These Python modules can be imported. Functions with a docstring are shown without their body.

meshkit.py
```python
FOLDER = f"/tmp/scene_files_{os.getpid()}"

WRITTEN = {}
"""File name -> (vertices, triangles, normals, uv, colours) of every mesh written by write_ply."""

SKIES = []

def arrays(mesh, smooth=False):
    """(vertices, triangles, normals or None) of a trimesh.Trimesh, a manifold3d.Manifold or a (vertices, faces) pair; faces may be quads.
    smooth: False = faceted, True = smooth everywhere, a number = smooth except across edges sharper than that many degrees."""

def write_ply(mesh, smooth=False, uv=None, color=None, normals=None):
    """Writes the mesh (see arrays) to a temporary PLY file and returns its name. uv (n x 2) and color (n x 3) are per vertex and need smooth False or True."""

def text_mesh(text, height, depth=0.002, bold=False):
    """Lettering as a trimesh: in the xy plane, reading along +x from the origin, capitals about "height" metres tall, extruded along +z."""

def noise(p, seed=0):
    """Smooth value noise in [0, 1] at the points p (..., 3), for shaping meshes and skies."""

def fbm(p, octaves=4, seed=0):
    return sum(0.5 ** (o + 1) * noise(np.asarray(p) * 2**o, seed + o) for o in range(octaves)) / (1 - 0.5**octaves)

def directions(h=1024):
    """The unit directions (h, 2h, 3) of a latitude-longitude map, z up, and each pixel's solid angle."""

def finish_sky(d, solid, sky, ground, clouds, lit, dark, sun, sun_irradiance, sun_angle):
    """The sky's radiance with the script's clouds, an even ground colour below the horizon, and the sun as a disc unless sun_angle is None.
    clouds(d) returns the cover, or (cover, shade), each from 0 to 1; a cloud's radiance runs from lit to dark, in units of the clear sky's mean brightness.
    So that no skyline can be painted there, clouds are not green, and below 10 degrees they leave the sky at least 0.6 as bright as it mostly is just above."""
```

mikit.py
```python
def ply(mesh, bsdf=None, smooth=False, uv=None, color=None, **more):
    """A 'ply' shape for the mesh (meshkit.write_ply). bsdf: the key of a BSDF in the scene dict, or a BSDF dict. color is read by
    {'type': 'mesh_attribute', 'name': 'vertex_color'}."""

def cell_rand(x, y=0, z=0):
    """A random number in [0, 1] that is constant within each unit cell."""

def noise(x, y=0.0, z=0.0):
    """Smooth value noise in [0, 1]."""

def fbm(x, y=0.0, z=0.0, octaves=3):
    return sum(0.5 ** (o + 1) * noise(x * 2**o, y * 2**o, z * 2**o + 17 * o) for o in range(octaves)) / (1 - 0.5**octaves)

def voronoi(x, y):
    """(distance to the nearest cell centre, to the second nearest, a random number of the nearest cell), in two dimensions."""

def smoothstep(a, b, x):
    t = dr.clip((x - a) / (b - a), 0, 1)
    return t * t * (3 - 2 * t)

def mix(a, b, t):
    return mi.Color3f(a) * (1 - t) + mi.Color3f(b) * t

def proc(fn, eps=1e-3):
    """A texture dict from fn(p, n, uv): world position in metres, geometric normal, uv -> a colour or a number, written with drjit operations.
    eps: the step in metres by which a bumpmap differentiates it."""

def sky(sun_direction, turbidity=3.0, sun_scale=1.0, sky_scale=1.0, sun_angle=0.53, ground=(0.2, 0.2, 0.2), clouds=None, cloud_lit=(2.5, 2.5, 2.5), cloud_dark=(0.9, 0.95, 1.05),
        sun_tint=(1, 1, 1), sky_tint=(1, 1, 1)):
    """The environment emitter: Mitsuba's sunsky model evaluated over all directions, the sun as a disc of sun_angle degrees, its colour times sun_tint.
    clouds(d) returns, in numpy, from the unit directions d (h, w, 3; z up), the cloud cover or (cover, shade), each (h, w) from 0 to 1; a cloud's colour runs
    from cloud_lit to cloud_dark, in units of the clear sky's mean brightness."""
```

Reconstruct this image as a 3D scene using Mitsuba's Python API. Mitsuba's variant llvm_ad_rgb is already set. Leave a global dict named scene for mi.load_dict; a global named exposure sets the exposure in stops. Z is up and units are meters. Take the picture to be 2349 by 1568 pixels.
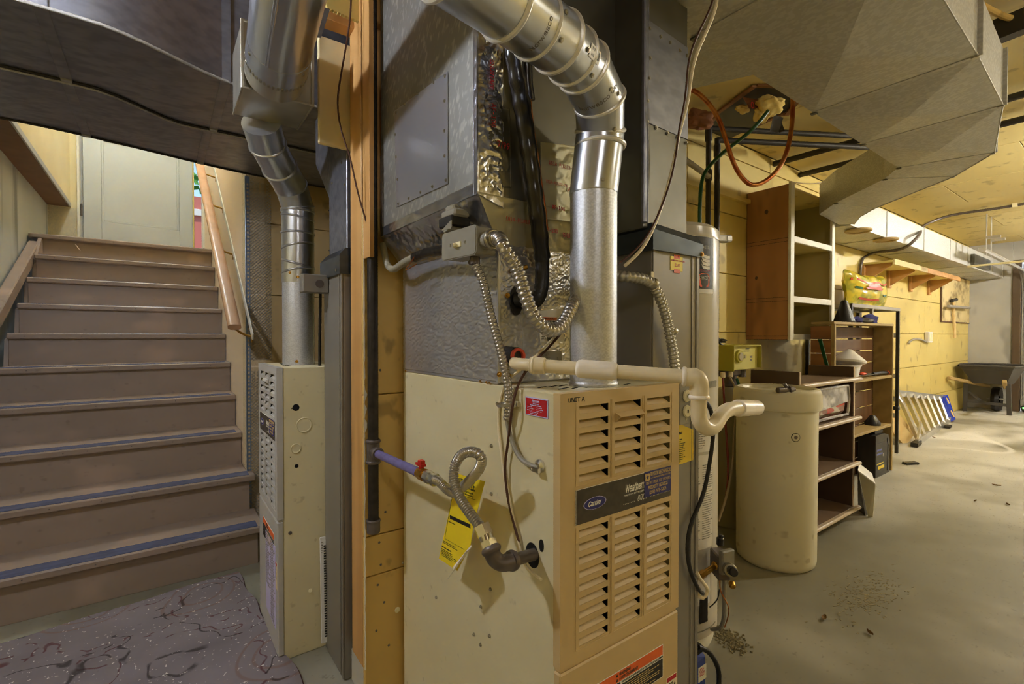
import math, random
import numpy as np
import trimesh
import drjit as dr
import mitsuba as mi
import mikit, meshkit
from mikit import proc, noise, fbm, voronoi, smoothstep, mix, cell_rand
from shapely.geometry import Polygon, box as sbox
from shapely import affinity

random.seed(7)
RNG = np.random.default_rng(11)
T4 = mi.ScalarTransform4f
scene, labels, COUNT = {'type': 'scene'}, {}, {}

# ------------------------------------------------------------------ camera, sky, lamps, exposure
YAW, PITCH = math.radians(36.2), math.radians(-0.727)
EYE = [0.0, 0.0, 1.125]
LOOK = [math.sin(YAW) * math.cos(PITCH), math.cos(YAW) * math.cos(PITCH), 1.125 + math.sin(PITCH)]
scene['camera'] = {'type': 'perspective', 'fov': math.degrees(2 * math.atan(1174.5 / 1104.0)), 'fov_axis': 'x', 'near_clip': 0.02,
                   'to_world': T4().look_at(origin=EYE, target=LOOK, up=[0, 0, 1])}
scene['sky'] = mikit.sky([0.35, -0.35, 0.86], turbidity=4.0, sun_scale=0.35, sky_scale=1.0)
exposure = 3.0
# lamps: (name, position, bulb radius, radiance)
LAMPS = [('pendant_bulb', (-0.62, 1.36, 2.06), 0.045, (62, 66, 76)),
         ('pendant_bulb', (-0.25, -1.3, 2.2), 0.06, (17, 17, 17)),
         ('pendant_bulb', (2.6, -1.0, 2.25), 0.06, (15, 14.2, 12)),
         ('pendant_bulb', (5.2, -0.4, 2.3), 0.07, (98, 93, 80)),
         ('pendant_bulb', (8.3, -0.2, 2.3), 0.07, (104, 101, 94)),
         ('pendant_bulb', (-0.1, 4.4, 4.0), 0.07, (40, 47, 56))]

# ------------------------------------------------------------------ materials
def lin(h):
    h = h.lstrip('#')
    return [((int(h[i:i + 2], 16) / 255 + 0.055) / 1.055) ** 2.4 if int(h[i:i + 2], 16) > 10 else int(h[i:i + 2], 16) / 255 / 12.92 for i in (0, 2, 4)]

def rgb(c):
    return {'type': 'rgb', 'value': c if not isinstance(c, str) else lin(c)}

def M(name, col, rough=0.5, metal=0.0, spec=0.5, bump=None, bscale=0.001, **kw):
    b = {'type': 'principled', 'base_color': col if isinstance(col, dict) else rgb(col), 'roughness': rough, 'metallic': metal, **kw}
    if metal == 0:
        b['specular'] = spec
    if bump is not None:
        b = {'type': 'bumpmap', 'arbitrary': proc(bump), 'scale': bscale, 'bsdf': b}
    scene['material_' + name] = {'type': 'twosided', 'bsdf': b}
    return name

def two(a, b, f):
    a, b = lin(a), lin(b)
    return proc(lambda p, n, uv: mix(a, b, f(p, n)))

def three(a, b, c, f, g):
    a, b, c = lin(a), lin(b), lin(c)
    return proc(lambda p, n, uv: mix(mix(a, b, f(p, n)), c, g(p, n)))

cl = lambda a, b, v: smoothstep(a, b, v)
def flecks(p, n):
    v = fbm(p.x * 130 + p.z * 31, p.y * 90, p.z * 130, 2)
    return cl(0.40, 0.66, v) * 0.6 + 0.4 * noise(p.x * 5, p.y * 5, p.z * 5)
M('galvanized', two('#b2b1aa', '#c6c5bf', flecks), 0.48, 0.5)
M('galvanized_dull', two('#7d7f88', '#8f919a', lambda p, n: cl(0.25, 0.75, fbm(p.x * 26 + p.y * 9, p.y * 40, p.z * 40, 3))), 0.40, 0.8)
M('galvanized_plenum', three('#999890', '#b6b4aa', '#7c7a70', lambda p, n: cl(0.52, 0.78, fbm(p.y * 120 + p.x * 30 + p.z * 40, p.x * 60, p.z * 60, 2)),
                             lambda p, n: cl(0.58, 0.8, fbm(p.x * 6, p.y * 6, p.z * 4, 3)) * 0.6), 0.42, 0.7)
M('sheet_dark', two('#595850', '#7d7c74', lambda p, n: fbm(p.x * 9, p.y * 9, p.z * 7, 3)), 0.36, 0.8)
M('steel_panel', two('#bdbfc8', '#d0d1d6', lambda p, n: fbm(p.y * 9, p.x * 9, p.z * 5, 2)), 0.26, 0.85)
M('vent_pipe_metal', two('#b4b8bf', '#cfd2d6', lambda p, n: fbm(p.x * 7, p.y * 7, p.z * 4, 2)), 0.23, 0.88)
M('vent_pipe_spangle', two('#bfc1c4', '#cfd1d4', lambda p, n: cl(0.30, 0.70, noise(p.x * 330, p.y * 330, p.z * 330))), 0.40, 0.65)
M('box_metal', two('#b5b2a6', '#cfccbf', lambda p, n: fbm(p.x * 20, p.y * 20, p.z * 20, 2)), 0.3, 0.85)
M('blue_steel', two('#39434f', '#59636f', lambda p, n: fbm(p.x * 18, p.y * 18, p.z * 30, 2)), 0.28, 0.8)
M('return_paint', two('#7e7a72', '#8a867d', lambda p, n: fbm(p.x * 8, p.y * 8, p.z * 3, 2)), 0.38, 0.4)
M('coil_sheet', two('#b9bac0', '#cccdd3', lambda p, n: fbm(p.x * 8, p.y * 8, p.z * 8, 2)), 0.30, 0.8)
M('bead_metal', '#e4e2da', 0.35, 0.5)
M('foil', two('#b8bac0', '#d6d7dc', lambda p, n: noise(p.x * 30, p.y * 30, p.z * 30)), 0.2, 0.95)
M('foil_paper', two('#a39f86', '#bdb89c', lambda p, n: noise(p.x * 14, p.y * 14, p.z * 14)), 0.38, 0.55)
M('screw_steel', '#a9a493', 0.3, 0.9)
M('flex_steel', '#bdb9b2', 0.24, 0.92)
M('chrome', '#d8d8d8', 0.12, 0.98)
M('brass', '#b58a3a', 0.3, 0.9)
M('copper', two('#a8552b', '#c98a4c', lambda p, n: cl(0.35, 0.7, fbm(p.x * 22, p.y * 22, p.z * 22, 3))), 0.3, 0.8)
M('black_iron', two('#1d1a19', '#37322f', lambda p, n: fbm(p.x * 60, p.y * 60, p.z * 60, 2)), 0.42, 0.35)
M('iron_grey', two('#57504d', '#746b66', lambda p, n: fbm(p.x * 50, p.y * 50, p.z * 50, 2)), 0.42, 0.5)
M('purple_pipe', two('#5d5684', '#6f699a', lambda p, n: fbm(p.x * 60, p.y * 60, p.z * 60, 2)), 0.5)
M('cream', three('#d6cda9', '#cabf97', '#8d7f58', lambda p, n: fbm(p.x * 5, p.y * 5, p.z * 4, 3),
                 lambda p, n: cl(0.70, 0.84, fbm(p.x * 45, p.y * 45, p.z * 38, 3)) * 0.3), 0.4)
M('tan_door', two('#c8ae7c', '#bca270', lambda p, n: fbm(p.x * 8, p.y * 8, p.z * 8, 3)), 0.42)
M('grey_door', two('#b5b3ad', '#a7a5a0', lambda p, n: fbm(p.x * 8, p.y * 8, p.z * 8, 3)), 0.35)
M('black_void', '#080808', 0.9)
M('pvc', two('#e6d9b8', '#d8c79b', lambda p, n: fbm(p.x * 18, p.y * 18, p.z * 18, 3)), 0.35)
M('pvc_white', '#ece3cf', 0.3)
M('plastic_grey', two('#7d796b', '#8b8778', lambda p, n: fbm(p.x * 30, p.y * 30, p.z * 30, 2)), 0.45)
M('grey_conduit', '#8b8675', 0.5)
M('black_tape', two('#0e0d0e', '#1b191a', lambda p, n: noise(p.x * 40, p.y * 40, p.z * 40)), 0.22)
M('black_rubber', '#141313', 0.45)
M('brown_wire', '#4a2b1d', 0.5)
M('ivory_wire', '#e6d9b8', 0.5)
M('red_plastic', '#b3231d', 0.35)
M('coral_plastic', '#d4543e', 0.35)
M('ivory', '#e2d9b0', 0.4)
M('label_white', '#ded9cb', 0.5)
M('label_black', '#1d1a18', 0.5)
M('badge_dark', two('#2c2721', '#413a2e', lambda p, n: fbm(p.x * 70, p.y * 70, p.z * 70, 3)), 0.35)
M('label_orange', '#d9632a', 0.5)
M('label_red', '#a81d28', 0.4)
M('label_blue', '#1b1a63', 0.4)
M('label_yellow', '#e8cf1f', 0.5)
M('label_buff', '#d8b92c', 0.5)
M('ink_red', '#b32c33', 0.5)
M('ink_tan', '#bfa36c', 0.5)
M('ink_black', '#15120f', 0.6)
M('ink_grey', '#6d665c', 0.6)
M('lilac', '#b9b3d6', 0.5)
# building
def concrete_f(p, n):
    return cl(0.3, 0.75, fbm(p.x * 1.1, p.y * 1.1, p.z * 1.1, 4))
def fl_col(p, n, uv):
    base = mix(lin('#7c7968'), lin('#a5a191'), cl(0.30, 0.70, fbm(p.x * 1.3 + 3, p.y * 1.3, 0, 4)))
    base = mix(base, lin('#6d674f'), cl(0.5, 0.75, fbm(p.x * 1.9, p.y * 1.9 + 9, 0, 4)) * 0.6)
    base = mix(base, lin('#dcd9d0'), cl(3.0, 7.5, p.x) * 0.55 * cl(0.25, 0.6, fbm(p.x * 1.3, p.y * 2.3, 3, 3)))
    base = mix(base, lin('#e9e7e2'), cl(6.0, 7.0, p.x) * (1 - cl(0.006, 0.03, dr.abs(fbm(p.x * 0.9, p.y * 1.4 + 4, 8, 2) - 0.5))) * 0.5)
    speck = cl(0.72, 0.84, fbm(p.x * 55, p.y * 75, 0, 3))
    return mix(base, lin('#6e6956'), speck * 0.4)
M('floor_concrete', proc(fl_col), 0.55)
M('wall_concrete', three('#8f8c82', '#b5b1a5', '#77746b', concrete_f, lambda p, n: cl(0.6, 0.75, fbm(p.x * 5, p.y * 5, p.z * 2, 3)) * 0.6), 0.8)
M('wall_concrete_green', three('#9a9f98', '#adb0a8', '#50544f', concrete_f,
                               lambda p, n: cl(0.55, 0.8, fbm(p.x * 8, p.y * 8, p.z * 1.0, 3)) * 0.6), 0.75)
M('yellow_paint', three('#d3c075', '#c6b065', '#968046', lambda p, n: fbm(p.x * 2, p.y * 2, p.z * 2, 3),
                        lambda p, n: cl(0.68, 0.8, fbm(p.x * 9, p.y * 9, p.z * 6, 4)) * 0.5), 0.42)
M('ochre_paint', three('#cfae64', '#c29f55', '#80642f', lambda p, n: fbm(p.x * 4, p.y * 4, p.z * 4, 3),
                       lambda p, n: cl(0.66, 0.8, fbm(p.x * 14, p.y * 14, p.z * 10, 4)) * 0.6), 0.4)
M('tan_paint', three('#b59c6d', '#a48b5c', '#7a6540', lambda p, n: fbm(p.x * 3, p.y * 3, p.z * 3, 3),
                     lambda p, n: cl(0.66, 0.8, fbm(p.x * 11, p.y * 11, p.z * 8, 4)) * 0.6), 0.5)
M('ceiling_paint', three('#cbb97c', '#bda96a', '#8a7844', lambda p, n: fbm(p.x * 1.3, p.y * 1.3, 0, 3),
                         lambda p, n: cl(0.68, 0.8, fbm(p.x * 10, p.y * 10, 0, 4)) * 0.5), 0.5)
M('peach_drywall', two('#e2d0b4', '#d8c6aa', lambda p, n: fbm(p.x * 3, p.y * 3, p.z * 3, 3)), 0.6)
M('cream_drywall', two('#ded2a6', '#cdbf90', lambda p, n: fbm(p.x * 3, p.y * 3, p.z * 3, 3)), 0.6)
M('white_edge', '#e9e3d2', 0.7)
def stair_col(p, n, uv):
    base = mix(lin('#978678'), lin('#8a7a6e'), fbm(p.x * 3, p.y * 6, p.z * 6, 3))
    base = mix(base, lin('#b29a88'), cl(0.58, 0.8, fbm(p.x * 4 + 5, p.y * 3, p.z * 5, 3)) * 0.5)
    return mix(base, lin('#6b5a4e'), cl(0.70, 0.85, fbm(p.x * 30, p.y * 30, p.z * 30, 3)) * 0.3)
M('stair_paint', proc(stair_col), 0.42)
M('grip_strip', two('#3f4660', '#525a78', lambda p, n: fbm(p.x * 20, p.y * 50, 0, 3)), 0.28)
M('door_paint', two('#b6bab4', '#a9ada8', lambda p, n: fbm(p.x * 3, p.y * 3, p.z * 2, 3)), 0.5)
def wood(a, b, c, s=1.0, ax='z', kn=True):
    a, b, c = lin(a), lin(b), lin(c)
    def f(p, n, uv):
        x, y, z = p.x, p.y, p.z
        if ax == 'x':
            x, z = z, x
        if ax == 'y':
            y, z = z, y
        w = fbm(x * 6 * s, y * 6 * s, z * 0.7 * s, 3)
        ring = 0.5 + 0.5 * dr.sin((x + y) * 60 * s + w * 17)
        col = mix(a, b, ring * 0.55 + 0.45 * fbm(x * 60 * s, y * 60 * s, z * 3 * s, 2))
        return mix(col, c, cl(0.62, 0.82, fbm(x * 9, y * 9, z * 2.2, 3)) * 0.55)
    return proc(f)
M('wood_stud', wood('#c69a5e', '#b7874a', '#8f6234'), 0.5)
M('wood_cabinet', wood('#a9784a', '#9c6b3e', '#74492a', 0.5), 0.45)
M('wood_dark', wood('#5a3f2a', '#4d3523', '#33231a', 0.7), 0.45)
M('wood_crate', wood('#9c8552', '#8c7544', '#6a532c', 0.8, 'x'), 0.55)
M('wood_rail', wood('#bd9270', '#b08560', '#9c7150', 0.8, 'y'), 0.35)
M('wood_plank', wood('#dcc28a', '#cfb174', '#b08f52', 0.8, 'x'), 0.6)
M('wood_brown', wood('#8a5d33', '#75491f', '#4b2d14', 0.9, 'y'), 0.6)
M('wood_bracket', wood('#b5884f', '#a77a42', '#8e6233', 0.8, 'y'), 0.5)
M('trim_white', two('#dcdacb', '#cfccbb', lambda p, n: fbm(p.x * 40, p.y * 40, p.z * 40, 2)), 0.5)
M('olive_board', '#a39660', 0.6)
M('laminate_brown', '#6d5a48', 0.4)
M('laminate_dark', '#4b3728', 0.45)
M('plate_brown', two('#7d6048', '#6b5038', lambda p, n: fbm(p.x * 12, p.y * 12, p.z * 12, 3)), 0.7)
M('beige_edge', '#b8a58c', 0.4)
def rug_col(p, n, uv):
    x = p.x + 0.06 * (noise(p.x * 6, p.y * 6, 1.0) - 0.5)
    y = p.y + 0.06 * (noise(p.x * 6 + 9, p.y * 6, 4.0) - 0.5)
    base = mix(lin('#6d666a'), lin('#857d82'), fbm(x * 7, y * 7, 0, 3))
    f1 = fbm(x * 4.6, y * 4.6, 2.0, 3)
    f2 = fbm(x * 5.9 + 8, y * 5.9, 5.0, 3)
    thin = fbm(x * 30, y * 30, 0, 2)
    l1 = (1 - cl(0.003, 0.015, dr.abs(f1 - 0.50))) * cl(0.34, 0.5, thin)
    l2 = (1 - cl(0.003, 0.018, dr.abs(f2 - 0.49))) * cl(0.38, 0.55, thin)
    r, _, _ = voronoi(x * 2.3, y * 2.3)
    ringm = (1 - cl(0.006, 0.02, dr.abs(r - 0.17))) + (1 - cl(0.006, 0.02, dr.abs(r - 0.3)))
    base = mix(base, lin('#7a5a4a'), dr.clip(ringm, 0, 1) * 0.5)
    base = mix(base, lin('#56262c'), l2 * 0.75)
    base = mix(base, lin('#2a2624'), l1 * 0.75)
    return mix(base, lin('#d5cfca'), cl(0.80, 0.86, fbm(p.x * 110, p.y * 110, 0, 2)) * 0.8)
M('rug_pile', proc(rug_col), 0.95, spec=0.1)
M('rug_edge', '#4a2a30', 0.9)
M('tank_cream', three('#cfc8ac', '#c3bb9c', '#8d7d55', lambda p, n: fbm(p.x * 4, p.y * 4, p.z * 4, 3),
                      lambda p, n: cl(0.7, 0.8, fbm(p.x * 16, p.y * 16, p.z * 16, 3)) * 0.4), 0.38)
M('heater_enamel', '#b9b2a0', 0.18, 0.15, clearcoat=0.6, clearcoat_gloss=0.8) if False else M('heater_enamel', '#bdb6a5', 0.22)
M('olive_plastic', '#a39a2f', 0.4)
M('olive_face', '#bdb560', 0.42)
M('resin_grey', '#8d8466', 0.45)
M('green_hose', '#0d4a2a', 0.3)
M('red_hose', '#7a2a1c', 0.35)
M('clear_hose', '#8f7f62', 0.25)
M('insulation_paper', two('#8a5a32', '#5a3118', lambda p, n: fbm(p.x * 22, p.y * 22, p.z * 22, 3)), 0.8)
M('insulation_wool', two('#c7a548', '#e3cf86', lambda p, n: fbm(p.x * 30, p.y * 30, p.z * 30, 3)), 0.95)
M('dark_iron', '#2a261f', 0.5)
M('tool_orange', '#c2431f', 0.4)
M('bag_yellow', two('#c4ae30', '#94902c', lambda p, n: cl(0.4, 0.6, fbm(p.x * 11, p.y * 11, p.z * 11, 3))), 0.25)
M('bag_red', '#b8401f', 0.3)
M('bag_clear', two('#c9c7c8', '#8f8c8c', lambda p, n: cl(0.35, 0.65, fbm(p.x * 16, p.y * 16, p.z * 16, 3))), 0.15, 0.3)
M('bag_contents', three('#7a4a40', '#b0a69a', '#a82f28', lambda p, n: cl(0.4, 0.6, fbm(p.x * 14, p.y * 14, p.z * 20, 3)),
                        lambda p, n: cl(0.55, 0.62, fbm(p.x * 9 + 4, p.y * 9, p.z * 26, 2))), 0.3)
M('cloth_blue', '#26265e', 0.9)
M('blue_plastic', '#1733b0', 0.35)
M('aluminium', '#c9c8c6', 0.3, 0.85)
M('rack_black', '#1a1917', 0.4)
M('rack_grey', '#8f8a80', 0.5)
M('barrow_grey', '#3a3836', 0.45)
M('barrow_wood', '#a98f5c', 0.6)
M('garage_white', '#c9c7c4', 0.45)
M('jamb_brown', '#4a3a26', 0.6)
M('plywood', two('#c9b684', '#8f7c52', lambda p, n: cl(0.45, 0.7, fbm(p.x * 5, p.y * 5, p.z * 7, 4))), 0.7)
M('lath', '#b0afa9', 0.4, 0.6)
M('lath_blue', '#8290a8', 0.35, 0.7)
M('white_plastic', '#dedcd6', 0.35)
M('white_bucket', '#d9d8d6', 0.4)
M('leaf', '#7a5f36', 0.8)
M('chip', '#cfc8c0', 0.8)
M('dirt', two('#6d6448', '#8d8362', lambda p, n: noise(p.x * 120, p.y * 120, 0)), 0.95)
M('device_blue', '#2c3f8f', 0.35)
M('fence_red', '#b86a5e', 0.7)
M('fence_grey', '#cfd3cf', 0.6)
M('hedge', '#4d8a3a', 0.8)
M('ground', '#8c8a7a', 0.9)

# ------------------------------------------------------------------ geometry helpers
V = lambda *a: np.array(a if len(a) > 1 else a[0], float)
def unit(a):
    a = np.asarray(a, float)
    return a / np.linalg.norm(a)

_ub = None
def cbox(x0, x1, y0, y1, z0, z1, b=0.003):
    """box with chamfered edges"""
    global _ub
    if _ub is None:
        pts, key = [], []
        for i in range(8):
            s = [1 if i >> k & 1 else -1 for k in range(3)]
            for k in range(3):
                pts.append([s[j] * (1.0 if j == k else 0.9) for j in range(3)])
                key.append((s, k))
        h = trimesh.convex.convex_hull(np.array(pts), qhull_options='QbB Pp QJ')
        idx = [int(np.argmin(np.linalg.norm(np.array(pts) - v, axis=1))) for v in h.vertices]
        _ub = ([key[i] for i in idx], h.faces.copy())
    c, hs = np.array([x0 + x1, y0 + y1, z0 + z1]) / 2, np.array([x1 - x0, y1 - y0, z1 - z0]) / 2
    hs = np.abs(hs)
    b = min(b, 0.45 * hs.min())
    v = [[c[j] + s[j] * (hs[j] if j == k else hs[j] - b) for j in range(3)] for s, k in _ub[0]]
    return trimesh.Trimesh(np.array(v), _ub[1], process=False)

def xform(m, o, u, v, w):
    """local x,y,z -> o + x u + y v + z w"""
    A = np.eye(4)
    A[:3, 0], A[:3, 1], A[:3, 2], A[:3, 3] = u, v, w, o
    m = m.copy()
    m.apply_transform(A)
    return m

def obox(c, u, v, hu, hv, hw, b=0.003):
    u = unit(u); w = unit(np.cross(u, v)); v = np.cross(w, u)
    return xform(cbox(-hu, hu, -hv, hv, -hw, hw, b), c, u, v, w)

def beam(p0, p1, wa, wb, up=(0, 0, 1), b=0.002):
    p0, p1 = V(p0), V(p1)
    d = p1 - p0
    u = unit(d)
    s = np.cross(up, u)
    s = unit(s) if np.linalg.norm(s) > 1e-6 else V(1, 0, 0)
    return obox((p0 + p1) / 2, u, s, np.linalg.norm(d) / 2, wa / 2, wb / 2, b)

def cat(*ms):
    ms = [m for a in ms for m in (a if isinstance(a, (list, tuple)) else [a])]
    return trimesh.util.concatenate(ms)

def tube(pts, r, n=14, cap=True, flat=None):
    p = np.asarray(pts, float)
    r = np.broadcast_to(np.asarray(r, float), (len(p),))
    d = np.diff(p, axis=0)
    d /= np.linalg.norm(d, axis=1, keepdims=True) + 1e-12
    t = np.vstack([d[:1], d[:-1] + d[1:], d[-1:]])
    t /= np.linalg.norm(t, axis=1, keepdims=True) + 1e-12
    a = np.cross(t[0], [0, 0, 1.0] if abs(t[0][2]) < 0.9 else [1.0, 0, 0])
    a /= np.linalg.norm(a)
    ang = np.arange(n) * 2 * np.pi / n
    rings = []
    for i in range(len(p)):
        a = a - t[i] * (a @ t[i])
        a /= np.linalg.norm(a)
        b = np.cross(t[i], a)
        rings.append(p[i] + r[i] * (np.cos(ang)[:, None] * a + np.sin(ang)[:, None] * b))
    v = np.vstack(rings)
    i, j = np.meshgrid(np.arange(len(p) - 1), np.arange(n), indexing='ij')
    q = np.stack([i * n + j, i * n + (j + 1) % n, (i + 1) * n + (j + 1) % n, (i + 1) * n + j], -1).reshape(-1, 4)
    f = np.vstack([q[:, [0, 1, 2]], q[:, [0, 2, 3]]])
    if cap:
        k = len(v)
        v = np.vstack([v, p[0], p[-1]])
        jj = np.arange(n)
        f = np.vstack([f, np.stack([np.full(n, k), (jj + 1) % n, jj], 1), np.stack([np.full(n, k + 1), (len(p) - 1) * n + jj, (len(p) - 1) * n + (jj + 1) % n], 1)])
    return trimesh.Trimesh(v, f, process=False)

def curve(pts, step=0.01):
    p = np.asarray(pts, float)
    from scipy.interpolate import CubicSpline
    s = np.concatenate([[0], np.cumsum(np.linalg.norm(np.diff(p, axis=0), axis=1) ** 0.7)])
    cs = CubicSpline(s, p, bc_type='natural')
    q = cs(np.linspace(0, s[-1], 400))
    L = np.concatenate([[0], np.cumsum(np.linalg.norm(np.diff(q, axis=0), axis=1))])
    m = max(3, int(L[-1] / step) + 1)
    g = np.linspace(0, L[-1], m)
    return np.stack([np.interp(g, L, q[:, k]) for k in range(3)], 1)

def hose(pts, r, n=10, step=0.012):
    return tube(curve(pts, step), r, n)

def corrugated(pts, r, amp, pitch, n=14):
    c = curve(pts, pitch / 6)
    s = np.arange(len(c)) / 6.0
    return tube(c, r + amp * np.sin(2 * np.pi * s), n)

def cyl(p0, p1, r, n=20, b=0.0):
    p0, p1 = V(p0), V(p1)
    if b <= 0:
        return tube([p0, p1], r, n)
    u = unit(p1 - p0)
    return tube([p0, p0 + u * 1e-4, p0 + u * b, p1 - u * b, p1 - u * 1e-4, p1], [r - b, r - b, r, r, r - b, r - b], n)

def ring(c, ax, r, w=0.005, h=0.003, n=28):
    c, ax = V(c), unit(ax)
    return tube([c - ax * w, c - ax * w * 0.5, c, c + ax * w * 0.5, c + ax * w], [r, r + h * 0.8, r + h, r + h * 0.8, r], n, cap=True)

def lathe(prof, c, n=32):
    m = trimesh.creation.revolve(np.array(prof, float), sections=n)
    m.apply_translation(c)
    return m

def prism(poly, o, u, v, depth):
    """polygon in the (u, v) plane through o, extruded along u x v"""
    if not isinstance(poly, Polygon):
        poly = Polygon(poly)
    m = trimesh.creation.extrude_polygon(poly, depth, engine='earcut')
    return xform(m, V(o), V(u), V(v), np.cross(u, v))

def hullof(pts):
    return trimesh.convex.convex_hull(np.asarray(pts, float))

def quad_slab(a, b, c, d, th):
    """a flat plate through four corners with thickness th to the back"""
    a, b, c, d = map(V, (a, b, c, d))
    n = unit(np.cross(b - a, d - a)) * th
    v = np.array([a, b, c, d, a - n, b - n, c - n, d - n])
    f = np.array([[0, 1, 2], [0, 2, 3], [4, 6, 5], [4, 7, 6], [0, 4, 5], [0, 5, 1], [1, 5, 6], [1, 6, 2], [2, 6, 7], [2, 7, 3], [3, 7, 4], [3, 4, 0]])
    return trimesh.Trimesh(v, f, process=False)

def grid_sheet(P, th=0.001):
    """closed thin sheet from an (m, n, 3) grid"""
    P = np.asarray(P, float)
    m, n = P.shape[:2]
    du, dv = np.gradient(P, axis=0), np.gradient(P, axis=1)
    N = np.cross(du, dv)
    N /= np.linalg.norm(N, axis=2, keepdims=True) + 1e-12
    v = np.vstack([P.reshape(-1, 3), (P - N * th).reshape(-1, 3)])
    i, j = np.meshgrid(np.arange(m - 1), np.arange(n - 1), indexing='ij')
    a, b, c, d = (i * n + j).ravel(), ((i + 1) * n + j).ravel(), ((i + 1) * n + j + 1).ravel(), (i * n + j + 1).ravel()
    k = m * n
    f = [np.stack(x, 1) for x in ((a, b, c), (a, c, d), (k + a, k + c, k + b), (k + a, k + d, k + c))]
    edge = np.concatenate([np.arange(n), np.arange(1, m) * n + n - 1, (m - 1) * n + np.arange(n - 2, -1, -1), np.arange(m - 2, 0, -1) * n])
    e2 = np.roll(edge, -1)
    f += [np.stack((edge, edge + k, e2), 1), np.stack((e2, edge + k, e2 + k), 1)]
    return trimesh.Trimesh(v, np.vstack(f)[:, ::-1], process=False)

def text(s, h, o, u, up, depth=0.0006, bold=False, wf=1.0, center=False):
    m = meshkit.text_mesh(s, h, depth, bold)
    m.apply_scale([wf, 1, 1])
    if center:
        m.apply_translation([-m.bounds[:, 0].mean(), 0, 0])
    u, up = unit(u), unit(up)
    return xform(m, V(o), u, up, np.cross(u, up))

def bars(n, w, h, o, u, up, th=0.0005, ragged=True, rng=None, pitch=None):
    """lines of fine print, each a thin bar"""
    u, up = unit(u), unit(up)
    nn = np.cross(u, up)
    rng = rng or random.Random(3)
    pitch = pitch or h * 2.2
    out = []
    for i in range(n):
        L = w * (rng.uniform(0.6, 1.0) if ragged else 1.0)
        x = 0.0
        while x < L:
            wl = min(rng.uniform(1.5, 5) * h * 1.3, L - x)
            c = V(o) + u * (x + wl / 2) - up * (i * pitch + h / 2) + nn * th / 2
            out.append(obox(c, u, up, wl / 2, h / 2, th / 2, 1e-5))
            x += wl + h * 0.9
    return cat(out)

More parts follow.
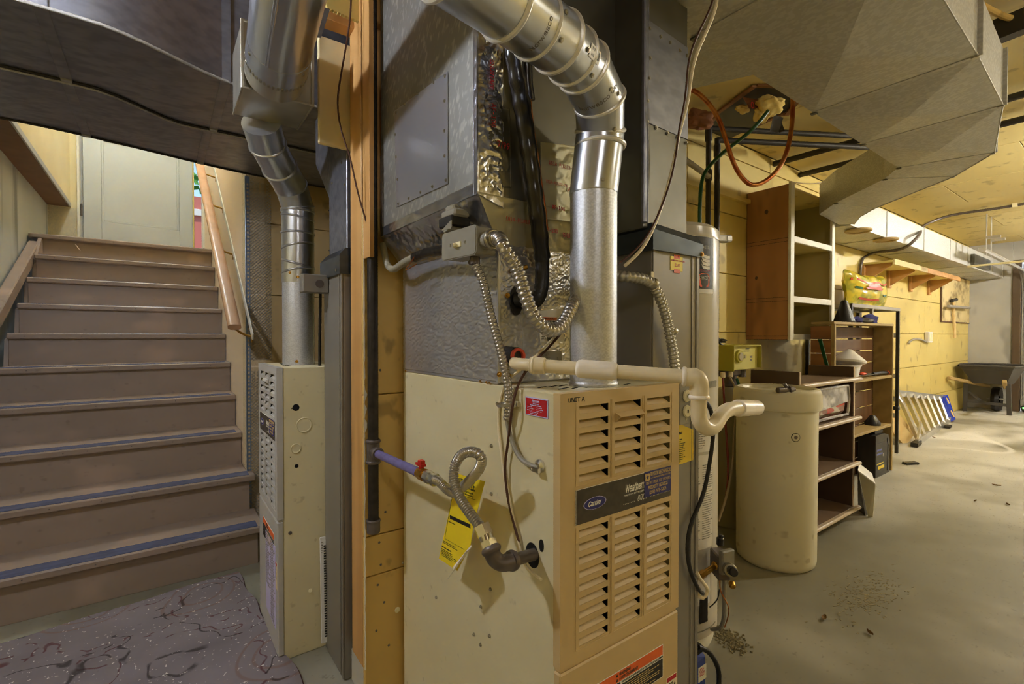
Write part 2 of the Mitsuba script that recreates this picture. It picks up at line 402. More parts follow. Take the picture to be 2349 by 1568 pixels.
# ------------------------------------------------------------------ scene book-keeping
def free(key):
    if key not in COUNT:
        COUNT[key] = 0
        return key
    COUNT[key] += 1
    return '%s_%03d' % (key, COUNT[key])

def thing(name, label, category, group=None):
    k = free(name)
    labels[k] = {'label': label, 'category': category}
    if group:
        labels[k]['group'] = group
    return k

PLY = {}
def part(parent, name, mesh, mat, smooth=30, label=None, kind=None):
    k = free(parent + '__' + name)
    scene[k] = mikit.ply(mesh, 'material_' + mat, smooth=smooth)
    if label or kind:
        labels[k] = {}
        if label:
            labels[k]['label'] = label
        if kind:
            labels[k]['kind'] = kind
    return k

def solo(name, mesh, mat, label, category, group=None, smooth=30, kind=None):
    k = free(name)
    scene[k] = mikit.ply(mesh, 'material_' + mat, smooth=smooth)
    labels[k] = {'label': label, 'category': category}
    if group:
        labels[k]['group'] = group
    if kind:
        labels[k]['kind'] = kind
    return k

def struct(name, mesh, mat, label=None, smooth=False):
    k = free(name)
    if mesh is not None:
        scene[k] = mikit.ply(mesh, 'material_' + mat, smooth=smooth)
    labels[k] = {'kind': 'structure'}
    if label:
        labels[k]['label'] = label
    return k

def screw(c, n, r=0.004, h=0.003):
    c, n = V(c), unit(n)
    return cat(cyl(c, c + n * h * 0.4, r * 1.35, 12), tube([c + n * h * 0.4, c + n * h], [r, r * 0.85], 6))

X, Y, Z = V(1, 0, 0), V(0, 1, 0), V(0, 0, 1)
# ------------------------------------------------------------------ lamps (out of the picture, hanging where the room has them)
for nm, c, r, e in LAMPS:
    where = {0: 'beside the stair foot', 1: 'behind the camera', 2: 'in front of the water softener', 3: 'over the near half of the garage floor', 4: 'near the garage door', 5: 'high over the stair'}[LAMPS.index((nm, c, r, e))]
    t = thing('ceiling_lamp', 'bare bulb on a black cord ' + where, 'lamp')
    g = trimesh.creation.icosphere(2, r)
    g.apply_translation(c)
    k = free(t + '__bulb')
    scene[k] = {**mikit.ply(g, None, smooth=True), 'bsdf': {'type': 'ref', 'id': 'material_label_white'}, 'emitter': {'type': 'area', 'radiance': rgb(list(e))}}
    top = 2.53 if c[2] < 3 else 4.6
    part(t, 'socket', cyl((c[0], c[1], c[2] + r * 0.9), (c[0], c[1], c[2] + r + 0.05), 0.018, 16), 'black_rubber')
    if top - c[2] - r - 0.05 > 0.01:
        part(t, 'cord', cyl((c[0], c[1], c[2] + r + 0.045), (c[0], c[1], top), 0.004, 8), 'black_rubber')

# ------------------------------------------------------------------ floor, ceiling, walls
struct('floor', cbox(-1.9, 10.7, -3.2, 6.2, -0.08, 0.0, 0.001), 'floor_concrete', 'grey stained concrete floor')
ce = struct('ceiling', cat(cbox(-1.9, 10.7, -3.2, 2.96, 2.545, 2.62, 0.001), cbox(0.39, 10.7, 2.955, 3.3, 2.545, 2.62, 0.001), cbox(-1.9, -0.66, 2.955, 3.3, 2.545, 2.62, 0.001)), 'olive_board', 'yellow painted plywood ceiling')
x = 1.35
row = 0
while x < 10.6:
    y = 1.875 if row % 2 == 0 else 1.265
    while y > -3.1:
        y0 = max(y - 1.22, -3.15)
        part(ce, 'panel', cbox(x + 0.003, min(x + 0.915, 10.68), y0 + 0.003, y - 0.002, 2.53 + random.uniform(0, 0.003), 2.545, 0.002), 'ceiling_paint', False)
        y -= 1.22
    if row % 2:
        part(ce, 'panel', cbox(x + 0.003, min(x + 0.915, 10.68), 1.27, 1.873, 2.53, 2.545, 0.002), 'ceiling_paint', False)
    x += 0.92
    row += 1
# joists over the furnaces
for i, jx in enumerate((-1.3, -0.85, -0.4, 0.05, 0.5, 0.95)):
    part(ce, 'joist', cbox(jx, jx + 0.045, -3.1, 2.95, 2.36, 2.545, 0.003), 'wood_brown', False)

wr = struct('wall_right', cbox(1.3, 10.4, 1.892, 2.02, 0.0, 2.545, 0.001), 'olive_board', 'yellow painted plank wall')
zs = [0.0, 0.33, 0.74, 1.15, 1.57, 2.0, 2.41, 2.53]
for i in range(len(zs) - 1):
    xs = [1.31, 2.2 + 0.6 * (i % 2), 3.9 + 0.5 * (i % 3), 5.8 + 0.4 * (i % 2), 8.0 + 0.3 * (i % 3), 10.295]
    for a, b in zip(xs[:-1], xs[1:]):
        part(wr, 'plank', cbox(a + 0.002, b - 0.002, 1.878 + random.uniform(-0.001, 0.001), 1.893, zs[i] + 0.003, zs[i + 1] - 0.003, 0.002), 'yellow_paint', False)
part(wr, 'ledger', cbox(2.6, 3.55, 1.845, 1.88, 2.105, 2.135, 0.002), 'yellow_paint', False)

wb = struct('wall_back', cat(cbox(0.385, 1.4, 3.012, 3.15, 0, 2.545, 0.001), cbox(1.3, 1.4, 1.56, 3.05, 0, 2.545, 0.001)), 'olive_board', 'tan painted plank wall behind the far furnace')
zs = [0.0, 0.155, 0.555, 0.955, 1.354, 1.756, 2.156, 2.53]
for i in range(len(zs) - 1):
    part(wb, 'plank', cbox(0.386, 1.298, 3.0, 3.013, zs[i] + 0.002, zs[i + 1] - 0.002, 0.002), 'tan_paint', False)
for zz in (0.28, 0.42, 0.67, 0.82, 1.08, 1.24, 1.47, 1.64, 1.88, 2.03):
    part(wb, 'nail', screw((0.83, 3.0, zz), -Y, 0.004, 0.002), 'iron_grey')

# partition with the stud end
wp = struct('wall_partition', cbox(0.56, 1.3, 1.443, 1.545, 0.11, 2.545, 0.001), 'olive_board', 'short partition wall with an exposed stud end')
part(wp, 'curb', cbox(0.497, 1.3, 1.446, 1.57, 0.0, 0.112, 0.006), 'wall_concrete', False)
part(wp, 'stud', cbox(0.493, 0.531, 1.444, 1.545, 0.112, 2.50, 0.002), 'wood_stud', False)
part(wp, 'stud', cbox(0.532, 0.559, 1.444, 1.545, 0.112, 2.50, 0.002), 'wood_stud', False)
part(wp, 'stud', cbox(0.497, 0.531, 1.546, 1.558, 0.112, 2.50, 0.002), 'wood_stud', False)
zs = [0.0, 0.392, 0.515, 0.946, 1.515]
for i in range(4):
    part(wp, 'panel', cbox(0.4935, 1.298, 1.4295, 1.4435, zs[i] + 0.0015, zs[i + 1] - 0.0015, 0.002), 'ochre_paint', False)
zz = 0.115
part(wp, 'front_post', cat(cbox(0.4936, 0.4965, 1.374, 1.4295, 1.355, 2.50, 0.001), cbox(0.4936, 0.5075, 1.374, 1.3855, 1.355, 2.50, 0.001)), 'wood_stud', False)
rr = random.Random(5)
ed = []
while zz < 1.5:
    ed.append((rr.uniform(0.002, 0.0048) + (0.006 if 0.82 < zz < 0.95 and rr.random() < .6 else 0), zz))
    zz += rr.uniform(0.006, 0.022)
part(wp, 'torn_paper_edge', prism([(0, 0.113)] + ed + [(0, 1.51)], (0.4935, 1.4294, 0), X, Z, 0.0014), 'white_edge', False)
for px, pz in ((0.52, 1.40), (0.528, 1.20), (0.545, 1.02), (0.522, 0.90), (0.54, 0.80), (0.532, 0.66), (0.56, 0.58), (0.53, 0.545), (0.54, 0.49), (0.545, 0.42), (0.535, 0.36), (0.555, 0.30), (0.53, 0.22), (0.57, 0.16)):
    part(wp, 'nail', screw((px, 1.4295, pz), -Y, 0.0028, 0.0012), 'iron_grey')
part(wp, 'round_plug', cyl((0.598, 1.4296, 0.262), (0.598, 1.4275, 0.262), 0.009, 20, 0.001), 'ivory')

# stairwell
ws = struct('wall_stair_right', cbox(0.385, 0.48, 3.0, 6.4, 0, 4.6, 0.001), 'peach_drywall', 'peach painted drywall beside the stair')
wl = struct('wall_stair_left', cbox(-0.98, -0.80, 2.97, 6.4, 0, 2.3, 0.004), 'wall_concrete_green', 'grey concrete wall beside the stair')
part(wl, 'pier', cbox(-0.802, -0.605, 5.93, 6.4, 1.5, 2.297, 0.006), 'wall_concrete', False)
wu = struct('wall_stair_upper', cbox(-0.98, -0.65, 2.97, 6.4, 2.325, 4.6, 0.001), 'cream_drywall', 'cream drywall above the concrete stair wall')
part(wu, 'sill_plate', cbox(-0.90, -0.648, 2.97, 6.38, 2.298, 2.326, 0.003), 'plate_brown', False)
part(wu, 'corner_bead', cbox(-0.656, -0.6445, 2.97, 6.38, 2.296, 2.335, 0.002), 'lath', False)
we = struct('wall_stair_end', cat(cbox(-0.98, -0.60, 5.93, 6.05, 1.88, 4.6, 0.001), cbox(-0.6, 0.385, 5.93, 6.05, 3.95, 4.6, 0.001)), 'cream_drywall', 'cream wall around the outside door')
part(we, 'jamb', cbox(-0.602, -0.584, 5.91, 6.07, 1.9, 3.95, 0.002), 'trim_white', False)
part(we, 'jamb', cbox(0.366, 0.386, 5.93, 6.07, 1.9, 3.95, 0.002), 'trim_white', False)
part(we, 'door_stop', cbox(-0.586, -0.555, 6.045, 6.065, 1.9, 3.93, 0.002), 'white_plastic', False)
part(we, 'lintel', cbox(-0.602, 0.386, 5.91, 6.07, 3.93, 3.955, 0.002), 'trim_white', False)
struct('ceiling_stair', cbox(-0.98, 0.48, 2.95, 6.4, 4.6, 4.68, 0.001), 'cream_drywall')
struct('wall_stair_front', cbox(-0.98, 0.48, 2.90, 2.96, 2.62, 4.6, 0.001), 'cream_drywall')
struct('trim_1', cbox(-0.66, 0.39, 2.957, 2.972, 2.36, 2.62, 0.002), 'wood_brown', 'wooden header at the edge of the stair opening')
# door ajar to the outside
dh, dth = V(-0.566, 5.99, 0), math.radians(7)
du, dv = V(math.cos(dth), math.sin(dth), 0), V(-math.sin(dth), math.cos(dth), 0)
dd = struct('door_1', None, None, 'pale grey panelled outside door standing ajar')
def dbox(name, a, b, c, d, e, f, m, bb=0.003):
    part(dd, name, xform(cbox(a, b, c, d, e, f, bb), dh, du, dv, Z), m, False)
dbox('stile', 0.0, 0.13, 0, 0.042, 1.915, 3.92, 'door_paint')
dbox('stile', 0.745, 0.862, 0, 0.042, 1.915, 3.92, 'door_paint')
dbox('bottom_rail', 0.13, 0.745, 0, 0.042, 1.915, 2.215, 'door_paint')
dbox('lock_rail', 0.13, 0.745, 0, 0.042, 3.0, 3.12, 'door_paint')
dbox('top_rail', 0.13, 0.745, 0, 0.042, 3.8, 3.92, 'door_paint')
dbox('panel', 0.12, 0.755, 0.015, 0.03, 2.2, 3.02, 'door_paint')
dbox('panel', 0.12, 0.755, 0.015, 0.03, 3.1, 3.82, 'door_paint')
for a, b, e, f in ((0.13, 0.15, 2.215, 3.0), (0.725, 0.745, 2.215, 3.0), (0.15, 0.725, 2.215, 2.237), (0.15, 0.725, 2.98, 3.0)):
    dbox('panel_moulding', a, b, 0.004, 0.018, e, f, 'door_paint', 0.006)
dbox('weather_strip', 0.862, 0.876, -0.004, 0.046, 1.915, 3.92, 'yellow_paint')
part(dd, 'hinge', cat(cbox(-0.588, -0.57, 5.955, 5.99, 2.24, 2.34, 0.002), cyl((-0.575, 5.955, 2.235), (-0.575, 5.955, 2.345), 0.006, 12)), 'iron_grey')
# outside
struct('ground_outside', cbox(-6, 6, 6.4, 14, 1.7, 1.86, 0.001), 'ground')
ff = thing('garden_fence', 'red and white board fence seen through the gap of the outside door', 'fence')
for i in range(26):
    part(ff, 'board', cbox(-2.4 + i * 0.2, -2.4 + i * 0.2 + 0.185, 9.0, 9.02, 1.86, 3.3, 0.003), 'fence_red' if i % 3 else 'fence_grey', False)
part(ff, 'rail', cbox(-2.4, 2.8, 8.96, 9.0, 3.0, 3.1, 0.003), 'fence_grey', False)
lf = []
for i in range(900):
    c = V(RNG.uniform(-1.5, 3.0), RNG.uniform(9.6, 10.6), RNG.uniform(2.6, 4.6))
    lf.append(obox(c, RNG.normal(size=3), RNG.normal(size=3), 0.06, 0.035, 0.002, 1e-4))
hb = thing('garden_shrub', 'green leafy shrub above the fence outside the door gap', 'shrub')
part(hb, 'foliage', cat(lf), 'hedge', False, kind='stuff')
part(hb, 'trunk', cyl((0.7, 10.1, 1.86), (0.75, 10.1, 4.0), 0.04), 'wood_brown')

struct('wall_left', cbox(-1.9, -1.76, -3.2, 3.1, 0, 2.545, 0.001), 'yellow_paint')
struct('wall_left_return', cbox(-1.8, -0.98, 2.97, 3.1, 0, 2.545, 0.001), 'yellow_paint')
struct('wall_front', cbox(-1.9, 10.7, -3.2, -3.05, 0, 2.545, 0.001), 'yellow_paint')
wf_ = struct('wall_far', cat(cbox(10.3, 10.5, 1.39, 1.9, 0, 2.545, 0.004), cbox(10.3, 10.5, -3.1, -2.0, 0, 2.545, 0.004), cbox(10.3, 10.5, -2.0, 1.39, 2.25, 2.545, 0.004)), 'wall_concrete', 'bare grey concrete wall end beside the garage door')
part(wf_, 'jamb', cbox(10.27, 10.4, 1.31, 1.392, 0, 2.25, 0.003), 'jamb_brown', False)
gd = struct('door_2', None, None, 'white sectional garage door')
for i in range(4):
    z0 = 0.03 + i * 0.545
    part(gd, 'section', cbox(10.42, 10.46, -2.0, 1.30, z0, z0 + 0.535, 0.004), 'garage_white', False)
    for j in range(4):
        y0 = -1.92 + j * 0.81
        part(gd, 'raised_panel', cbox(10.408, 10.422, y0, y0 + 0.70, z0 + 0.09, z0 + 0.445, 0.006), 'garage_white', False)
    if i:
        for yy in (1.22, 0.42, -0.4):
            part(gd, 'hinge', cat(cbox(10.402, 10.42, yy - 0.03, yy + 0.03, z0 - 0.06, z0 + 0.05, 0.004), cyl((10.40, yy - 0.03, z0 - 0.005), (10.40, yy + 0.03, z0 - 0.005), 0.008, 10)), 'screw_steel')
        part(gd, 'joint_strip', cbox(10.425, 10.45, -2.0, 1.30, z0 - 0.011, z0 + 0.001, 0.001), 'rack_black', False)
part(gd, 'bottom_seal', cbox(10.42, 10.46, -2.0, 1.30, 0.0, 0.032, 0.002), 'rack_black', False)
tk = thing('door_track', 'galvanized garage door track curving from the wall up to the ceiling', 'track')
pts = [(10.36, 1.265, z) for z in np.linspace(0.05, 1.72, 6)] + [(10.36 - 0.36 * (1 - math.cos(a)), 1.265, 1.72 + 0.36 * math.sin(a)) for a in np.linspace(0.15, math.pi / 2, 9)] + [(x, 1.265, 2.08 + (10 - x) * 0.01) for x in np.linspace(9.8, 7.6, 6)]
pts = np.array(pts)
part(tk, 'rail', cat(tube(pts, 0.022, 6), tube(pts + [0, 0.03, 0], 0.012, 6)), 'aluminium', 20)
for xx in (7.7, 7.95):
    part(tk, 'hanger', cat(cbox(xx - 0.02, xx + 0.02, 1.255, 1.262, 2.05, 2.53, 0.001), cbox(xx - 0.02, xx + 0.02, 1.14, 1.26, 2.24, 2.27, 0.001)), 'aluminium', False)
part(tk, 'spring', corrugated([(7.75, 1.31, 2.14), (9.0, 1.31, 2.13), (10.1, 1.31, 2.11)], 0.024, 0.006, 0.02, 10), 'aluminium')
part(tk, 'wall_bracket', cbox(10.30, 10.36, 1.24, 1.30, 0.10, 0.18, 0.002), 'aluminium', False)
part(tk, 'foot', cbox(10.24, 10.34, 1.18, 1.27, 0.0, 0.09, 0.01), 'rack_black', False)
solo('track_brace', cyl((8.100, 1.489, 1.985), (7.900, 0.504, 1.978), 0.012, 12), 'ivory', 'thin pale rod spanning across in front of the garage door track', 'rod')
# ------------------------------------------------------------------ stair
st = thing('staircase', 'worn brown painted wooden staircase of ten steps with blue grip strips', 'staircase')
for k in range(1, 11):
    y0, z1 = 2.63 + 0.27 * (k - 1), 0.19 * k
    xr = 0.4 + 0.012 if k < 3 else 0.383
    nose = cbox(-0.72, xr, y0, min(y0 + 0.305, 2.998 if k == 2 else 9), z1 - 0.034, z1, 0.006)
    if k == 2:
        nose = cat(nose, cbox(-0.72, 0.383, 2.99, y0 + 0.305, z1 - 0.034, z1, 0.004))
    if k < 10:
        tr = part(st, 'tread', nose, 'stair_paint', False)
        part(tr, 'grip_strip', cbox(-0.70, xr - 0.03, y0 + 0.010, y0 + (0.095 if k < 8 else 0.06), z1 - 0.001, z1 + 0.0022, 0.0008), 'grip_strip', False)
    else:
        tr = part(st, 'landing', cbox(-0.79, 0.383, y0, 6.4, z1 - 0.034, z1, 0.006), 'stair_paint', False)
    for j in range(6):
        xx = -0.6 + j * 0.17 + random.uniform(-0.05, 0.05)
        part(tr, 'nail', cyl((xx, y0 + 0.001, z1 - 0.017), (xx, y0 - 0.0008, z1 - 0.017), 0.0028, 8), 'iron_grey')
    part(st, 'riser', cbox(-0.715, 0.381 if k > 2 else 0.386, y0 + 0.03, y0 + 0.05, z1 - 0.19 - (0 if k == 1 else 0.03), z1 - 0.03, 0.002), 'stair_paint', False)
part(st, 'stringer', prism([(2.66, 0.0), (2.995, 0.0), (2.995, 0.345), (2.93, 0.345), (2.93, 0.155), (2.66, 0.155)], (0.366, 0, 0), Y, Z, 0.018), 'stair_paint', False)
part(st, 'stringer', prism([(2.68, 0.0), (2.95, 0.0), (5.2, 1.58), (5.2, 1.86), (5.04, 1.86)] + [p for k in range(9, 0, -1) for p in ((2.65 + 0.27 * k, 0.19 * k), (2.65 + 0.27 * (k - 1) + 0.03, 0.19 * k - 0.036))][1:], (-0.735, 0, 0), Y, Z, 0.02), 'stair_paint', False)
part(st, 'wood_splinter', beam((-0.524, 5.030, 1.833), (-0.495, 5.020, 1.787), 0.012, 0.006), 'stair_paint', False)
hl = thing('stair_guard_board', 'pinkish brown board fixed along the concrete wall on the left of the stair', 'handrail')
part(hl, 'board', beam((-0.757, 5.06, 1.80), (-0.757, 3.55, 1.03), 0.06, 0.085, b=0.006), 'stair_paint', False)
part(hl, 'bracket', cbox(-0.80, -0.79, 4.9, 4.98, 1.68, 1.75, 0.002), 'iron_grey', False)
part(hl, 'bracket', cbox(-0.80, -0.79, 4.1, 4.18, 1.27, 1.34, 0.002), 'iron_grey', False)
hr = thing('stair_handrail', 'round wooden handrail on brass brackets along the peach drywall', 'handrail')
p0, p1 = V((0.300, 2.743, 1.168)), V((0.272, 4.666, 2.513))
d = unit(p1 - p0)
s = unit(np.cross(Z, d)); w = np.cross(d, s)
prof = [(0.030 * math.cos(a), 0.018 * math.copysign(min(abs(math.sin(a)) ** 0.7, 0.9), math.sin(a))) for a in np.linspace(0, 2 * math.pi, 21)[:-1]]
L = np.linalg.norm(p1 - p0) + 0.5
m = trimesh.creation.extrude_polygon(Polygon(prof), L, engine='earcut')
part(hr, 'rail', xform(m, p0, s, w, d), 'wood_rail', 30)
for f in (0.02, 0.42, 0.74, 1.02):
    q = p0 + d * L * f * 0.8 - w * 0.016
    wall = V(0.3845, q[1], q[2] - 0.06)
    part(hr, 'bracket', cat(tube(curve([q, q - w * 0.02 + V(0.02, 0, -0.012), wall + V(-0.02, 0, 0.005), wall], 0.006), 0.006, 8), cbox(0.379, 0.3848, wall[1] - 0.014, wall[1] + 0.014, wall[2] - 0.03, wall[2] + 0.03, 0.002)), 'brass')
part(hr, 'backing_strip', beam(p0 + V(0.381 - p0[0], 0.0, -0.05), p0 + d * L * 0.9 + V(0.381 - (p0 + d * L * 0.9)[0], 0, -0.05), 0.006, 0.035, b=0.001), 'trim_white', False)

# metal lath at the drywall corner
ml = thing('metal_lath', 'expanded metal lath and corner bead at the end of the peach drywall', 'lath')
out = []
for i in range(13):
    xx = 0.405 + i * 0.0085
    for a, b in ((0.02, 0.955), (0.99, 2.0)):
        if i > 9 and a > 0.5 and False:
            continue
        zz = np.arange(a, b - 0.02 - 0.06 * ((i * 7) % 3 == 0), 0.0085)
        sgn = np.where(np.arange(len(zz)) % 2 == 0, 1, -1) * (1 if i % 2 else -1)
        out.append(tube(np.stack([xx + 0.0042 * sgn, np.full(len(zz), 2.9965), zz], 1), 0.0019, 4, cap=False))
part(ml, 'mesh', cat(out), 'lath', False, kind='stuff')
bead = Polygon([(0, 0), (0.022, 0), (0.022, 2.0), (0, 2.0)])
holes = []
zz = 0.02
while zz < 1.97:
    holes.append(affinity.translate(Polygon([(0.0055 * math.cos(a), 0.0075 * math.sin(a)) for a in np.linspace(0, 2 * math.pi, 9)[:-1]]), 0.0115, zz))
    zz += 0.022
for h in holes:
    bead = bead.difference(h)
part(ml, 'corner_bead', cat(prism(bead, (0.383, 2.9985, 0), X, Z, 0.0012), cyl((0.384, 2.997, 0), (0.384, 2.997, 2.0), 0.0035, 8)), 'lath_blue', False)

# rug
rc = [V((0.287, 2.581, 0.000)), V((0.360, 1.648, 0.000))]
e1 = unit(rc[1] - rc[0])
rp = [rc[0], rc[0] + e1 * 1.35]
lv = unit(V((-0.472, 2.475, 0.000)) - rc[0])
rg = thing('rug', 'worn grey and maroon patterned rug at the foot of the stair', 'rug')
n1, n2 = 46, 34
G = np.zeros((n1, n2, 3))
for i in range(n1):
    for j in range(n2):
        q = rp[0] + lv * (i / (n1 - 1) * 1.75) + e1 * (j / (n2 - 1) * 1.3)
        G[i, j] = q + V(0, 0, 0.009 + 0.004 * meshkit.noise(q * 7)) + V(0.006 * math.sin(q[1] * 23), 0.006 * math.sin(q[0] * 19), 0)
part(rg, 'pile', grid_sheet(G[:, ::-1], 0.008), 'rug_pile', True)
part(rg, 'bound_edge', cat(tube(G[0] + [0, 0, -0.001], 0.005, 8), tube(G[:, 0] + [0, 0, -0.001], 0.005, 8)), 'rug_edge')

# paint chips
rr = random.Random(21)
spots = [(632, 1505, 0.018), (650, 1538, 0.012), (668, 1535, 0.01), (560, 1403, 0.013), (500, 1418, 0.009), (498, 1467, 0.009)]
for i in range(34):
    spots.append((rr.uniform(430, 680), rr.uniform(1370, 1560), rr.uniform(0.003, 0.006)))
onrug = lambda q: (q - rc[0]) @ unit(np.cross(Z, e1)) * (1 if ((lv) @ unit(np.cross(Z, e1))) > 0 else -1)
CH = [(0.316, 1.823, 0.012), (0.323, 1.729, 0.012), (0.346, 1.720, 0.012), (0.266, 2.193, 0.012), (0.177, 2.203, 0.012), (0.161, 2.049, 0.012), (0.318, 2.023, 0.012), (0.294, 2.110, 0.012), (0.243, 2.261, 0.012), (0.338, 1.880, 0.012), (0.320, 1.676, 0.012), (0.198, 2.111, 0.012), (0.261, 1.983, 0.012), (0.289, 1.886, 0.012), (0.139, 2.298, 0.012), (0.274, 2.320, 0.012), (0.317, 2.195, 0.012), (0.330, 1.974, 0.012), (0.205, 1.918, 0.012), (0.135, 2.028, 0.012), (0.104, 2.180, 0.012), (0.262, 1.756, 0.012), (0.230, 1.818, 0.012), (0.215, 2.224, 0.012), (0.333, 2.118, 0.012), (0.318, 1.775, 0.012), (0.270, 2.425, 0.012), (0.206, 2.362, 0.012)]
for i, q in enumerate(CH):
    r0 = (0.016, 0.011, 0.010, 0.012, 0.009, 0.008)[i] if i < 6 else rr.uniform(0.003, 0.006)
    pg = Polygon([(r0 * rr.uniform(0.6, 1.1) * math.cos(a), r0 * rr.uniform(0.4, 0.8) * math.sin(a)) for a in np.linspace(0, 2 * math.pi, 7)[:-1]])
    an = rr.uniform(0, 6)
    solo('paint_chip', prism(pg, V(q) + V(0, 0, 0.0025), V(math.cos(an), math.sin(an), rr.uniform(-.1, .1)), V(-math.sin(an), math.cos(an), 0), 0.0015), 'chip', 'small whitish flake of paint lying on the rug', 'paint chip', 'paint flakes on the rug', False)

# ------------------------------------------------------------------ ducts over the stair foot
def jog(x, a, b, x0, x1):
    t = np.clip((x - x0) / (x1 - x0), 0, 1)
    t = t * t * (3 - 2 * t)
    return a + (b - a) * t
def duct_run(name, label, ya, yb, x0, x1, z0, z1, xs):
    t = thing(name, label, 'air duct')
    segs = [-1.75] + xs + [1.25]
    for a, b in zip(segs[:-1], segs[1:]):
        X_ = np.unique(np.concatenate([[a, b], np.linspace(max(a, x0), min(b, x1), 9) if min(b, x1) > max(a, x0) else [a, b]]))
        v, f = [], []
        for xx in X_:
            A, B = ya(xx), yb(xx)
            mid = (A + B) / 2
            v += [(xx, A, z1), (xx, A, z0), (xx, mid, z0 - 0.014 * math.sin(math.pi * (xx - a) / (b - a))), (xx, B, z0), (xx, B, z1)]
        n = 5
        for i in range(len(X_) - 1):
            for j in range(n):
                q = [i * n + j, i * n + (j + 1) % n, (i + 1) * n + (j + 1) % n, (i + 1) * n + j]
                f += [[q[0], q[1], q[2]], [q[0], q[2], q[3]]]
        for o, sg in ((0, 1), ((len(X_) - 1) * n, -1)):
            for j in range(1, n - 1):
                f.append([o, o + j + 1, o + j] if sg > 0 else [o, o + j, o + j + 1])
        part(t, 'section', trimesh.Trimesh(np.array(v), np.array(f)[:, ::-1], process=False), 'galvanized_dull', 20)
    for xx in xs:
        A, B = ya(xx), yb(xx)
        part(t, 'slip_joint', cat(cbox(xx - 0.016, xx + 0.016, A - 0.003, B + 0.002, z0 - 0.004, z0 + 0.01, 0.001), cbox(xx - 0.016, xx + 0.016, A - 0.004, A + 0.004, z0 - 0.004, z1, 0.001)), 'galvanized_dull', False)
        part(t, 'drive_cleat', cbox(xx - 0.014, xx + 0.014, B - 0.016, B + 0.004, z0 - 0.009, z0 - 0.003, 0.001), 'lath', False)
    A0 = np.linspace(-1.7, 1.2, 60)
    part(t, 'corner_seam', cat(tube(np.stack([A0, ya(A0) - 0.001, np.full(60, z0 - 0.001)], 1), 0.005, 6)), 'galvanized', True)
    part(t, 'far_seam', tube(np.stack([A0, yb(A0) + 0.001, np.full(60, z0 - 0.003)], 1), 0.005, 6), 'dark_iron', True)
duct_run('supply_duct', 'grey sheet metal duct nearer the camera above the foot of the stair', lambda x: jog(x, 1.78, 1.93, -0.16, 0.24), lambda x: jog(x, 2.235, 2.40, -0.2, 0.1), -0.2, 0.24, 2.0, 2.34, [-1.0, -0.25, 0.19])
duct_run('supply_duct', 'grey sheet metal duct farther from the camera, at the edge of the stair opening', lambda x: jog(x, 2.25, 2.415, -0.2, 0.1), lambda x: jog(x, 2.755, 2.925, -0.5, 0.5), -0.5, 0.5, 1.995, 2.30, [-1.0, -0.25, 0.17])
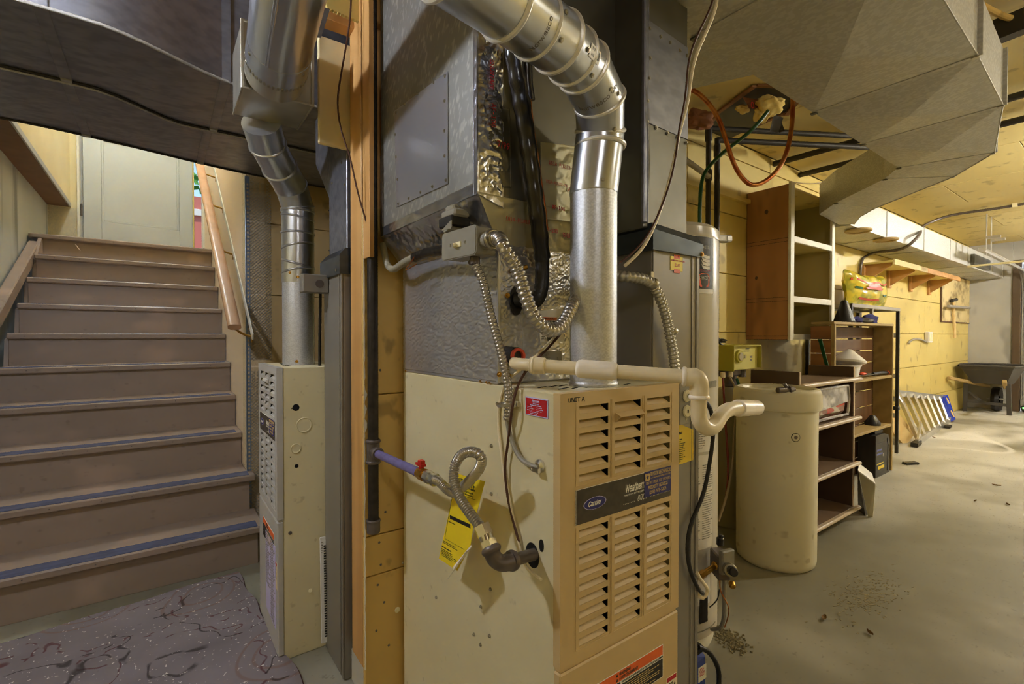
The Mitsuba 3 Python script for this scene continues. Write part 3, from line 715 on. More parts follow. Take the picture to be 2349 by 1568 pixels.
# ------------------------------------------------------------------ furnaces
def furnace(label, o, u, v, door_mat, extra):
    """front at local y = 0 facing -y; x to the right as one faces it"""
    t = thing('furnace', label, 'furnace')
    o, u, v = V(o), V(u), V(v)
    W_, D_, H_ = 0.362, 0.735, 1.015
    P = lambda m: xform(m, o, u, v, Z)
    def q(parent, name, m, mat, smooth=30, **k):
        return part(parent, name, P(m), mat, smooth, **k)
    # casing: side sheets, back, top with a folded rim
    q(t, 'casing', cat(cbox(0, 0.012, 0.02, D_, 0, H_, 0.004), cbox(W_ - 0.012, W_, 0.02, D_, 0, H_, 0.004), cbox(0.01, W_ - 0.01, D_ - 0.01, D_, 0, H_, 0.002),
                      cbox(0, W_, 0.02, D_, H_ - 0.012, H_, 0.004), cbox(0.01, W_ - 0.01, 0.03, D_ - 0.01, 0.0, 0.03, 0.002), cbox(0.01, W_ - 0.01, 0.05, 0.06, 0.0, H_ - 0.02, 0.001)), 'cream', False)
    q(t, 'dark_interior', cbox(0.013, W_ - 0.013, 0.04, 0.049, 0.03, H_ - 0.014, 0.001), 'black_void', False)
    slots = []
    for i in range(6):
        slots.append(obox(V(0.07 + i * 0.035, 0.075 - 0.004 * i, H_ + 0.0004), V(0.9, 0.35, 0), V(-0.35, 0.9, 0), 0.022, 0.0022, 0.0004, 1e-4))
        slots.append(obox(V(0.05 + i * 0.03, 0.12, H_ + 0.0004), V(0.9, 0.35, 0), V(-0.35, 0.9, 0), 0.018, 0.0022, 0.0004, 1e-4))
    q(t, 'top_vent_slots', cat(slots), 'black_void', False)
    # upper door with its louvres
    cols = ((0.043, 0.125), (0.144, 0.226), (0.247, 0.329))
    rows = [0.989 - 0.0265 * i for i in range(6)] + [0.748 - 0.0265 * i for i in range(9)]
    holes = [sbox(a, z - 0.0150, b, z) for a, b in cols for i, z in enumerate(rows)]
    plate = sbox(-0.006, 0.492, 0.364, 1.016)
    for h in holes:
        plate = plate.difference(h)
    ud = q(t, 'upper_door', cat(prism(plate, (0, 0.0015, 0), X, Z, 0.0015), cbox(-0.006, -0.0045, 0, 0.02, 0.492, 1.016, 0.0005), cbox(0.3625, 0.364, 0, 0.02, 0.492, 1.016, 0.0005),
                               cbox(-0.006, 0.364, 0, 0.02, 1.0145, 1.016, 0.0005), cbox(-0.006, 0.364, 0, 0.012, 0.492, 0.4935, 0.0005)), door_mat, False)
    for a, b in cols:
        for i, z in enumerate(rows):
            if a == cols[1][0] and i == 1:
                q(ud, 'door_pull', cat(quad_slab(V(a - 0.002, -0.001, z + 0.004), V(b + 0.002, -0.001, z + 0.004), V(b - 0.004, -0.013, z - 0.004), V(a + 0.004, -0.013, z - 0.004), 0.0015),
                                     prism([(-0.001, z + 0.003), (-0.013, z - 0.004), (-0.001, z - 0.014)], (a, 0, 0), Y, Z, 0.003), prism([(-0.001, z + 0.003), (-0.013, z - 0.004), (-0.001, z - 0.014)], (b - 0.003, 0, 0), Y, Z, 0.003)), door_mat, False)
            q(ud, 'louvre', quad_slab(V(a - 0.001, 0.0012, z - 0.0155), V(b - 0.003, 0.0012, z - 0.0155), V(b - 0.013, 0.014, z - 0.0012), V(a - 0.001, 0.014, z - 0.0012), 0.0012), door_mat, False)
    bd = []
    for (a, b) in cols:
        for (zt, zb) in ((rows[0] + 0.007, rows[5] - 0.021), (rows[6] + 0.007, rows[14] - 0.021)):
            for p, r_ in (((a - 0.009, zb), (b + 0.006, zb)), ((b + 0.006, zb), (b + 0.006, zt)), ((a - 0.009, zb), (a - 0.009, zt))):
                bd.append(beam((p[0], -0.0002, p[1]), (r_[0], -0.0002, r_[1]), 0.0012, 0.0016, up=(0, 1, 0), b=0.0004))
    q(ud, 'pressed_bead', cat(bd), door_mat, False)
    q(t, 'lower_door', cat(cbox(-0.006, 0.364, 0, 0.02, 0.02, 0.484, 0.003), cbox(-0.002, 0.36, 0.004, 0.02, 0.484, 0.490, 0.001)), door_mat, False)
    # badge
    bx0, bx1, bz0, bz1 = 0.033, 0.331, 0.760, 0.828
    bg = q(t, 'badge', cbox(bx0, bx1, -0.0015, 0.0, bz0, bz1, 0.0005), 'badge_dark', False)
    q(bg, 'badge_rim', cat(beam((bx0, -0.0016, bz1), (bx1, -0.0016, bz1), 0.001, 0.0012, up=(0, 1, 0)), beam((bx0, -0.0016, bz0), (bx0, -0.0016, bz1), 0.001, 0.0012, up=(0, 1, 0))), 'label_white', False)
    cx, cz = bx0 + 0.052, bz0 + 0.034
    el = lambda k: [(k * 0.030 * math.cos(a), k * 0.0115 * math.sin(a)) for a in np.linspace(0, 2 * math.pi, 33)[:-1]]
    q(bg, 'oval_emblem_rim', prism(el(1.06), (cx, -0.0015, cz), X, Z, 0.0004), 'lilac', False)
    q(bg, 'oval_emblem', prism(el(1.0), (cx, -0.0019, cz), X, Z, 0.0003), 'label_blue', False)
    def slant(m, k=0.22, z0=0.0):
        m.vertices[:, 0] += (m.vertices[:, 2] - z0) * k
        return m
    q(bg, 'emblem_lettering', slant(text('Carrier', 0.0095, (cx - 0.001, -0.0022, cz - 0.0045), X, Z, 0.0003, True, 0.85, True), 0.25, cz), 'label_white', False)
    q(bg, 'lettering', cat(slant(text('Weathermaker', 0.0165, (bx0 + 0.135, -0.0015, bz0 + 0.036), X, Z, 0.0003, True, 0.62), 0.15, bz0),
                           text('ENERGY EFFICIENT', 0.0035, (bx0 + 0.137, -0.0015, bz0 + 0.0285), X, Z, 0.0003, False, 1.6),
                           slant(text('8000', 0.0125, (bx0 + 0.178, -0.0015, bz0 + 0.011), X, Z, 0.0003, False, 0.75), 0.2, bz0)), 'label_white', False)
    dots = [cyl((bx0 + 0.137 + i * 0.0048, -0.0015, bz0 + 0.0125), (bx0 + 0.137 + i * 0.0048, -0.0019, bz0 + 0.0125), 0.0009, 6) for i in range(8)]
    dots += [cyl((bx0 + 0.225 + i * 0.0048, -0.0015, bz0 + 0.0125), (bx0 + 0.225 + i * 0.0048, -0.0019, bz0 + 0.0125), 0.0009, 6) for i in range(15)]
    q(bg, 'dotted_line', cat(dots), 'label_white', False)
    stk = q(t, 'blue_sticker', cbox(0.236, 0.330, -0.0026, -0.0018, 0.7735, 0.829, 0.0003), 'label_blue', False)
    s5 = [((0.0062 if i % 2 == 0 else 0.0026) * math.sin(i * math.pi / 5), (0.0062 if i % 2 == 0 else 0.0026) * math.cos(i * math.pi / 5)) for i in range(10)]
    q(stk, 'star_square', prism(sbox(-0.0075, -0.008, 0.0075, 0.008).difference(Polygon(s5)), (0.2465, -0.0026, 0.8165), X, Z, 0.0003), 'ink_tan', False)
    q(stk, 'lettering', cat(text('BRYSON MECHANICAL', 0.0085, (0.256, -0.0026, 0.8175), X, Z, 0.0003, True, 0.56), text('BLUE STAR PRIORITY SERVICE PROTECTION', 0.003, (0.2565, -0.0026, 0.8115), X, Z, 0.0003, False, 0.78),
                            text('10% OFF LABOR  15% OFF PARTS', 0.0062, (0.240, -0.0026, 0.8005), X, Z, 0.0003, False, 0.62), text('PRIORITY SERVICE', 0.0072, (0.283, -0.0026, 0.7895), X, Z, 0.0003, True, 0.75, True),
                            text('(208) 703-5326', 0.0072, (0.283, -0.0026, 0.7785), X, Z, 0.0003, True, 0.75, True)), 'ink_tan', False)
    # labels on the lower door
    wl_ = q(t, 'warning_label', cbox(0.085, 0.306, -0.0009, 0.0, 0.352, 0.427, 0.0003), 'label_white', False)
    q(wl_, 'orange_band', cbox(0.087, 0.304, -0.0013, -0.0008, 0.404, 0.4255, 0.0002), 'label_orange', False)
    q(wl_, 'black_field', cbox(0.165, 0.304, -0.0013, -0.0008, 0.354, 0.3955, 0.0002), 'label_black', False)
    q(wl_, 'black_field', cbox(0.087, 0.162, -0.0013, -0.0008, 0.354, 0.4025, 0.0002), 'label_black', False)
    q(wl_, 'lettering', cat(text('WARNING', 0.0058, (0.158, -0.0013, 0.4165), X, Z, 0.0003, True, 0.9), text('AVERTISSEMENT', 0.0058, (0.158, -0.0013, 0.4075), X, Z, 0.0003, True, 0.9),
                            text('FOR USE WITH APPLIANCES IN THE STATE OF CALIFORNIA', 0.0042, (0.166, -0.001, 0.3975), X, Z, 0.0003, True, 0.82),
                            prism([(0.148, 0.4165), (0.1545, 0.4165), (0.15125, 0.4225)], (0, -0.0013, 0), X, Z, 0.0003), prism([(0.148, 0.4065), (0.1545, 0.4065), (0.15125, 0.4125)], (0, -0.0013, 0), X, Z, 0.0003)), 'ink_black', False)
    q(wl_, 'fine_print', bars(8, 0.13, 0.0018, (0.169, -0.0013, 0.392), X, Z, 0.0003, pitch=0.0046), 'ink_tan', False)
    sl = q(t, 'paper_label', cbox(0.318, 0.357, -0.0009, 0.0, 0.25, 0.342, 0.0003), 'pvc', False)
    q(sl, 'red_band', cbox(0.3195, 0.3555, -0.0012, -0.0008, 0.331, 0.341, 0.0002), 'label_red', False)
    q(sl, 'fine_print', bars(12, 0.033, 0.0016, (0.320, -0.0009, 0.326), X, Z, 0.0003), 'ink_black', False)
    extra(t, P)
    return t

def plug(c, n, r, mat_t, t, ring_only=False):
    pass

def extra_a(t, P):
    # marker writing and the notices of the near furnace, written in world space
    part(t, 'handwriting', cat(text('UNIT A', 0.0085, (0.622, 0.6718, 0.9985), X, Z, 0.0004, False, 1.1)), 'ink_black', False)
    rl = part(t, 'red_label', cat(cbox(0.6075, 0.6101, 0.7125, 0.784, 0.963, 1.001, 0.0006)), 'lilac', False)
    part(rl, 'red_field', cbox(0.6069, 0.6076, 0.715, 0.7815, 0.9655, 0.9985, 0.0004), 'label_red', False)
    part(rl, 'lettering', cat(text('Bryson', 0.0052, (0.6069, 0.7485, 0.9915), -Y, Z, 0.0003, True, 0.95, True), text('Mechanical', 0.0026, (0.6069, 0.7485, 0.9875), -Y, Z, 0.0003, True, 0.95, True),
                              text('Heating & Air Conditioning', 0.0022, (0.6069, 0.7485, 0.9843), -Y, Z, 0.0003, True, 0.95, True)), 'lilac', False)
    part(rl, 'fine_print', cat(bars(3, 0.024, 0.0013, (0.6069, 0.7765, 0.982), -Y, Z, 0.0003, pitch=0.0035), bars(3, 0.024, 0.0013, (0.6069, 0.7465, 0.982), -Y, Z, 0.0003, pitch=0.0035), bars(2, 0.035, 0.0013, (0.6069, 0.766, 0.972), -Y, Z, 0.0003, pitch=0.003)), 'lilac', False)
    oval = lambda a, b: [(a * math.cos(s), b * math.sin(s)) for s in np.linspace(0, 2 * math.pi, 33)[:-1]]
    part(t, 'pipe_opening', prism(oval(0.0215, 0.0255), (0.610, 0.763, 0.678), Y * -1, Z, 0.0006), 'black_void', False)
    part(t, 'open_knockout', prism(oval(0.0075, 0.0125), (0.610, 0.734, 0.708), Y * -1, Z, 0.0006), 'black_void', False)
    for q in ((0.610, 0.889, 0.973), (0.610, 0.912, 0.874), (0.610, 0.912, 0.764), (0.610, 0.916, 0.543), (0.610, 0.920, 0.433), (0.610, 0.959, 0.392), (0.610, 0.957, 0.484), (0.610, 1.186, 0.405), (0.610, 0.988, 0.402), (0.610, 1.410, 0.415), (0.609, 0.689, 0.922), (0.609, 0.689, 0.820), (0.609, 0.687, 0.589)):
        part(t, 'screw', screw(V(q), -X, 0.0032, 0.004), 'screw_steel')
    for q in ((0.610, 0.958, 1.022), (0.610, 0.932, 1.022), (0.610, 0.919, 1.023), (0.610, 1.386, 1.031)):
        part(t, 'screw', screw(V(q[0] + 0.003, q[1], 1.018), -X, 0.0035, 0.006), 'brass')

def extra_b(t, P):
    oval = lambda a: [(a * math.cos(s), a * math.sin(s)) for s in np.linspace(0, 2 * math.pi, 33)[:-1]]
    f = 1.7995
    for q, r in (((0.382, 1.800, 0.875), 0.0115), ((0.383, 1.800, 0.670), 0.0065), ((0.369, 1.800, 0.872), 0.0018), ((0.363, 1.800, 0.704), 0.0018)):
        part(t, 'open_knockout', prism(oval(r), q, X, Z, 0.0006), 'black_void', False)
    for q, r in (((0.408, 1.800, 0.811), 0.0245), ((0.381, 1.800, 0.732), 0.0155)):
        part(t, 'knockout', cat(prism(oval(r * 0.93), q, X, Z, 0.001), tube([V(q) + V(r * math.cos(a), 0, r * math.sin(a)) for a in np.linspace(0, 2 * math.pi, 33)], 0.0024, 6)), 'cream')
    part(t, 'round_plug', cyl((0.426, 1.800, 0.218), (0.426, 1.797, 0.219), 0.0065, 16, 0.001), 'ivory')
    part(t, 'screw', screw((0.361, 1.800, 0.440), -Y, 0.0045, 0.004), 'iron_grey')
    b = []
    nl = V(0, -1, 0)
    part(t, 'instruction_sheet', cbox(0.3185, 0.3202, 1.83, 2.02, 0.10, 0.39, 0.0004), 'lilac', False)
    part(t, 'fine_print', cat(bars(20, 0.085, 0.0035, (0.3185, 2.015, 0.385), -Y, Z, 0.0004, pitch=0.0095), bars(30, 0.08, 0.0035, (0.3185, 1.92, 0.385), -Y, Z, 0.0004, pitch=0.0095)), 'ink_grey', False)

furnace('tall cream gas furnace in the middle, marked UNIT A by hand, with tan louvred door', (0.61, 0.672, 0), X, Y, 'tan_door', extra_a)
furnace('farther cream gas furnace between the stair and the wooden stud, seen from its side', (0.32, 2.162, 0), -Y, X, 'grey_door', extra_b)

# ------------------------------------------------------------------ return air columns
rb = thing('return_air_cabinet', 'grey sheet metal return column between the far furnace and the wooden stud', 'air duct')
part(rb, 'body', cbox(0.475, 1.25, 1.575, 1.792, 0.0, 1.38, 0.006), 'return_paint', False)
part(rb, 'edge_fold', cat(cbox(0.472, 0.478, 1.60, 1.606, 0.01, 1.38, 0.001), cbox(0.472, 0.478, 1.575, 1.583, 0.01, 1.38, 0.001)), 'return_paint', False)
part(rb, 'cap', cat(hullof([(0.466, 1.572, 1.325), (0.466, 1.803, 1.325), (0.466, 1.572, 1.385), (0.466, 1.803, 1.385), (1.26, 1.572, 1.325), (1.26, 1.803, 1.325), (0.486, 1.575, 1.41), (0.486, 1.79, 1.41), (1.25, 1.575, 1.41), (1.25, 1.79, 1.41)])), 'blue_steel', False)
part(rb, 'riser_duct', cbox(0.492, 1.2, 1.58, 1.78, 1.40, 1.995, 0.003), 'galvanized_dull', False)
part(rb, 'gusset', prism([(1.78, 1.60), (1.78, 1.97), (1.99, 1.97), (1.99, 1.80)], (0.50, 0, 0), Y, Z, 0.3), 'galvanized_dull', False)
for yy, zz in ((1.60, 1.62), (1.63, 1.70), (1.66, 1.86), (1.74, 1.66), (1.76, 1.80), (1.70, 1.93), (1.62, 1.90)):
    part(rb, 'screw', screw((0.492, yy, zz), -X, 0.0035, 0.003), 'screw_steel')
part(rb, 'screw', screw((0.466, 1.61, 1.34), -X, 0.004, 0.003), 'screw_steel')
hb_ = thing('conduit_box', 'small grey steel electrical box on the left of the far return column', 'electrical box')
part(hb_, 'body', cbox(0.388, 0.474, 1.72, 1.765, 1.272, 1.335, 0.003), 'return_paint', False)
part(hb_, 'knockout', cyl((0.443, 1.7195, 1.303), (0.443, 1.7185, 1.303), 0.014, 20), 'iron_grey')
part(hb_, 'cable', hose([(0.455, 1.76, 1.274), (0.462, 1.79, 1.2), (0.468, 1.82, 1.1), (0.47, 1.83, 1.017)], 0.005), 'black_rubber')
ps = thing('plastic_strip', 'white plastic strip leaning upright against the side of the far furnace', 'strip')
part(ps, 'body', beam((0.4665, 1.786, 0.405), (0.4665, 1.772, 0.03), 0.021, 0.006, up=(0, 1, 0), b=0.001), 'white_plastic', False)
a_, b_ = V(0.4725, 1.780, 0.40), V(0.4725, 1.768, 0.045)
part(ps, 'teeth', cat([obox(a_ + (b_ - a_) * (i / 40), X, Z, 0.005, 0.0018, 0.0025, 0.0005) for i in range(3, 40)]), 'black_rubber', False)
part(ps, 'lettering', text('COLUMBIA', 0.008, (0.458, 1.7815, 0.39), -Z, X, 0.0005, True, 1.3), 'ink_grey', False)

ra = thing('return_air_cabinet', 'grey sheet metal return column on the right of the near furnace', 'air duct')
part(ra, 'body', cbox(0.978, 1.168, 0.75, 1.38, 0.0, 1.35, 0.006), 'return_paint', False)
part(ra, 'edge_fold', cat(cbox(1.158, 1.171, 0.747, 0.753, 0.01, 1.345, 0.001), cbox(1.138, 1.142, 0.7475, 0.752, 0.01, 1.345, 0.001), cbox(0.976, 0.984, 0.7475, 0.752, 0.01, 1.345, 0.001)), 'return_paint', False)
part(ra, 'cap', hullof([(0.966, 0.741, 1.335), (1.178, 0.741, 1.335), (0.966, 1.38, 1.335), (1.178, 1.38, 1.335), (0.966, 0.741, 1.385), (1.178, 0.741, 1.37), (0.966, 1.38, 1.385), (1.178, 1.38, 1.37), (0.975, 0.752, 1.403), (1.165, 0.752, 1.39), (0.975, 1.38, 1.403), (1.165, 1.38, 1.39)]), 'blue_steel', False)
rd = part(ra, 'riser_duct', cbox(0.955, 1.132, 0.76, 1.3, 1.39, 1.990, 0.003), 'sheet_dark', False)
part(ra, 'corner_seam', cat(cbox(0.949, 0.962, 0.754, 0.766, 1.40, 1.99, 0.003), cbox(0.966, 0.970, 0.757, 0.762, 1.40, 1.99, 0.001)), 'galvanized_dull', False)
part(ra, 'patch_panel', quad_slab((0.963, 0.758, 1.646), (1.132, 0.758, 1.644), (1.130, 0.758, 1.884), (0.965, 0.758, 1.895), 0.001), 'galvanized_dull', False)
for q in ((0.971, 0.758, 1.875), (1.014, 0.758, 1.871), (1.053, 0.758, 1.870), (1.095, 0.758, 1.865), (1.126, 0.758, 1.862), (0.973, 0.758, 1.804), (0.970, 0.758, 1.754), (0.965, 0.758, 1.698), (0.964, 0.758, 1.647), (0.998, 0.758, 1.641), (1.044, 0.758, 1.639), (1.086, 0.758, 1.639), (1.124, 0.758, 1.634)):
    part(ra, 'screw', screw(V(q), -Y, 0.0035, 0.0035), 'screw_steel')
part(ra, 'screw', screw((1.172, 0.741, 1.343), -Y, 0.0045, 0.004), 'brass')
lb = part(ra, 'sticker', cbox(1.046, 1.098, 0.7488, 0.7502, 1.292, 1.328, 0.0006), 'label_yellow', False)
part(lb, 'red_corners', cat(cbox(1.06, 1.086, 0.7486, 0.7489, 1.322, 1.333, 0.0001), cbox(1.06, 1.086, 0.7486, 0.7489, 1.286, 1.296, 0.0001)), 'label_orange', False)
part(lb, 'lettering', cat(text('C   A', 0.006, (1.062, 0.7486, 1.3255), X, Z, 0.0003, True), text('FABRICATION & ENGRG, INC.', 0.0035, (1.049, 0.7486, 1.316), X, Z, 0.0003, True, 0.85), text('1567', 0.007, (1.062, 0.7486, 1.303), X, Z, 0.0003, True)), 'ink_red', False)
yn = part(ra, 'yellow_notice', quad_slab((1.051, 0.747, 0.790), (1.148, 0.748, 0.794), (1.147, 0.748, 0.875), (1.050, 0.748, 0.910), 0.001), 'label_buff', False)
part(yn, 'lettering', text('FOLLOWING', 0.006, (1.050, 0.747, 0.870), X, Z, 0.0003, True, 0.9), 'ink_black', False)
part(yn, 'fine_print', bars(12, 0.050, 0.0018, (1.059, 0.747, 0.857), X, Z, 0.0003, pitch=0.0052), 'ink_black', False)
ob = thing('outlet_box', 'grey steel electrical plate with two round cream sockets beside the near furnace top', 'outlet')
c0 = V((1.091, 0.735, 0.954))
part(ob, 'plate', cat(cbox(c0[0] - 0.024, c0[0] + 0.014, 0.733, 0.7375, c0[2] - 0.056, c0[2] + 0.05, 0.002), cbox(c0[0] - 0.024, c0[0] + 0.014, 0.7375, 0.749, c0[2] - 0.05, c0[2] + 0.045, 0.002)), 'plastic_grey', False)
for zz in (0.017, -0.022):
    part(ob, 'socket', cat(lathe([(0, 0), (0.014, 0), (0.016, 0.003), (0.014, 0.0065), (0.0, 0.0065)], (0, 0, 0), 24).apply_transform(trimesh.transformations.rotation_matrix(math.pi / 2, X)).apply_translation((c0[0] + 0.001, 0.7335, c0[2] + zz))), 'ivory')
    part(ob, 'socket_slot', cbox(c0[0] - 0.002, c0[0] + 0.003, 0.7262, 0.7272, c0[2] + zz - 0.004, c0[2] + zz + 0.004, 0.0004), 'black_rubber', False)
part(ob, 'screw', screw(c0 + V(0.001, -0.002, -0.043), -Y, 0.003, 0.002), 'screw_steel')
pc = thing('power_cord', 'thick black power cord hanging from the round sockets down past the water heater', 'cord')
part(pc, 'plug', cyl((c0[0] + 0.004, 0.727, c0[2] + 0.017), (c0[0] + 0.012, 0.705, c0[2] + 0.016), 0.008, 14, 0.003), 'black_rubber')
part(pc, 'cable', hose([(c0[0] + 0.012, 0.705, c0[2] + 0.016), (1.142, 0.710, 0.954), (1.186, 0.720, 0.921), (1.212, 0.730, 0.864), (1.204, 0.735, 0.781), (1.176, 0.740, 0.690), (1.125, 0.738, 0.632), (1.108, 0.738, 0.567), (1.130, 0.738, 0.492), (1.165, 0.740, 0.443), (1.214, 0.760, 0.409)], 0.0055), 'black_rubber')
part(pc, 'cream_lead', hose([(1.161, 0.745, 0.489), (1.198, 0.750, 0.449), (1.235, 0.760, 0.403), (1.222, 0.765, 0.391), (1.204, 0.770, 0.406)], 0.005), 'ivory_wire')

# ------------------------------------------------------------------ coil cabinet, transition and plenum of the near furnace
cc = thing('coil_cabinet', 'silver embossed coil cabinet on top of the near furnace', 'coil cabinet')
part(cc, 'body', cbox(0.612, 0.97, 0.887, 1.405, 1.016, 1.335, 0.003), 'coil_sheet', False)
def emboss(a, b, c, d, nu, nv, seed):
    a, b, c, d = map(V, (a, b, c, d))
    s, t_ = np.meshgrid(np.linspace(0, 1, nu), np.linspace(0, 1, nv), indexing='ij')
    P_ = (a * ((1 - s) * (1 - t_))[..., None] + b * (s * (1 - t_))[..., None] + c * (s * t_)[..., None] + d * ((1 - s) * t_)[..., None])
    n = unit(np.cross(b - a, d - a))
    w = meshkit.noise(P_ * V(150, 95, 190) + meshkit.noise(P_ * 60, seed + 3)[..., None] * 2.0, seed)
    return grid_sheet(P_ + n * (w * 0.0026)[..., None], 0.002)
part(cc, 'embossed_side', emboss((0.6105, 1.403, 1.024), (0.6105, 0.889, 1.024), (0.6105, 0.889, 1.332), (0.6105, 1.403, 1.332), 290, 190, 1), 'coil_sheet', True)
part(cc, 'embossed_front', emboss((0.6125, 0.8865, 1.02), (0.969, 0.8865, 1.02), (0.969, 0.8865, 1.332), (0.6125, 0.8865, 1.332), 200, 180, 2), 'coil_sheet', True)
part(cc, 'front_seam', cat(cbox(0.609, 0.616, 0.884, 0.892, 1.018, 1.33, 0.001), cbox(0.676, 0.679, 0.8845, 0.888, 1.018, 1.2, 0.0006), cbox(0.6095, 0.613, 0.89, 1.40, 1.016, 1.022, 0.001)), 'coil_sheet', False)
wl2 = part(cc, 'warning_label', quad_slab((0.730, 0.884, 1.110), (0.807, 0.884, 1.115), (0.802, 0.884, 1.192), (0.726, 0.884, 1.184), 0.001), 'label_white', False)
g = V((0.730, 0.884, 1.110))
part(wl2, 'orange_band', cbox(g[0] + 0.003, g[0] + 0.052, 0.8833, 0.8838, g[2] + 0.053, g[2] + 0.060, 0.0002), 'label_orange', False)
part(wl2, 'black_field', cbox(g[0] + 0.022, g[0] + 0.052, 0.8833, 0.8838, g[2] + 0.003, g[2] + 0.052, 0.0002), 'label_black', False)
part(wl2, 'lettering', cat(text('WARNING', 0.0048, (g[0] + 0.014, 0.8833, g[2] + 0.0542), X, Z, 0.0002, True), bars(3, 0.016, 0.0013, (g[0] + 0.004, 0.8838, g[2] + 0.014), X, Z, 0.0002), prism([(0, 0.02), (0.006, 0.022), (0.004, 0.03), (0.008, 0.028), (0.007, 0.036), (0.012, 0.03), (0.014, 0.022), (0.008, 0.018)], (g[0] + 0.004, 0.8838, g[2]), X, Z, 0.0002)), 'ink_black', False)
part(wl2, 'fine_print', bars(9, 0.026, 0.0018, (g[0] + 0.0235, 0.8833, g[2] + 0.049), X, Z, 0.0002, pitch=0.0045), 'label_white', False)
pl2 = part(cc, 'rating_plate', quad_slab((0.726, 0.884, 1.055), (0.801, 0.884, 1.052), (0.798, 0.884, 1.087), (0.726, 0.884, 1.090), 0.001), 'plastic_grey', False)
part(pl2, 'fine_print', cat(bars(6, 0.032, 0.0018, (0.731, 0.884, 1.086), X, Z, 0.0002), text('UL', 0.0075, (0.779, 0.884, 1.065), X, Z, 0.0002, True, 0.8)), 'ink_grey', False)
ovl = [(0.0165 * math.cos(s), 0.033 * math.sin(s)) for s in np.linspace(0, 2 * math.pi, 33)[:-1]]
gr = part(cc, 'rubber_grommet', prism(ovl, (0.657, 0.883, 1.205), X, Z, 0.0045), 'black_rubber', False)
part(gr, 'boot', cyl((0.653, 0.881, 1.207), (0.666, 0.862, 1.210), 0.0165, 20, 0.003), 'black_rubber')
dp = part(cc, 'drain_stub', cyl((0.630, 0.885, 1.084), (0.625, 0.835, 1.082), 0.0185, 28, 0.002), 'black_rubber')
c1, c2 = V((0.625, 0.836, 1.082)), V((0.624, 0.828, 1.082))
ax = unit(c2 - c1)
rp_ = trimesh.creation.revolve(np.array([(0.0, -0.010), (0.0108, -0.010), (0.0112, 0.009), (0.0128, 0.0105), (0.0160, 0.0100), (0.0168, 0.008), (0.0168, 0.0)]), sections=32)
t1_ = unit(np.cross(ax, Z)); part(dp, 'red_plug', xform(rp_, c1, t1_, np.cross(ax, t1_), ax), 'coral_plastic', 30)
for q in ((0.634, 0.884, 1.216), (0.639, 0.884, 1.034), (0.611, 0.884, 1.039)):
    part(cc, 'screw', screw(V(q), -Y, 0.0045, 0.006), 'brass')
part(cc, 'valve_stub', cyl((0.641, 0.883, 1.271), (0.673, 0.860, 1.281), 0.005, 12), 'brass')

pn = thing('supply_plenum', 'tall galvanized plenum with foil taped corners above the near furnace', 'air duct')
part(pn, 'body', cbox(0.537, 0.985, 0.857, 1.398, 1.42, 2.35, 0.002), 'galvanized_plenum', False)
part(pn, 'front_sheet', cbox(0.60, 0.986, 0.8545, 0.858, 1.42, 2.35, 0.001), 'sheet_dark', False)
pa = part(pn, 'access_panel', quad_slab((0.534, 1.273, 1.483), (0.534, 0.979, 1.473), (0.534, 0.979, 1.728), (0.534, 1.287, 1.753), 0.002), 'steel_panel', False)
for q in ((0.534, 1.273, 1.744), (0.534, 1.214, 1.744), (0.534, 1.134, 1.740), (0.534, 1.047, 1.732), (0.534, 0.990, 1.722), (0.534, 0.992, 1.666), (0.534, 0.993, 1.598), (0.534, 0.993, 1.540), (0.534, 0.987, 1.483), (0.534, 1.055, 1.485), (0.534, 1.120, 1.487), (0.534, 1.191, 1.488), (0.534, 1.260, 1.489), (0.534, 1.265, 1.557), (0.534, 1.274, 1.622), (0.534, 1.280, 1.686)):
    part(pa, 'screw', screw(V(q), -X, 0.003, 0.003), 'screw_steel')
def crumple(a, b, c, d, nu, nv, amp, seed, th=0.0012, f=40):
    a, b, c, d = map(V, (a, b, c, d))
    s, t_ = np.meshgrid(np.linspace(0, 1, nu), np.linspace(0, 1, nv), indexing='ij')
    P_ = (a * ((1 - s) * (1 - t_))[..., None] + b * (s * (1 - t_))[..., None] + c * (s * t_)[..., None] + d * ((1 - s) * t_)[..., None])
    n = unit(np.cross(b - a, d - a))
    w = np.abs(meshkit.fbm(P_ * f, 3, seed) - 0.5) * 2
    e = np.minimum(np.minimum(s, 1 - s), np.minimum(t_, 1 - t_))
    return grid_sheet(P_ + n * (w * amp * np.clip(e * 12, 0.25, 1))[..., None], th)
part(pn, 'foil_tape', crumple((0.5355, 1.398, 1.421), (0.5355, 0.855, 1.421), (0.5355, 0.855, 1.447), (0.5355, 1.398, 1.447), 120, 10, 0.003, 1), 'foil', True)
part(pn, 'foil_tape', crumple((0.5355, 1.398, 1.42), (0.5355, 1.384, 1.42), (0.5355, 1.384, 1.66), (0.5355, 1.398, 1.66), 6, 60, 0.003, 2), 'foil', True)
part(pn, 'foil_tape', crumple((0.5345, 0.868, 1.42), (0.5345, 0.853, 1.42), (0.5345, 0.853, 1.86), (0.5345, 0.868, 1.86), 6, 80, 0.004, 3), 'foil', True)
part(pn, 'foil_tape', crumple((0.536, 0.854, 1.42), (0.602, 0.854, 1.40), (0.602, 0.854, 1.86), (0.536, 0.854, 1.86), 26, 150, 0.006, 4, f=60), 'foil', True)
part(pn, 'foil_wrap', crumple((0.612, 1.405, 1.333), (0.612, 0.886, 1.333), (0.5365, 0.854, 1.421), (0.5365, 1.398, 1.421), 150, 36, 0.012, 5, f=26), 'foil', True)
part(pn, 'foil_wrap', crumple((0.610, 0.886, 1.328), (0.972, 0.886, 1.328), (0.985, 0.853, 1.425), (0.536, 0.853, 1.425), 110, 30, 0.006, 6, f=26), 'foil_paper', True)
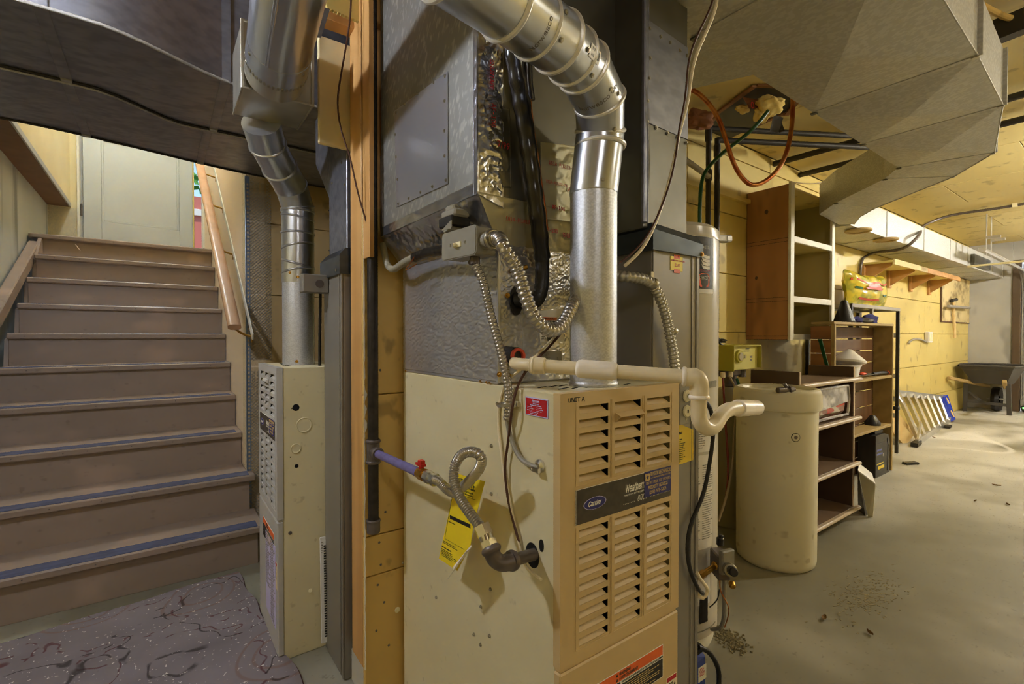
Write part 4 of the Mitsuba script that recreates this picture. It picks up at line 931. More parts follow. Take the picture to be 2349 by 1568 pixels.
part(pn, 'foil_wrap', quad_slab((0.972, 0.887, 1.333), (0.972, 1.405, 1.333), (0.985, 1.398, 1.421), (0.985, 0.855, 1.421), 0.001), 'foil_paper', False)
fp = part(pn, 'paper_tape', crumple((0.710, 0.854, 1.395), (0.938, 0.854, 1.406), (0.938, 0.854, 1.601), (0.706, 0.854, 1.568), 50, 50, 0.004, 7), 'foil_paper', True)
part(pn, 'paper_tape', crumple((0.562, 0.854, 1.438), (0.622, 0.853, 1.449), (0.619, 0.854, 1.619), (0.565, 0.854, 1.613), 20, 50, 0.003, 8), 'sheet_dark', True)
for tmesh in (text('181A-P/181B-FX', 0.0085, (0.726, 0.849, 1.521), X, Z, 0.0003, False, 0.85), text('181A-P/181B-FX', 0.0085, (0.612, 0.860, 1.378), X, Z, 0.0003, False, 0.85), text('181A-P/181B-FX', 0.007, (0.717, 0.849, 1.477), X, Z, 0.0003, False, 0.8),
                          text('AF-100', 0.009, (0.787, 0.849, 1.470), X, Z, 0.0003, True, 0.85), text('AF-100', 0.009, (0.736, 0.849, 1.420), X, Z, 0.0003, True, 0.85), text('AF-100', 0.009, (0.729, 0.866, 1.370), X, Z, 0.0003, True, 0.85),
                          text('SHURTAPE', 0.0105, (0.800, 0.849, 1.421), X, Z, 0.0003, True, 0.8), text('SHURTAPE', 0.0105, (0.787, 0.868, 1.364), X, Z, 0.0003, True, 0.8),
                          text('7/99', 0.0125, (0.582, 0.849, 1.528), X, Z, 0.0003, True, 0.85), text('SHURTAPE', 0.0105, (0.564, 0.849, 1.706), -Z, X, 0.0003, True, 0.8), text('AF-100', 0.0105, (0.567, 0.847, 1.615), -Z, X, 0.0003, True, 0.9)):
    part(pn, 'red_print', tmesh, 'ink_red', False)

# refrigerant lines
rl_ = thing('refrigerant_line', 'black taped insulated pipe running down the front of the plenum into the coil cabinet', 'pipe')
pts = [(0.583, 0.800, 1.756), (0.595, 0.805, 1.701), (0.622, 0.815, 1.614), (0.644, 0.820, 1.529), (0.662, 0.822, 1.439), (0.684, 0.830, 1.348), (0.703, 0.845, 1.303)]
cv = curve(pts, 0.004)
wob = 1 + 0.05 * np.sin(np.arange(len(cv)) * 0.55) + 0.05 * (meshkit.noise(cv * 60) - 0.5)
part(rl_, 'insulation', tube(cv, 0.0185 * wob, 18), 'black_tape', 40)
part(rl_, 'elbow', tube(curve([(0.703, 0.845, 1.308), (0.708, 0.850, 1.270), (0.703, 0.850, 1.227), (0.689, 0.852, 1.204), (0.671, 0.855, 1.201), (0.659, 0.862, 1.207)], 0.005), 0.0165, 18), 'black_rubber', 40)
part(rl_, 'suction_tail', tube(curve([(0.616, 0.825, 1.745), (0.642, 0.828, 1.718), (0.647, 0.830, 1.683), (0.656, 0.832, 1.639)], 0.01), 0.013, 14), 'black_tape', 40)
solo('copper_tube', hose([(0.647, 0.835, 1.770), (0.659, 0.838, 1.700), (0.666, 0.838, 1.607), (0.680, 0.838, 1.538), (0.695, 0.838, 1.458), (0.712, 0.842, 1.383), (0.718, 0.850, 1.321), (0.727, 0.870, 1.287)], 0.0042), 'copper', 'thin bare copper tube beside the black insulated line on the plenum', 'pipe')
tl = thing('refrigerant_line', 'black taped insulated pipe sagging across the dark ceiling above the vent pipe', 'pipe')
pts = [(0.771, 0.950, 2.035), (0.874, 0.950, 1.983), (0.955, 0.950, 1.980), (1.031, 0.940, 1.983), (1.093, 0.930, 2.013), (1.148, 0.920, 2.069), (1.185, 0.910, 2.129), (1.299, 0.900, 2.250)]
cv = curve(pts, 0.006)
part(tl, 'insulation', tube(cv, 0.0215 * (1 + 0.07 * (meshkit.noise(cv * 50) - 0.5)), 18), 'black_tape', 40)
part(tl, 'copper_stub', cyl((0.979, 0.900, 1.988), (1.031, 0.900, 2.011), 0.004, 12), 'copper')
part(tl, 'copper_stub', cyl((0.924, 0.900, 1.973), (0.950, 0.900, 1.981), 0.004, 12), 'copper')
# ------------------------------------------------------------------ vent pipes
def wrap(m, c, axis, ref, r, n=0.006):
    """flat mesh (x around, y along the axis, z out) laid on a pipe"""
    axis, ref = unit(axis), V(ref)
    ref = unit(ref - axis * (ref @ axis))
    side = np.cross(axis, ref)
    m = m.copy()
    v = m.vertices
    a = v[:, 0] / r
    m.vertices = V(c) + v[:, 1:2] * axis + (r + v[:, 2:3]) * (np.cos(a)[:, None] * ref + np.sin(a)[:, None] * side)
    return m
def label_sheet(w, h, th=0.0006, n=12):
    xs = np.linspace(-w / 2, w / 2, n)
    G_ = np.array([[(x_, y_, th) for y_ in (-h / 2, h / 2)] for x_ in xs])
    return grid_sheet(G_, th)
CAM = V(0, 0, 1.125)

va = thing('vent_pipe', 'shiny galvanized vent pipe rising from the near furnace and bending to the upper left', 'vent pipe')
ra_ = 0.0517
ax_ = [V(0.778, 0.757, 1.012), V(0.778, 0.757, 1.44), V((0.786, 0.745, 1.576)), V((0.748, 0.712, 1.621)), V((0.667, 0.679, 1.648)), V((0.570, 0.645, 1.645)), V((0.432, 0.609, 1.636)), V((0.307, 0.576, 1.626)), V((0.190, 0.563, 1.647))]
part(va, 'lower_pipe', tube(ax_[0:2], ra_, 40), 'vent_pipe_spangle')
part(va, 'section', tube([ax_[1] - V(0, 0, 0.003), ax_[1], ax_[2]], [ra_ + 0.0012, ra_ + 0.0015, ra_ + 0.001], 40), 'vent_pipe_metal')
for i in range(2, len(ax_) - 1):
    a, b = ax_[i], ax_[i + 1]
    d0 = unit(b - a)
    sec = part(va, 'section' if i > 6 else 'elbow_gore', tube([a - d0 * 0.006, b + d0 * 0.006], ra_ + 0.0005 * (i % 2), 40), 'vent_pipe_metal')
    bis = unit(unit(a - ax_[i - 1]) + d0)
    part(va, 'bead', ring(a, bis, ra_, 0.0055, 0.0048, 40), 'bead_metal')
    if i in (4, 5):
        part(va, 'bead', ring(a + d0 * (0.45 * np.linalg.norm(b - a)), d0, ra_, 0.004, 0.004, 40), 'bead_metal')
part(va, 'bead', ring(ax_[2] - V(0, 0, 0.035), Z, ra_ + 0.001, 0.005, 0.0038, 40), 'bead_metal')
d0 = unit(ax_[4] - ax_[3]); mid = (ax_[3] + ax_[4]) / 2
tx = meshkit.text_mesh('Norwesco Co.', 0.0105, 0.0004)
tx.apply_translation([-tx.bounds[:, 0].mean(), -0.012, 0.0007])
part(va, 'printed_name', wrap(tx, mid, d0, CAM - mid, ra_), 'ink_grey', False)
d1 = unit(ax_[6] - ax_[5]); mid1 = ax_[5] + (ax_[6] - ax_[5]) * 0.6
tx = meshkit.text_mesh('Norwesco', 0.009, 0.0004)
tx.apply_translation([-tx.bounds[:, 0].mean(), 0, 0.0007])
part(va, 'printed_name', wrap(tx, mid1, d1, CAM - mid1 - V(0, 0, 0.1), ra_), 'ink_grey', False)
d2 = unit(ax_[5] - ax_[4]); mid2 = (ax_[4] + ax_[5]) / 2
st_ = part(va, 'price_sticker', wrap(label_sheet(0.022, 0.04), mid2, d2, (CAM - mid2) * 0.5 + V(0.25, -0.05, 0.15), ra_ + 0.0008), 'label_white', False)
bc = cat([cbox(-0.006 + i * 0.0011, -0.006 + i * 0.0011 + (0.0006 if i % 3 else 0.0009), -0.016, -0.002, 0.0008, 0.001, 0.00005) for i in range(12)] + [cbox(-0.007, 0.007, 0.004 + j * 0.004, 0.006 + j * 0.004, 0.0008, 0.001, 0.00005) for j in range(3)])
part(st_, 'bar_code', wrap(bc, mid2, d2, (CAM - mid2) * 0.5 + V(0.25, -0.05, 0.15), ra_ + 0.0008), 'ink_black', False)
for (i, f, az) in ((4, 0.3, 0.0), (4, 0.75, 0.5), (5, 0.35, 0.1), (5, 0.35, 0.9), (3, 0.5, 0.55), (3, 0.2, 0.8), (1, 0.12, 0.3), (2, 0.3, 0.6)):
    a, b = ax_[i], ax_[i + 1]
    dd_ = unit(b - a); c = a + (b - a) * f
    rf = CAM - c; rf = unit(rf - dd_ * (rf @ dd_)); sd = np.cross(dd_, rf)
    nrm = math.cos(az) * rf + math.sin(az) * sd
    part(va, 'screw', screw(c + nrm * (ra_ + 0.0008), nrm, 0.0035, 0.003), 'screw_steel')
part(va, 'base_collar', ring((0.778, 0.757, 1.02), Z, ra_, 0.006, 0.003, 40), 'vent_pipe_spangle')

vb = thing('vent_pipe', 'galvanized vent pipe with elbows rising from the far furnace to the square vent box', 'vent pipe')
rbp = 0.0565
bx = [V(0.430, 1.975, 1.012), V(0.430, 1.975, 1.33), V(0.430, 1.975, 1.615), V((0.401, 1.946, 1.683)), V((0.344, 1.852, 1.716)), V((0.294, 1.777, 1.760)), V((0.266, 1.712, 1.797))]
part(vb, 'lower_pipe', tube(bx[0:2], rbp, 40), 'vent_pipe_spangle')
part(vb, 'section', tube([bx[1] - V(0, 0, 0.003), bx[1], bx[2]], rbp + 0.0012, 40), 'vent_pipe_metal')
part(vb, 'lock_seam', cyl(bx[0] + V(0.046, -0.034, 0), bx[1] + V(0.046, -0.034, 0), 0.002, 8), 'vent_pipe_metal')
for i in range(2, len(bx) - 1):
    a, b = bx[i], bx[i + 1]
    d0 = unit(b - a)
    part(vb, 'elbow_gore', tube([a - d0 * 0.006, b + d0 * 0.006], rbp + 0.0006 * (i % 2), 40), 'vent_pipe_metal')
    bis = unit(unit(a - bx[i - 1]) + d0)
    part(vb, 'bead', ring(a, bis, rbp, 0.006, 0.0045, 40), 'vent_pipe_metal')
for zz, tl_ in ((1.598, 0.0), (1.575, 0.18), (1.515, 0.0), (1.465, -0.25), (1.40, 0.28), (1.372, -0.2)):
    part(vb, 'bead', ring((0.430, 1.975, zz), unit(V(tl_ * 0.8, -tl_ * 0.6, 1)), rbp + 0.0012, 0.0045, 0.0035, 40), 'vent_pipe_metal')
for zz, az in ((1.36, -2.3), (1.345, -1.8), (1.03, -1.9)):
    nrm = V(math.cos(az), math.sin(az), 0)
    part(vb, 'screw', screw(V(0.430, 1.975, zz) + nrm * rbp, nrm, 0.004, 0.003), 'brass')

vx = thing('vent_box', 'square galvanized vent box hanging under the ducts with a large pipe entering its face', 'vent box')
part(vx, 'body', cbox(0.186, 0.370, 1.502, 1.70, 1.803, 1.985, 0.003), 'box_metal', False)
part(vx, 'front_flange', cat(cbox(0.183, 0.191, 1.496, 1.503, 1.80, 1.988, 0.001), cbox(0.365, 0.373, 1.496, 1.503, 1.80, 1.988, 0.001), cbox(0.183, 0.373, 1.496, 1.503, 1.80, 1.806, 0.001), cbox(0.183, 0.373, 1.496, 1.503, 1.982, 1.988, 0.001)), 'box_metal', False)
part(vx, 'edge_fold', cat(cbox(0.184, 0.189, 1.50, 1.70, 1.80, 1.806, 0.001), cbox(0.367, 0.372, 1.50, 1.70, 1.80, 1.806, 0.001)), 'box_metal', False)
part(vx, 'lock_tab', cbox(0.372, 0.379, 1.55, 1.57, 1.815, 1.845, 0.001), 'screw_steel', False)
q0, q1 = V((0.262, 1.450, 1.852)), V((0.242, 1.198, 1.890))
dq = unit(q1 - q0)
part(vx, 'collar', tube([q0 - dq * 0.03, q0 + dq * 0.035], 0.0755, 44), 'box_metal')
teeth = []
for i in range(44):
    a = i * 2 * math.pi / 44
    s1 = unit(np.cross(dq, Z)); s2 = np.cross(dq, s1)
    nr = math.cos(a) * s1 + math.sin(a) * s2
    teeth.append(obox(q0 + dq * 0.03 + nr * 0.0765, dq, nr, 0.006, 0.0015, 0.0028, 0.0006))
part(vx, 'crimp', cat(teeth), 'screw_steel', False)
vc = thing('vent_pipe', 'large smooth vent pipe running from the square vent box up out of the picture', 'vent pipe')
part(vc, 'pipe', tube([q0 + dq * 0.033, q0 + dq * 0.95], 0.0752, 44), 'vent_pipe_metal')
part(vc, 'sleeve', tube([q0 + dq * 0.03, q0 + dq * 0.10], 0.0766, 44), 'vent_pipe_metal')
s1 = unit(np.cross(dq, CAM - q0)); rf = unit(np.cross(s1, dq)); rf = rf if rf @ (CAM - q0) > 0 else -rf
for az, rr_ in ((0.25, 0.0024), (0.33, 0.0018)):
    nr = math.cos(az) * rf - math.sin(az) * np.cross(dq, rf)
    part(vc, 'lock_seam', cyl(q0 + dq * 0.10 + nr * 0.0752, q0 + dq * 0.95 + nr * 0.0752, rr_, 8), 'vent_pipe_metal')
for az in (-0.95, 0.95):
    nr = math.cos(az) * rf + math.sin(az) * np.cross(dq, rf)
    part(vc, 'screw', screw(q0 + dq * 0.085 + nr * 0.0766, nr, 0.004, 0.003), 'screw_steel')
part(vc, 'tee_branch', tube([q0 + dq * 0.88, ax_[-1]], 0.052, 30), 'vent_pipe_metal')

# board, blocking and strap at the stud top
solo('drywall_offcut', cbox(0.402, 0.555, 1.561, 1.576, 1.722, 2.055, 0.003), 'cream_drywall', 'pale painted board hanging behind the top of the wooden stud', 'board', smooth=False)
bl = thing('ceiling_blocking', 'yellow board scrap and orange wood blocks above the stud top', 'wood blocking')
rg_ = [(0, 0.0)] + [(i * 0.006, 0.002 + 0.004 * (i % 2)) for i in range(1, 24)] + [(0.144, 0.0), (0.148, 0.25), (0, 0.25)]
o_ = V((0.401, 1.470, 2.078)); u_ = unit(V((0.517, 1.470, 2.074)) - o_)
part(bl, 'yellow_board', prism([(0.0, 0.0)] + [(i * 0.005, 0.003 * (i % 2)) for i in range(1, 22)] + [(0.108, 0.0), (0.115, 0.12), (0.0, 0.2), (-0.06, 0.2)], o_, u_, unit(Z - u_ * (Z @ u_)), 0.012), 'yellow_paint', False)
part(bl, 'block', cbox(0.405, 0.56, 1.50, 1.555, 2.075, 2.13, 0.002), 'wood_stud', False)
part(bl, 'block', cbox(0.495, 0.56, 1.405, 1.44, 2.06, 2.36, 0.003), 'wood_stud', False)
part(bl, 'metal_strap', quad_slab((0.352, 1.450, 1.974), (0.381, 1.450, 1.983), (0.406, 1.450, 2.072), (0.379, 1.450, 2.074), 0.003), 'galvanized_dull', False)
solo('stud_wire', hose([(0.457, 1.415, 2.139), (0.453, 1.415, 2.049), (0.443, 1.415, 1.976), (0.422, 1.413, 1.850), (0.416, 1.413, 1.793), (0.426, 1.412, 1.714), (0.446, 1.410, 1.653), (0.468, 1.408, 1.558), (0.492, 1.405, 1.472), (0.510, 1.400, 1.412)], 0.0026, 8), 'brown_wire', 'thin dark wire hanging loosely down the wooden stud', 'wire')

# ------------------------------------------------------------------ gas line
gx = 0.512
gl = thing('gas_pipe', 'black iron gas pipe with tee and red valve feeding the near furnace', 'pipe')
zt = V((0.517, 1.402, 0.780))[2]
part(gl, 'riser', cyl((gx, 1.402, zt + 0.03), (gx, 1.402, 2.36), 0.0155, 24), 'black_iron')
part(gl, 'drip_leg', cyl((gx, 1.402, zt - 0.22), (gx, 1.402, zt - 0.03), 0.0155, 24), 'black_iron')
part(gl, 'cap', cat(cyl((gx, 1.402, zt - 0.245), (gx, 1.402, zt - 0.205), 0.0195, 24, 0.004), ring((gx, 1.402, zt - 0.207), Z, 0.0195, 0.004, 0.002)), 'iron_grey')
part(gl, 'tee', cat(cyl((gx, 1.402, zt - 0.034), (gx, 1.402, zt + 0.034), 0.0188, 24, 0.002), ring((gx, 1.402, zt + 0.031), Z, 0.0195, 0.005, 0.003), ring((gx, 1.402, zt - 0.031), Z, 0.0195, 0.005, 0.003), cyl((gx, 1.40, zt), (gx, 1.362, zt), 0.0165, 24), ring((gx, 1.365, zt), Y, 0.0165, 0.005, 0.003)), 'iron_grey')
g0, g1 = V(gx, 1.37, zt), V((0.512, 1.085, 0.789))
part(gl, 'branch', cyl(g0, g1, 0.0115, 20), 'purple_pipe')
dg = unit(g1 - g0)
vl = part(gl, 'valve', cat(cyl(g1 - dg * 0.006, g1 + dg * 0.042, 0.0125, 20, 0.003), tube([g1 + dg * 0.012, g1 + dg * 0.032], 0.0155, 8)), 'brass')
vtop = g1 + dg * 0.012
part(vl, 'red_handle', cat(cyl(vtop + V(0, 0, 0.010), vtop + V(0, 0, 0.021), 0.0065, 12), hullof([vtop + V(sx * 0.0065, sy * 0.021, sz) for sx in (-1, 1) for sy in (-0.6, 1) for sz in (0.019, 0.025)]), hullof([vtop + V(sx * 0.006, 0.0 + sy * 0.008, sz) for sx in (-1, 1) for sy in (-1, 1) for sz in (0.022, 0.033)])), 'red_plastic', False)
g2 = g1 + dg * 0.04
part(gl, 'nut', cat(tube([g2, g2 + dg * 0.022], 0.0155, 6), tube([g2 + dg * 0.022, g2 + dg * 0.034], [0.0135, 0.0125], 18), tube([g2 + dg * 0.034, g2 + dg * 0.048], 0.015, 6)), 'chrome', 20)
g3 = g2 + dg * 0.045
e0, e1_ = V((0.497, 0.773, 0.755)), V((0.500, 0.748, 0.722))
part(gl, 'flexible_connector', corrugated([g3, g3 + dg * 0.02, (0.519, 0.937, 0.779), (0.524, 0.895, 0.800), (0.524, 0.848, 0.836), (0.520, 0.815, 0.871), (0.514, 0.812, 0.887), (0.507, 0.829, 0.891), (0.500, 0.857, 0.881), (0.494, 0.875, 0.856), (0.488, 0.870, 0.830), (0.486, 0.851, 0.805), (0.488, 0.820, 0.784), (0.492, 0.793, 0.767), e0], 0.0098, 0.0013, 0.0052, 16), 'flex_steel', 50)
de = unit(e1_ - e0)
part(gl, 'nut', cat(tube([e0 - de * 0.008, e0 + de * 0.012], 0.0165, 6), tube([e0 + de * 0.012, e0 + de * 0.024], 0.0135, 18), tube([e0 + de * 0.022, e0 + de * 0.036], 0.0165, 6)), 'chrome', 20)
hole = V((0.610, 0.763, 0.678))
part(gl, 'elbow', cat(tube(curve([e0 + de * 0.036, (0.502, 0.752, 0.720), (0.508, 0.748, 0.704), (0.520, 0.740, 0.696), (0.540, 0.733, 0.698)], 0.004), 0.0155, 20), ring(e0 + de * 0.040, de, 0.0155, 0.007, 0.004), ring((0.538, 0.736, 0.697), unit(hole - V((0.538, 0.736, 0.697))), 0.0155, 0.007, 0.004)), 'iron_grey', 40)
part(gl, 'nipple', cyl((0.538, 0.736, 0.697), hole + V(0.03, 0, 0.0), 0.0118, 20), 'iron_grey')

# energy tag hanging behind the flexible connector
et = thing('energy_tag', 'yellow paper energy tag hanging on the near furnace side, its corner curled over', 'tag')
O_ = V((0.553, 0.968, 0.807)); TR = V((0.545, 0.839, 0.822)); BL = V((0.556, 1.067, 0.572))
tu = unit(TR - O_); tn = unit(np.cross(tu, BL - O_)); tv = np.cross(tn, tu)
tn = -tn if tn[0] > 0 else tn
dn = unit((BL - O_) - tu * ((BL - O_) @ tu))
Wd, Hd = np.linalg.norm(TR - O_), (BL - O_) @ dn
sk = (BL - O_) @ tu
tagp = Polygon([(0, 0), (Wd, 0), (Wd * 1.02 + sk * 0.5, -Hd * 0.45), (Wd * 0.98 + sk * 0.62, -Hd * 0.68), (Wd * 0.80 + sk, -Hd), (sk, -Hd)])
fix = lambda poly, th, lift: prism(poly, O_ - dn * 0 + unit(np.cross(tu, -dn)) * lift, tu, -dn, th)
outn = unit(np.cross(tu, -dn))
part(et, 'sheet', fix(tagp, 0.0006, 0.0), 'label_yellow', False)
part(et, 'lettering', cat(text('ENERGYGUIDE', 0.0185, O_ + tu * 0.002 - dn * -0.0275 + outn * 0.0006, tu, -dn, 0.0003, True, 0.44), text('Compare the Energy Efficiency of this', 0.0036, O_ + tu * 0.010 + dn * 0.036 + outn * 0.0006, tu, -dn, 0.0003, False, 0.75), text('Furnace with Others Before You Buy', 0.0036, O_ + tu * 0.010 + dn * 0.042 + outn * 0.0006, tu, -dn, 0.0003, False, 0.75),
                          prism([(0.030, -0.028), (0.034, -0.034), (0.026, -0.034)][::-1], O_ + outn * 0.0006, tu, -dn, 0.0003)), 'ink_black', False)
fr = [tu * (sk * 0.25 + 0.004) + dn * 0.045, tu * (Wd * 0.95 + sk * 0.3) + dn * 0.045]
part(et, 'black_bar', obox(O_ + tu * (Wd * 0.48 + sk * 0.48) + dn * (Hd * 0.48) + outn * 0.0008, tu, dn, Wd * 0.40, 0.0042, 0.0003, 1e-5), 'ink_black', False)
part(et, 'ruled_frame', cat(beam(O_ + fr[0] + outn * 0.0008, O_ + fr[1] + outn * 0.0008, 0.0008, 0.0005, b=1e-5), beam(O_ + fr[0] + outn * 0.0008, O_ + tu * (sk * 0.72 + 0.006) + dn * Hd * 0.74 + outn * 0.0008, 0.0008, 0.0005, b=1e-5), beam(O_ + tu * (sk * 0.72 + 0.006) + dn * Hd * 0.74 + outn * 0.0008, O_ + tu * (Wd * 0.85 + sk * 0.72) + dn * Hd * 0.74 + outn * 0.0008, 0.0008, 0.0005, b=1e-5)), 'ink_black', False)
part(et, 'fine_print', cat(bars(2, Wd * 0.75, 0.0016, O_ + tu * (sk * 0.78 + 0.004) + dn * Hd * 0.77 + outn * 0.0006, tu, -dn, 0.0003), bars(1, Wd * 0.6, 0.0028, O_ + tu * (sk * 0.86 + 0.004) + dn * Hd * 0.835 + outn * 0.0006, tu, -dn, 0.0003), bars(5, Wd * 0.68, 0.0017, O_ + tu * (sk * 0.88 + 0.004) + dn * Hd * 0.865 + outn * 0.0006, tu, -dn, 0.0003), bars(1, Wd * 0.4, 0.002, O_ + tu * (sk * 0.5 + 0.004) + dn * Hd * 0.53 + outn * 0.0006, tu, -dn, 0.0003)), 'ink_black', False)
cr = []
for i in range(9):
    a = i / 8 * 2.3
    base0, base1 = O_ + tu * (Wd * 0.99 + sk * 0.60) + dn * Hd * 0.66, O_ + tu * (Wd * 0.62 + sk) + dn * Hd * 0.99
    cr.append([base0 + tu * (0.008 * math.sin(a)) + outn * 0.010 * (1 - math.cos(a)) + dn * 0.004 * a, base1 + tu * (0.012 * math.sin(a)) + outn * 0.012 * (1 - math.cos(a)) + dn * 0.009 * a])
part(et, 'curled_corner', grid_sheet(cr, 0.0006), 'label_white', True, label='white back of the curled corner')

# ------------------------------------------------------------------ switch box, transformer, conduits
sw = thing('switch_box', 'grey metal light switch box under the taped plenum corner', 'switch box')
s00, s10, s01 = V((0.520, 0.974, 1.293)), V((0.520, 0.828, 1.289)), V((0.520, 0.991, 1.355))
su = unit(s10 - s00); sv = unit((s01 - s00) - su * ((s01 - s00) @ su)); sn = np.cross(su, sv)
if sn[0] > 0: sn = -sn
sw_w, sw_h = np.linalg.norm(s10 - s00), (s01 - s00) @ sv
ctr = s00 + su * sw_w / 2 + sv * sw_h / 2
def rrect(w, h, r, n=5):
    return sbox(-w / 2 + r, -h / 2 + r, w / 2 - r, h / 2 - r).buffer(r, quad_segs=n)
def sfix(poly, lift, th):
    m = trimesh.creation.extrude_polygon(poly, th, engine='earcut')
    return xform(m, ctr + sn * lift, su, np.cross(sn, su), sn)
part(sw, 'box', sfix(rrect(sw_w * 0.96, sw_h * 0.92, 0.006), -0.045, 0.045), 'plastic_grey', 20)
part(sw, 'cover_plate', cat(sfix(rrect(sw_w, sw_h, 0.009), 0.0, 0.0035), sfix(rrect(sw_w - 0.004, sw_h - 0.004, 0.008), 0.0035, 0.0015)), 'plastic_grey', 20)
part(sw, 'toggle', cat(sfix(affinity.translate(sbox(-0.011, -0.0055, 0.013, 0.0055), 0.002, -0.002), 0.005, 0.002), obox(ctr + sn * 0.010 - su * 0.006 - sv * 0.003, su * 0.9 - sn * -0.5, sv, 0.010, 0.0035, 0.0035, 0.001)), 'ivory', False)
for a in (-0.032, 0.030):
    part(sw, 'screw', screw(ctr + sn * 0.005 + su * a, sn, 0.003, 0.0015), 'screw_steel')
part(sw, 'hub', cyl(ctr + su * sw_w * 0.42 - sn * 0.02, ctr + su * (sw_w * 0.62) - sn * 0.025, 0.019, 24, 0.004), 'plastic_grey')
part(sw, 'side_hub', cyl(ctr - su * sw_w * 0.47 - sn * 0.02, ctr - su * (sw_w * 0.62) - sn * 0.02, 0.0125, 20, 0.002), 'plastic_grey')
part(sw, 'connector', cat(cyl(ctr - sv * sw_h * 0.45 + su * 0.03 - sn * 0.02, ctr - sv * (sw_h * 0.45 + 0.018) + su * 0.031 - sn * 0.02, 0.011, 16, 0.002), cyl(ctr - sv * (sw_h * 0.5 + 0.008) + su * 0.012 - sn * 0.02, ctr - sv * (sw_h * 0.5 + 0.008) + su * 0.03 - sn * 0.02, 0.006, 12)), 'iron_grey')
part(sw, 'locknut', ring(ctr + su * (sw_w * 0.62) - sn * 0.025, su, 0.019, 0.006, 0.003), 'screw_steel')
tf = thing('transformer', 'small grey transformer with coloured leads sitting on the switch box', 'transformer')
tc = V((0.540, 0.959, 1.384))
part(tf, 'black_core', obox(tc - sv * 0.004, su, sv, 0.030, 0.011, 0.024, 0.002), 'black_rubber', False)
part(tf, 'upper_shell', cat(obox(tc + sv * 0.014 + su * 0.004, su, sv, 0.032, 0.009, 0.020, 0.005), obox(tc + sv * 0.026 + su * 0.0, su, sv, 0.020, 0.009, 0.014, 0.006)), 'plastic_grey', False)
part(tf, 'mounting_ear', cat(prism(Polygon([(-0.012, -0.006), (0.030, -0.008), (0.034, -0.004), (0.033, 0.010), (0.028, 0.010)]), tc - sv * 0.016 + sn * 0.024, su, sv, 0.0015), obox(tc - sv * 0.02, su, sv, 0.018, 0.005, 0.018, 0.001)), 'plastic_grey', False)
for cm, off in (('brass', 0.0), ('copper', 0.004), ('ink_red', -0.006)):
    part(tf, 'lead', hose([tc + sv * 0.030 + su * (-0.005 + off), tc + sv * 0.032 - su * (0.025 + abs(off)), tc + sv * 0.005 - su * (0.040 + abs(off) * 2), tc - sv * 0.02 - su * (0.042), tc - sv * 0.038 - su * (0.036)], 0.0017, 6), cm)
h0 = ctr + su * (sw_w * 0.62) - sn * 0.025
cf = thing('flexible_conduit', 'fat corrugated metal conduit looping from the switch box behind the vent pipe', 'conduit')
part(cf, 'hose', corrugated([h0, h0 + su * 0.02, (0.537, 0.762, 1.297), (0.560, 0.757, 1.265), (0.573, 0.747, 1.219), (0.585, 0.737, 1.176), (0.602, 0.731, 1.149), (0.629, 0.730, 1.136), (0.664, 0.735, 1.147), (0.705, 0.749, 1.185), (0.805, 0.813, 1.232), (0.908, 0.825, 1.266)], 0.0134, 0.0013, 0.0105, 16), 'flex_steel', 50)
part(cf, 'set_screw_connector', cat(cyl(h0, h0 + su * 0.012, 0.0165, 20, 0.002), screw(h0 + su * 0.006 + sn * 0.016, sn, 0.003, 0.005)), 'screw_steel')
cg = thing('flexible_conduit', 'thin corrugated metal conduit hanging from the switch box down the near furnace side', 'conduit')
k0 = ctr - sv * (sw_h * 0.45 + 0.016) + su * 0.031 - sn * 0.02
part(cg, 'hose', corrugated([k0, (0.555, 0.866, 1.246), (0.568, 0.855, 1.176), (0.578, 0.841, 1.116), (0.588, 0.831, 1.060), (0.594, 0.826, 1.014), (0.597, 0.829, 0.972), (0.598, 0.834, 0.946)], 0.0090, 0.0010, 0.0078, 14), 'flex_steel', 50)
part(cg, 'cable', hose([(0.598, 0.834, 0.946), (0.599, 0.830, 0.925), (0.600, 0.819, 0.902), (0.600, 0.796, 0.876), (0.600, 0.760, 0.865), (0.602, 0.732, 0.865)], 0.0052), 'grey_conduit')
cp = V((0.603, 0.834, 0.979)); ce_ = V((0.609, 0.736, 0.867))
part(cg, 'strap', cat(tube([cp + V(-0.008, 0.016, -0.003), cp + V(-0.019, 0.010, -0.002), cp + V(-0.021, -0.002, 0), cp + V(-0.008, -0.012, 0.001), cp + V(0.003, -0.016, 0.002), cp + V(0.003, -0.03, 0.003)], 0.006, 6), screw(cp + V(-0.003, -0.022, 0.002), -X, 0.005, 0.004)), 'chrome', 20)
part(cg, 'cable_clamp', cat(lathe([(0, 0), (0.013, 0), (0.013, 0.005), (0.007, 0.009), (0, 0.009)], (0, 0, 0), 20).apply_transform(trimesh.transformations.rotation_matrix(-math.pi / 2, Y)).apply_translation(ce_), obox(ce_ + V(-0.012, 0, -0.006), Y, Z, 0.011, 0.005, 0.004, 0.001), screw(ce_ + V(-0.014, 0.009, -0.006), -X, 0.0025, 0.004)), 'chrome', 20)
gcn = thing('bent_conduit', 'grey conduit elbow wrapped in black tape on the left of the switch box', 'conduit')
m0 = ctr - su * (sw_w * 0.6) - sn * 0.02
tp1 = V((0.548, 1.204, 1.333))
part(gcn, 'tube', tube(curve([m0, (0.545, 1.118, 1.335), tp1, (0.550, 1.281, 1.326), (0.550, 1.344, 1.320), (0.548, 1.375, 1.337), (0.546, 1.390, 1.366), (0.546, 1.407, 1.402)], 0.006), 0.0098, 18), 'grey_conduit', 40)
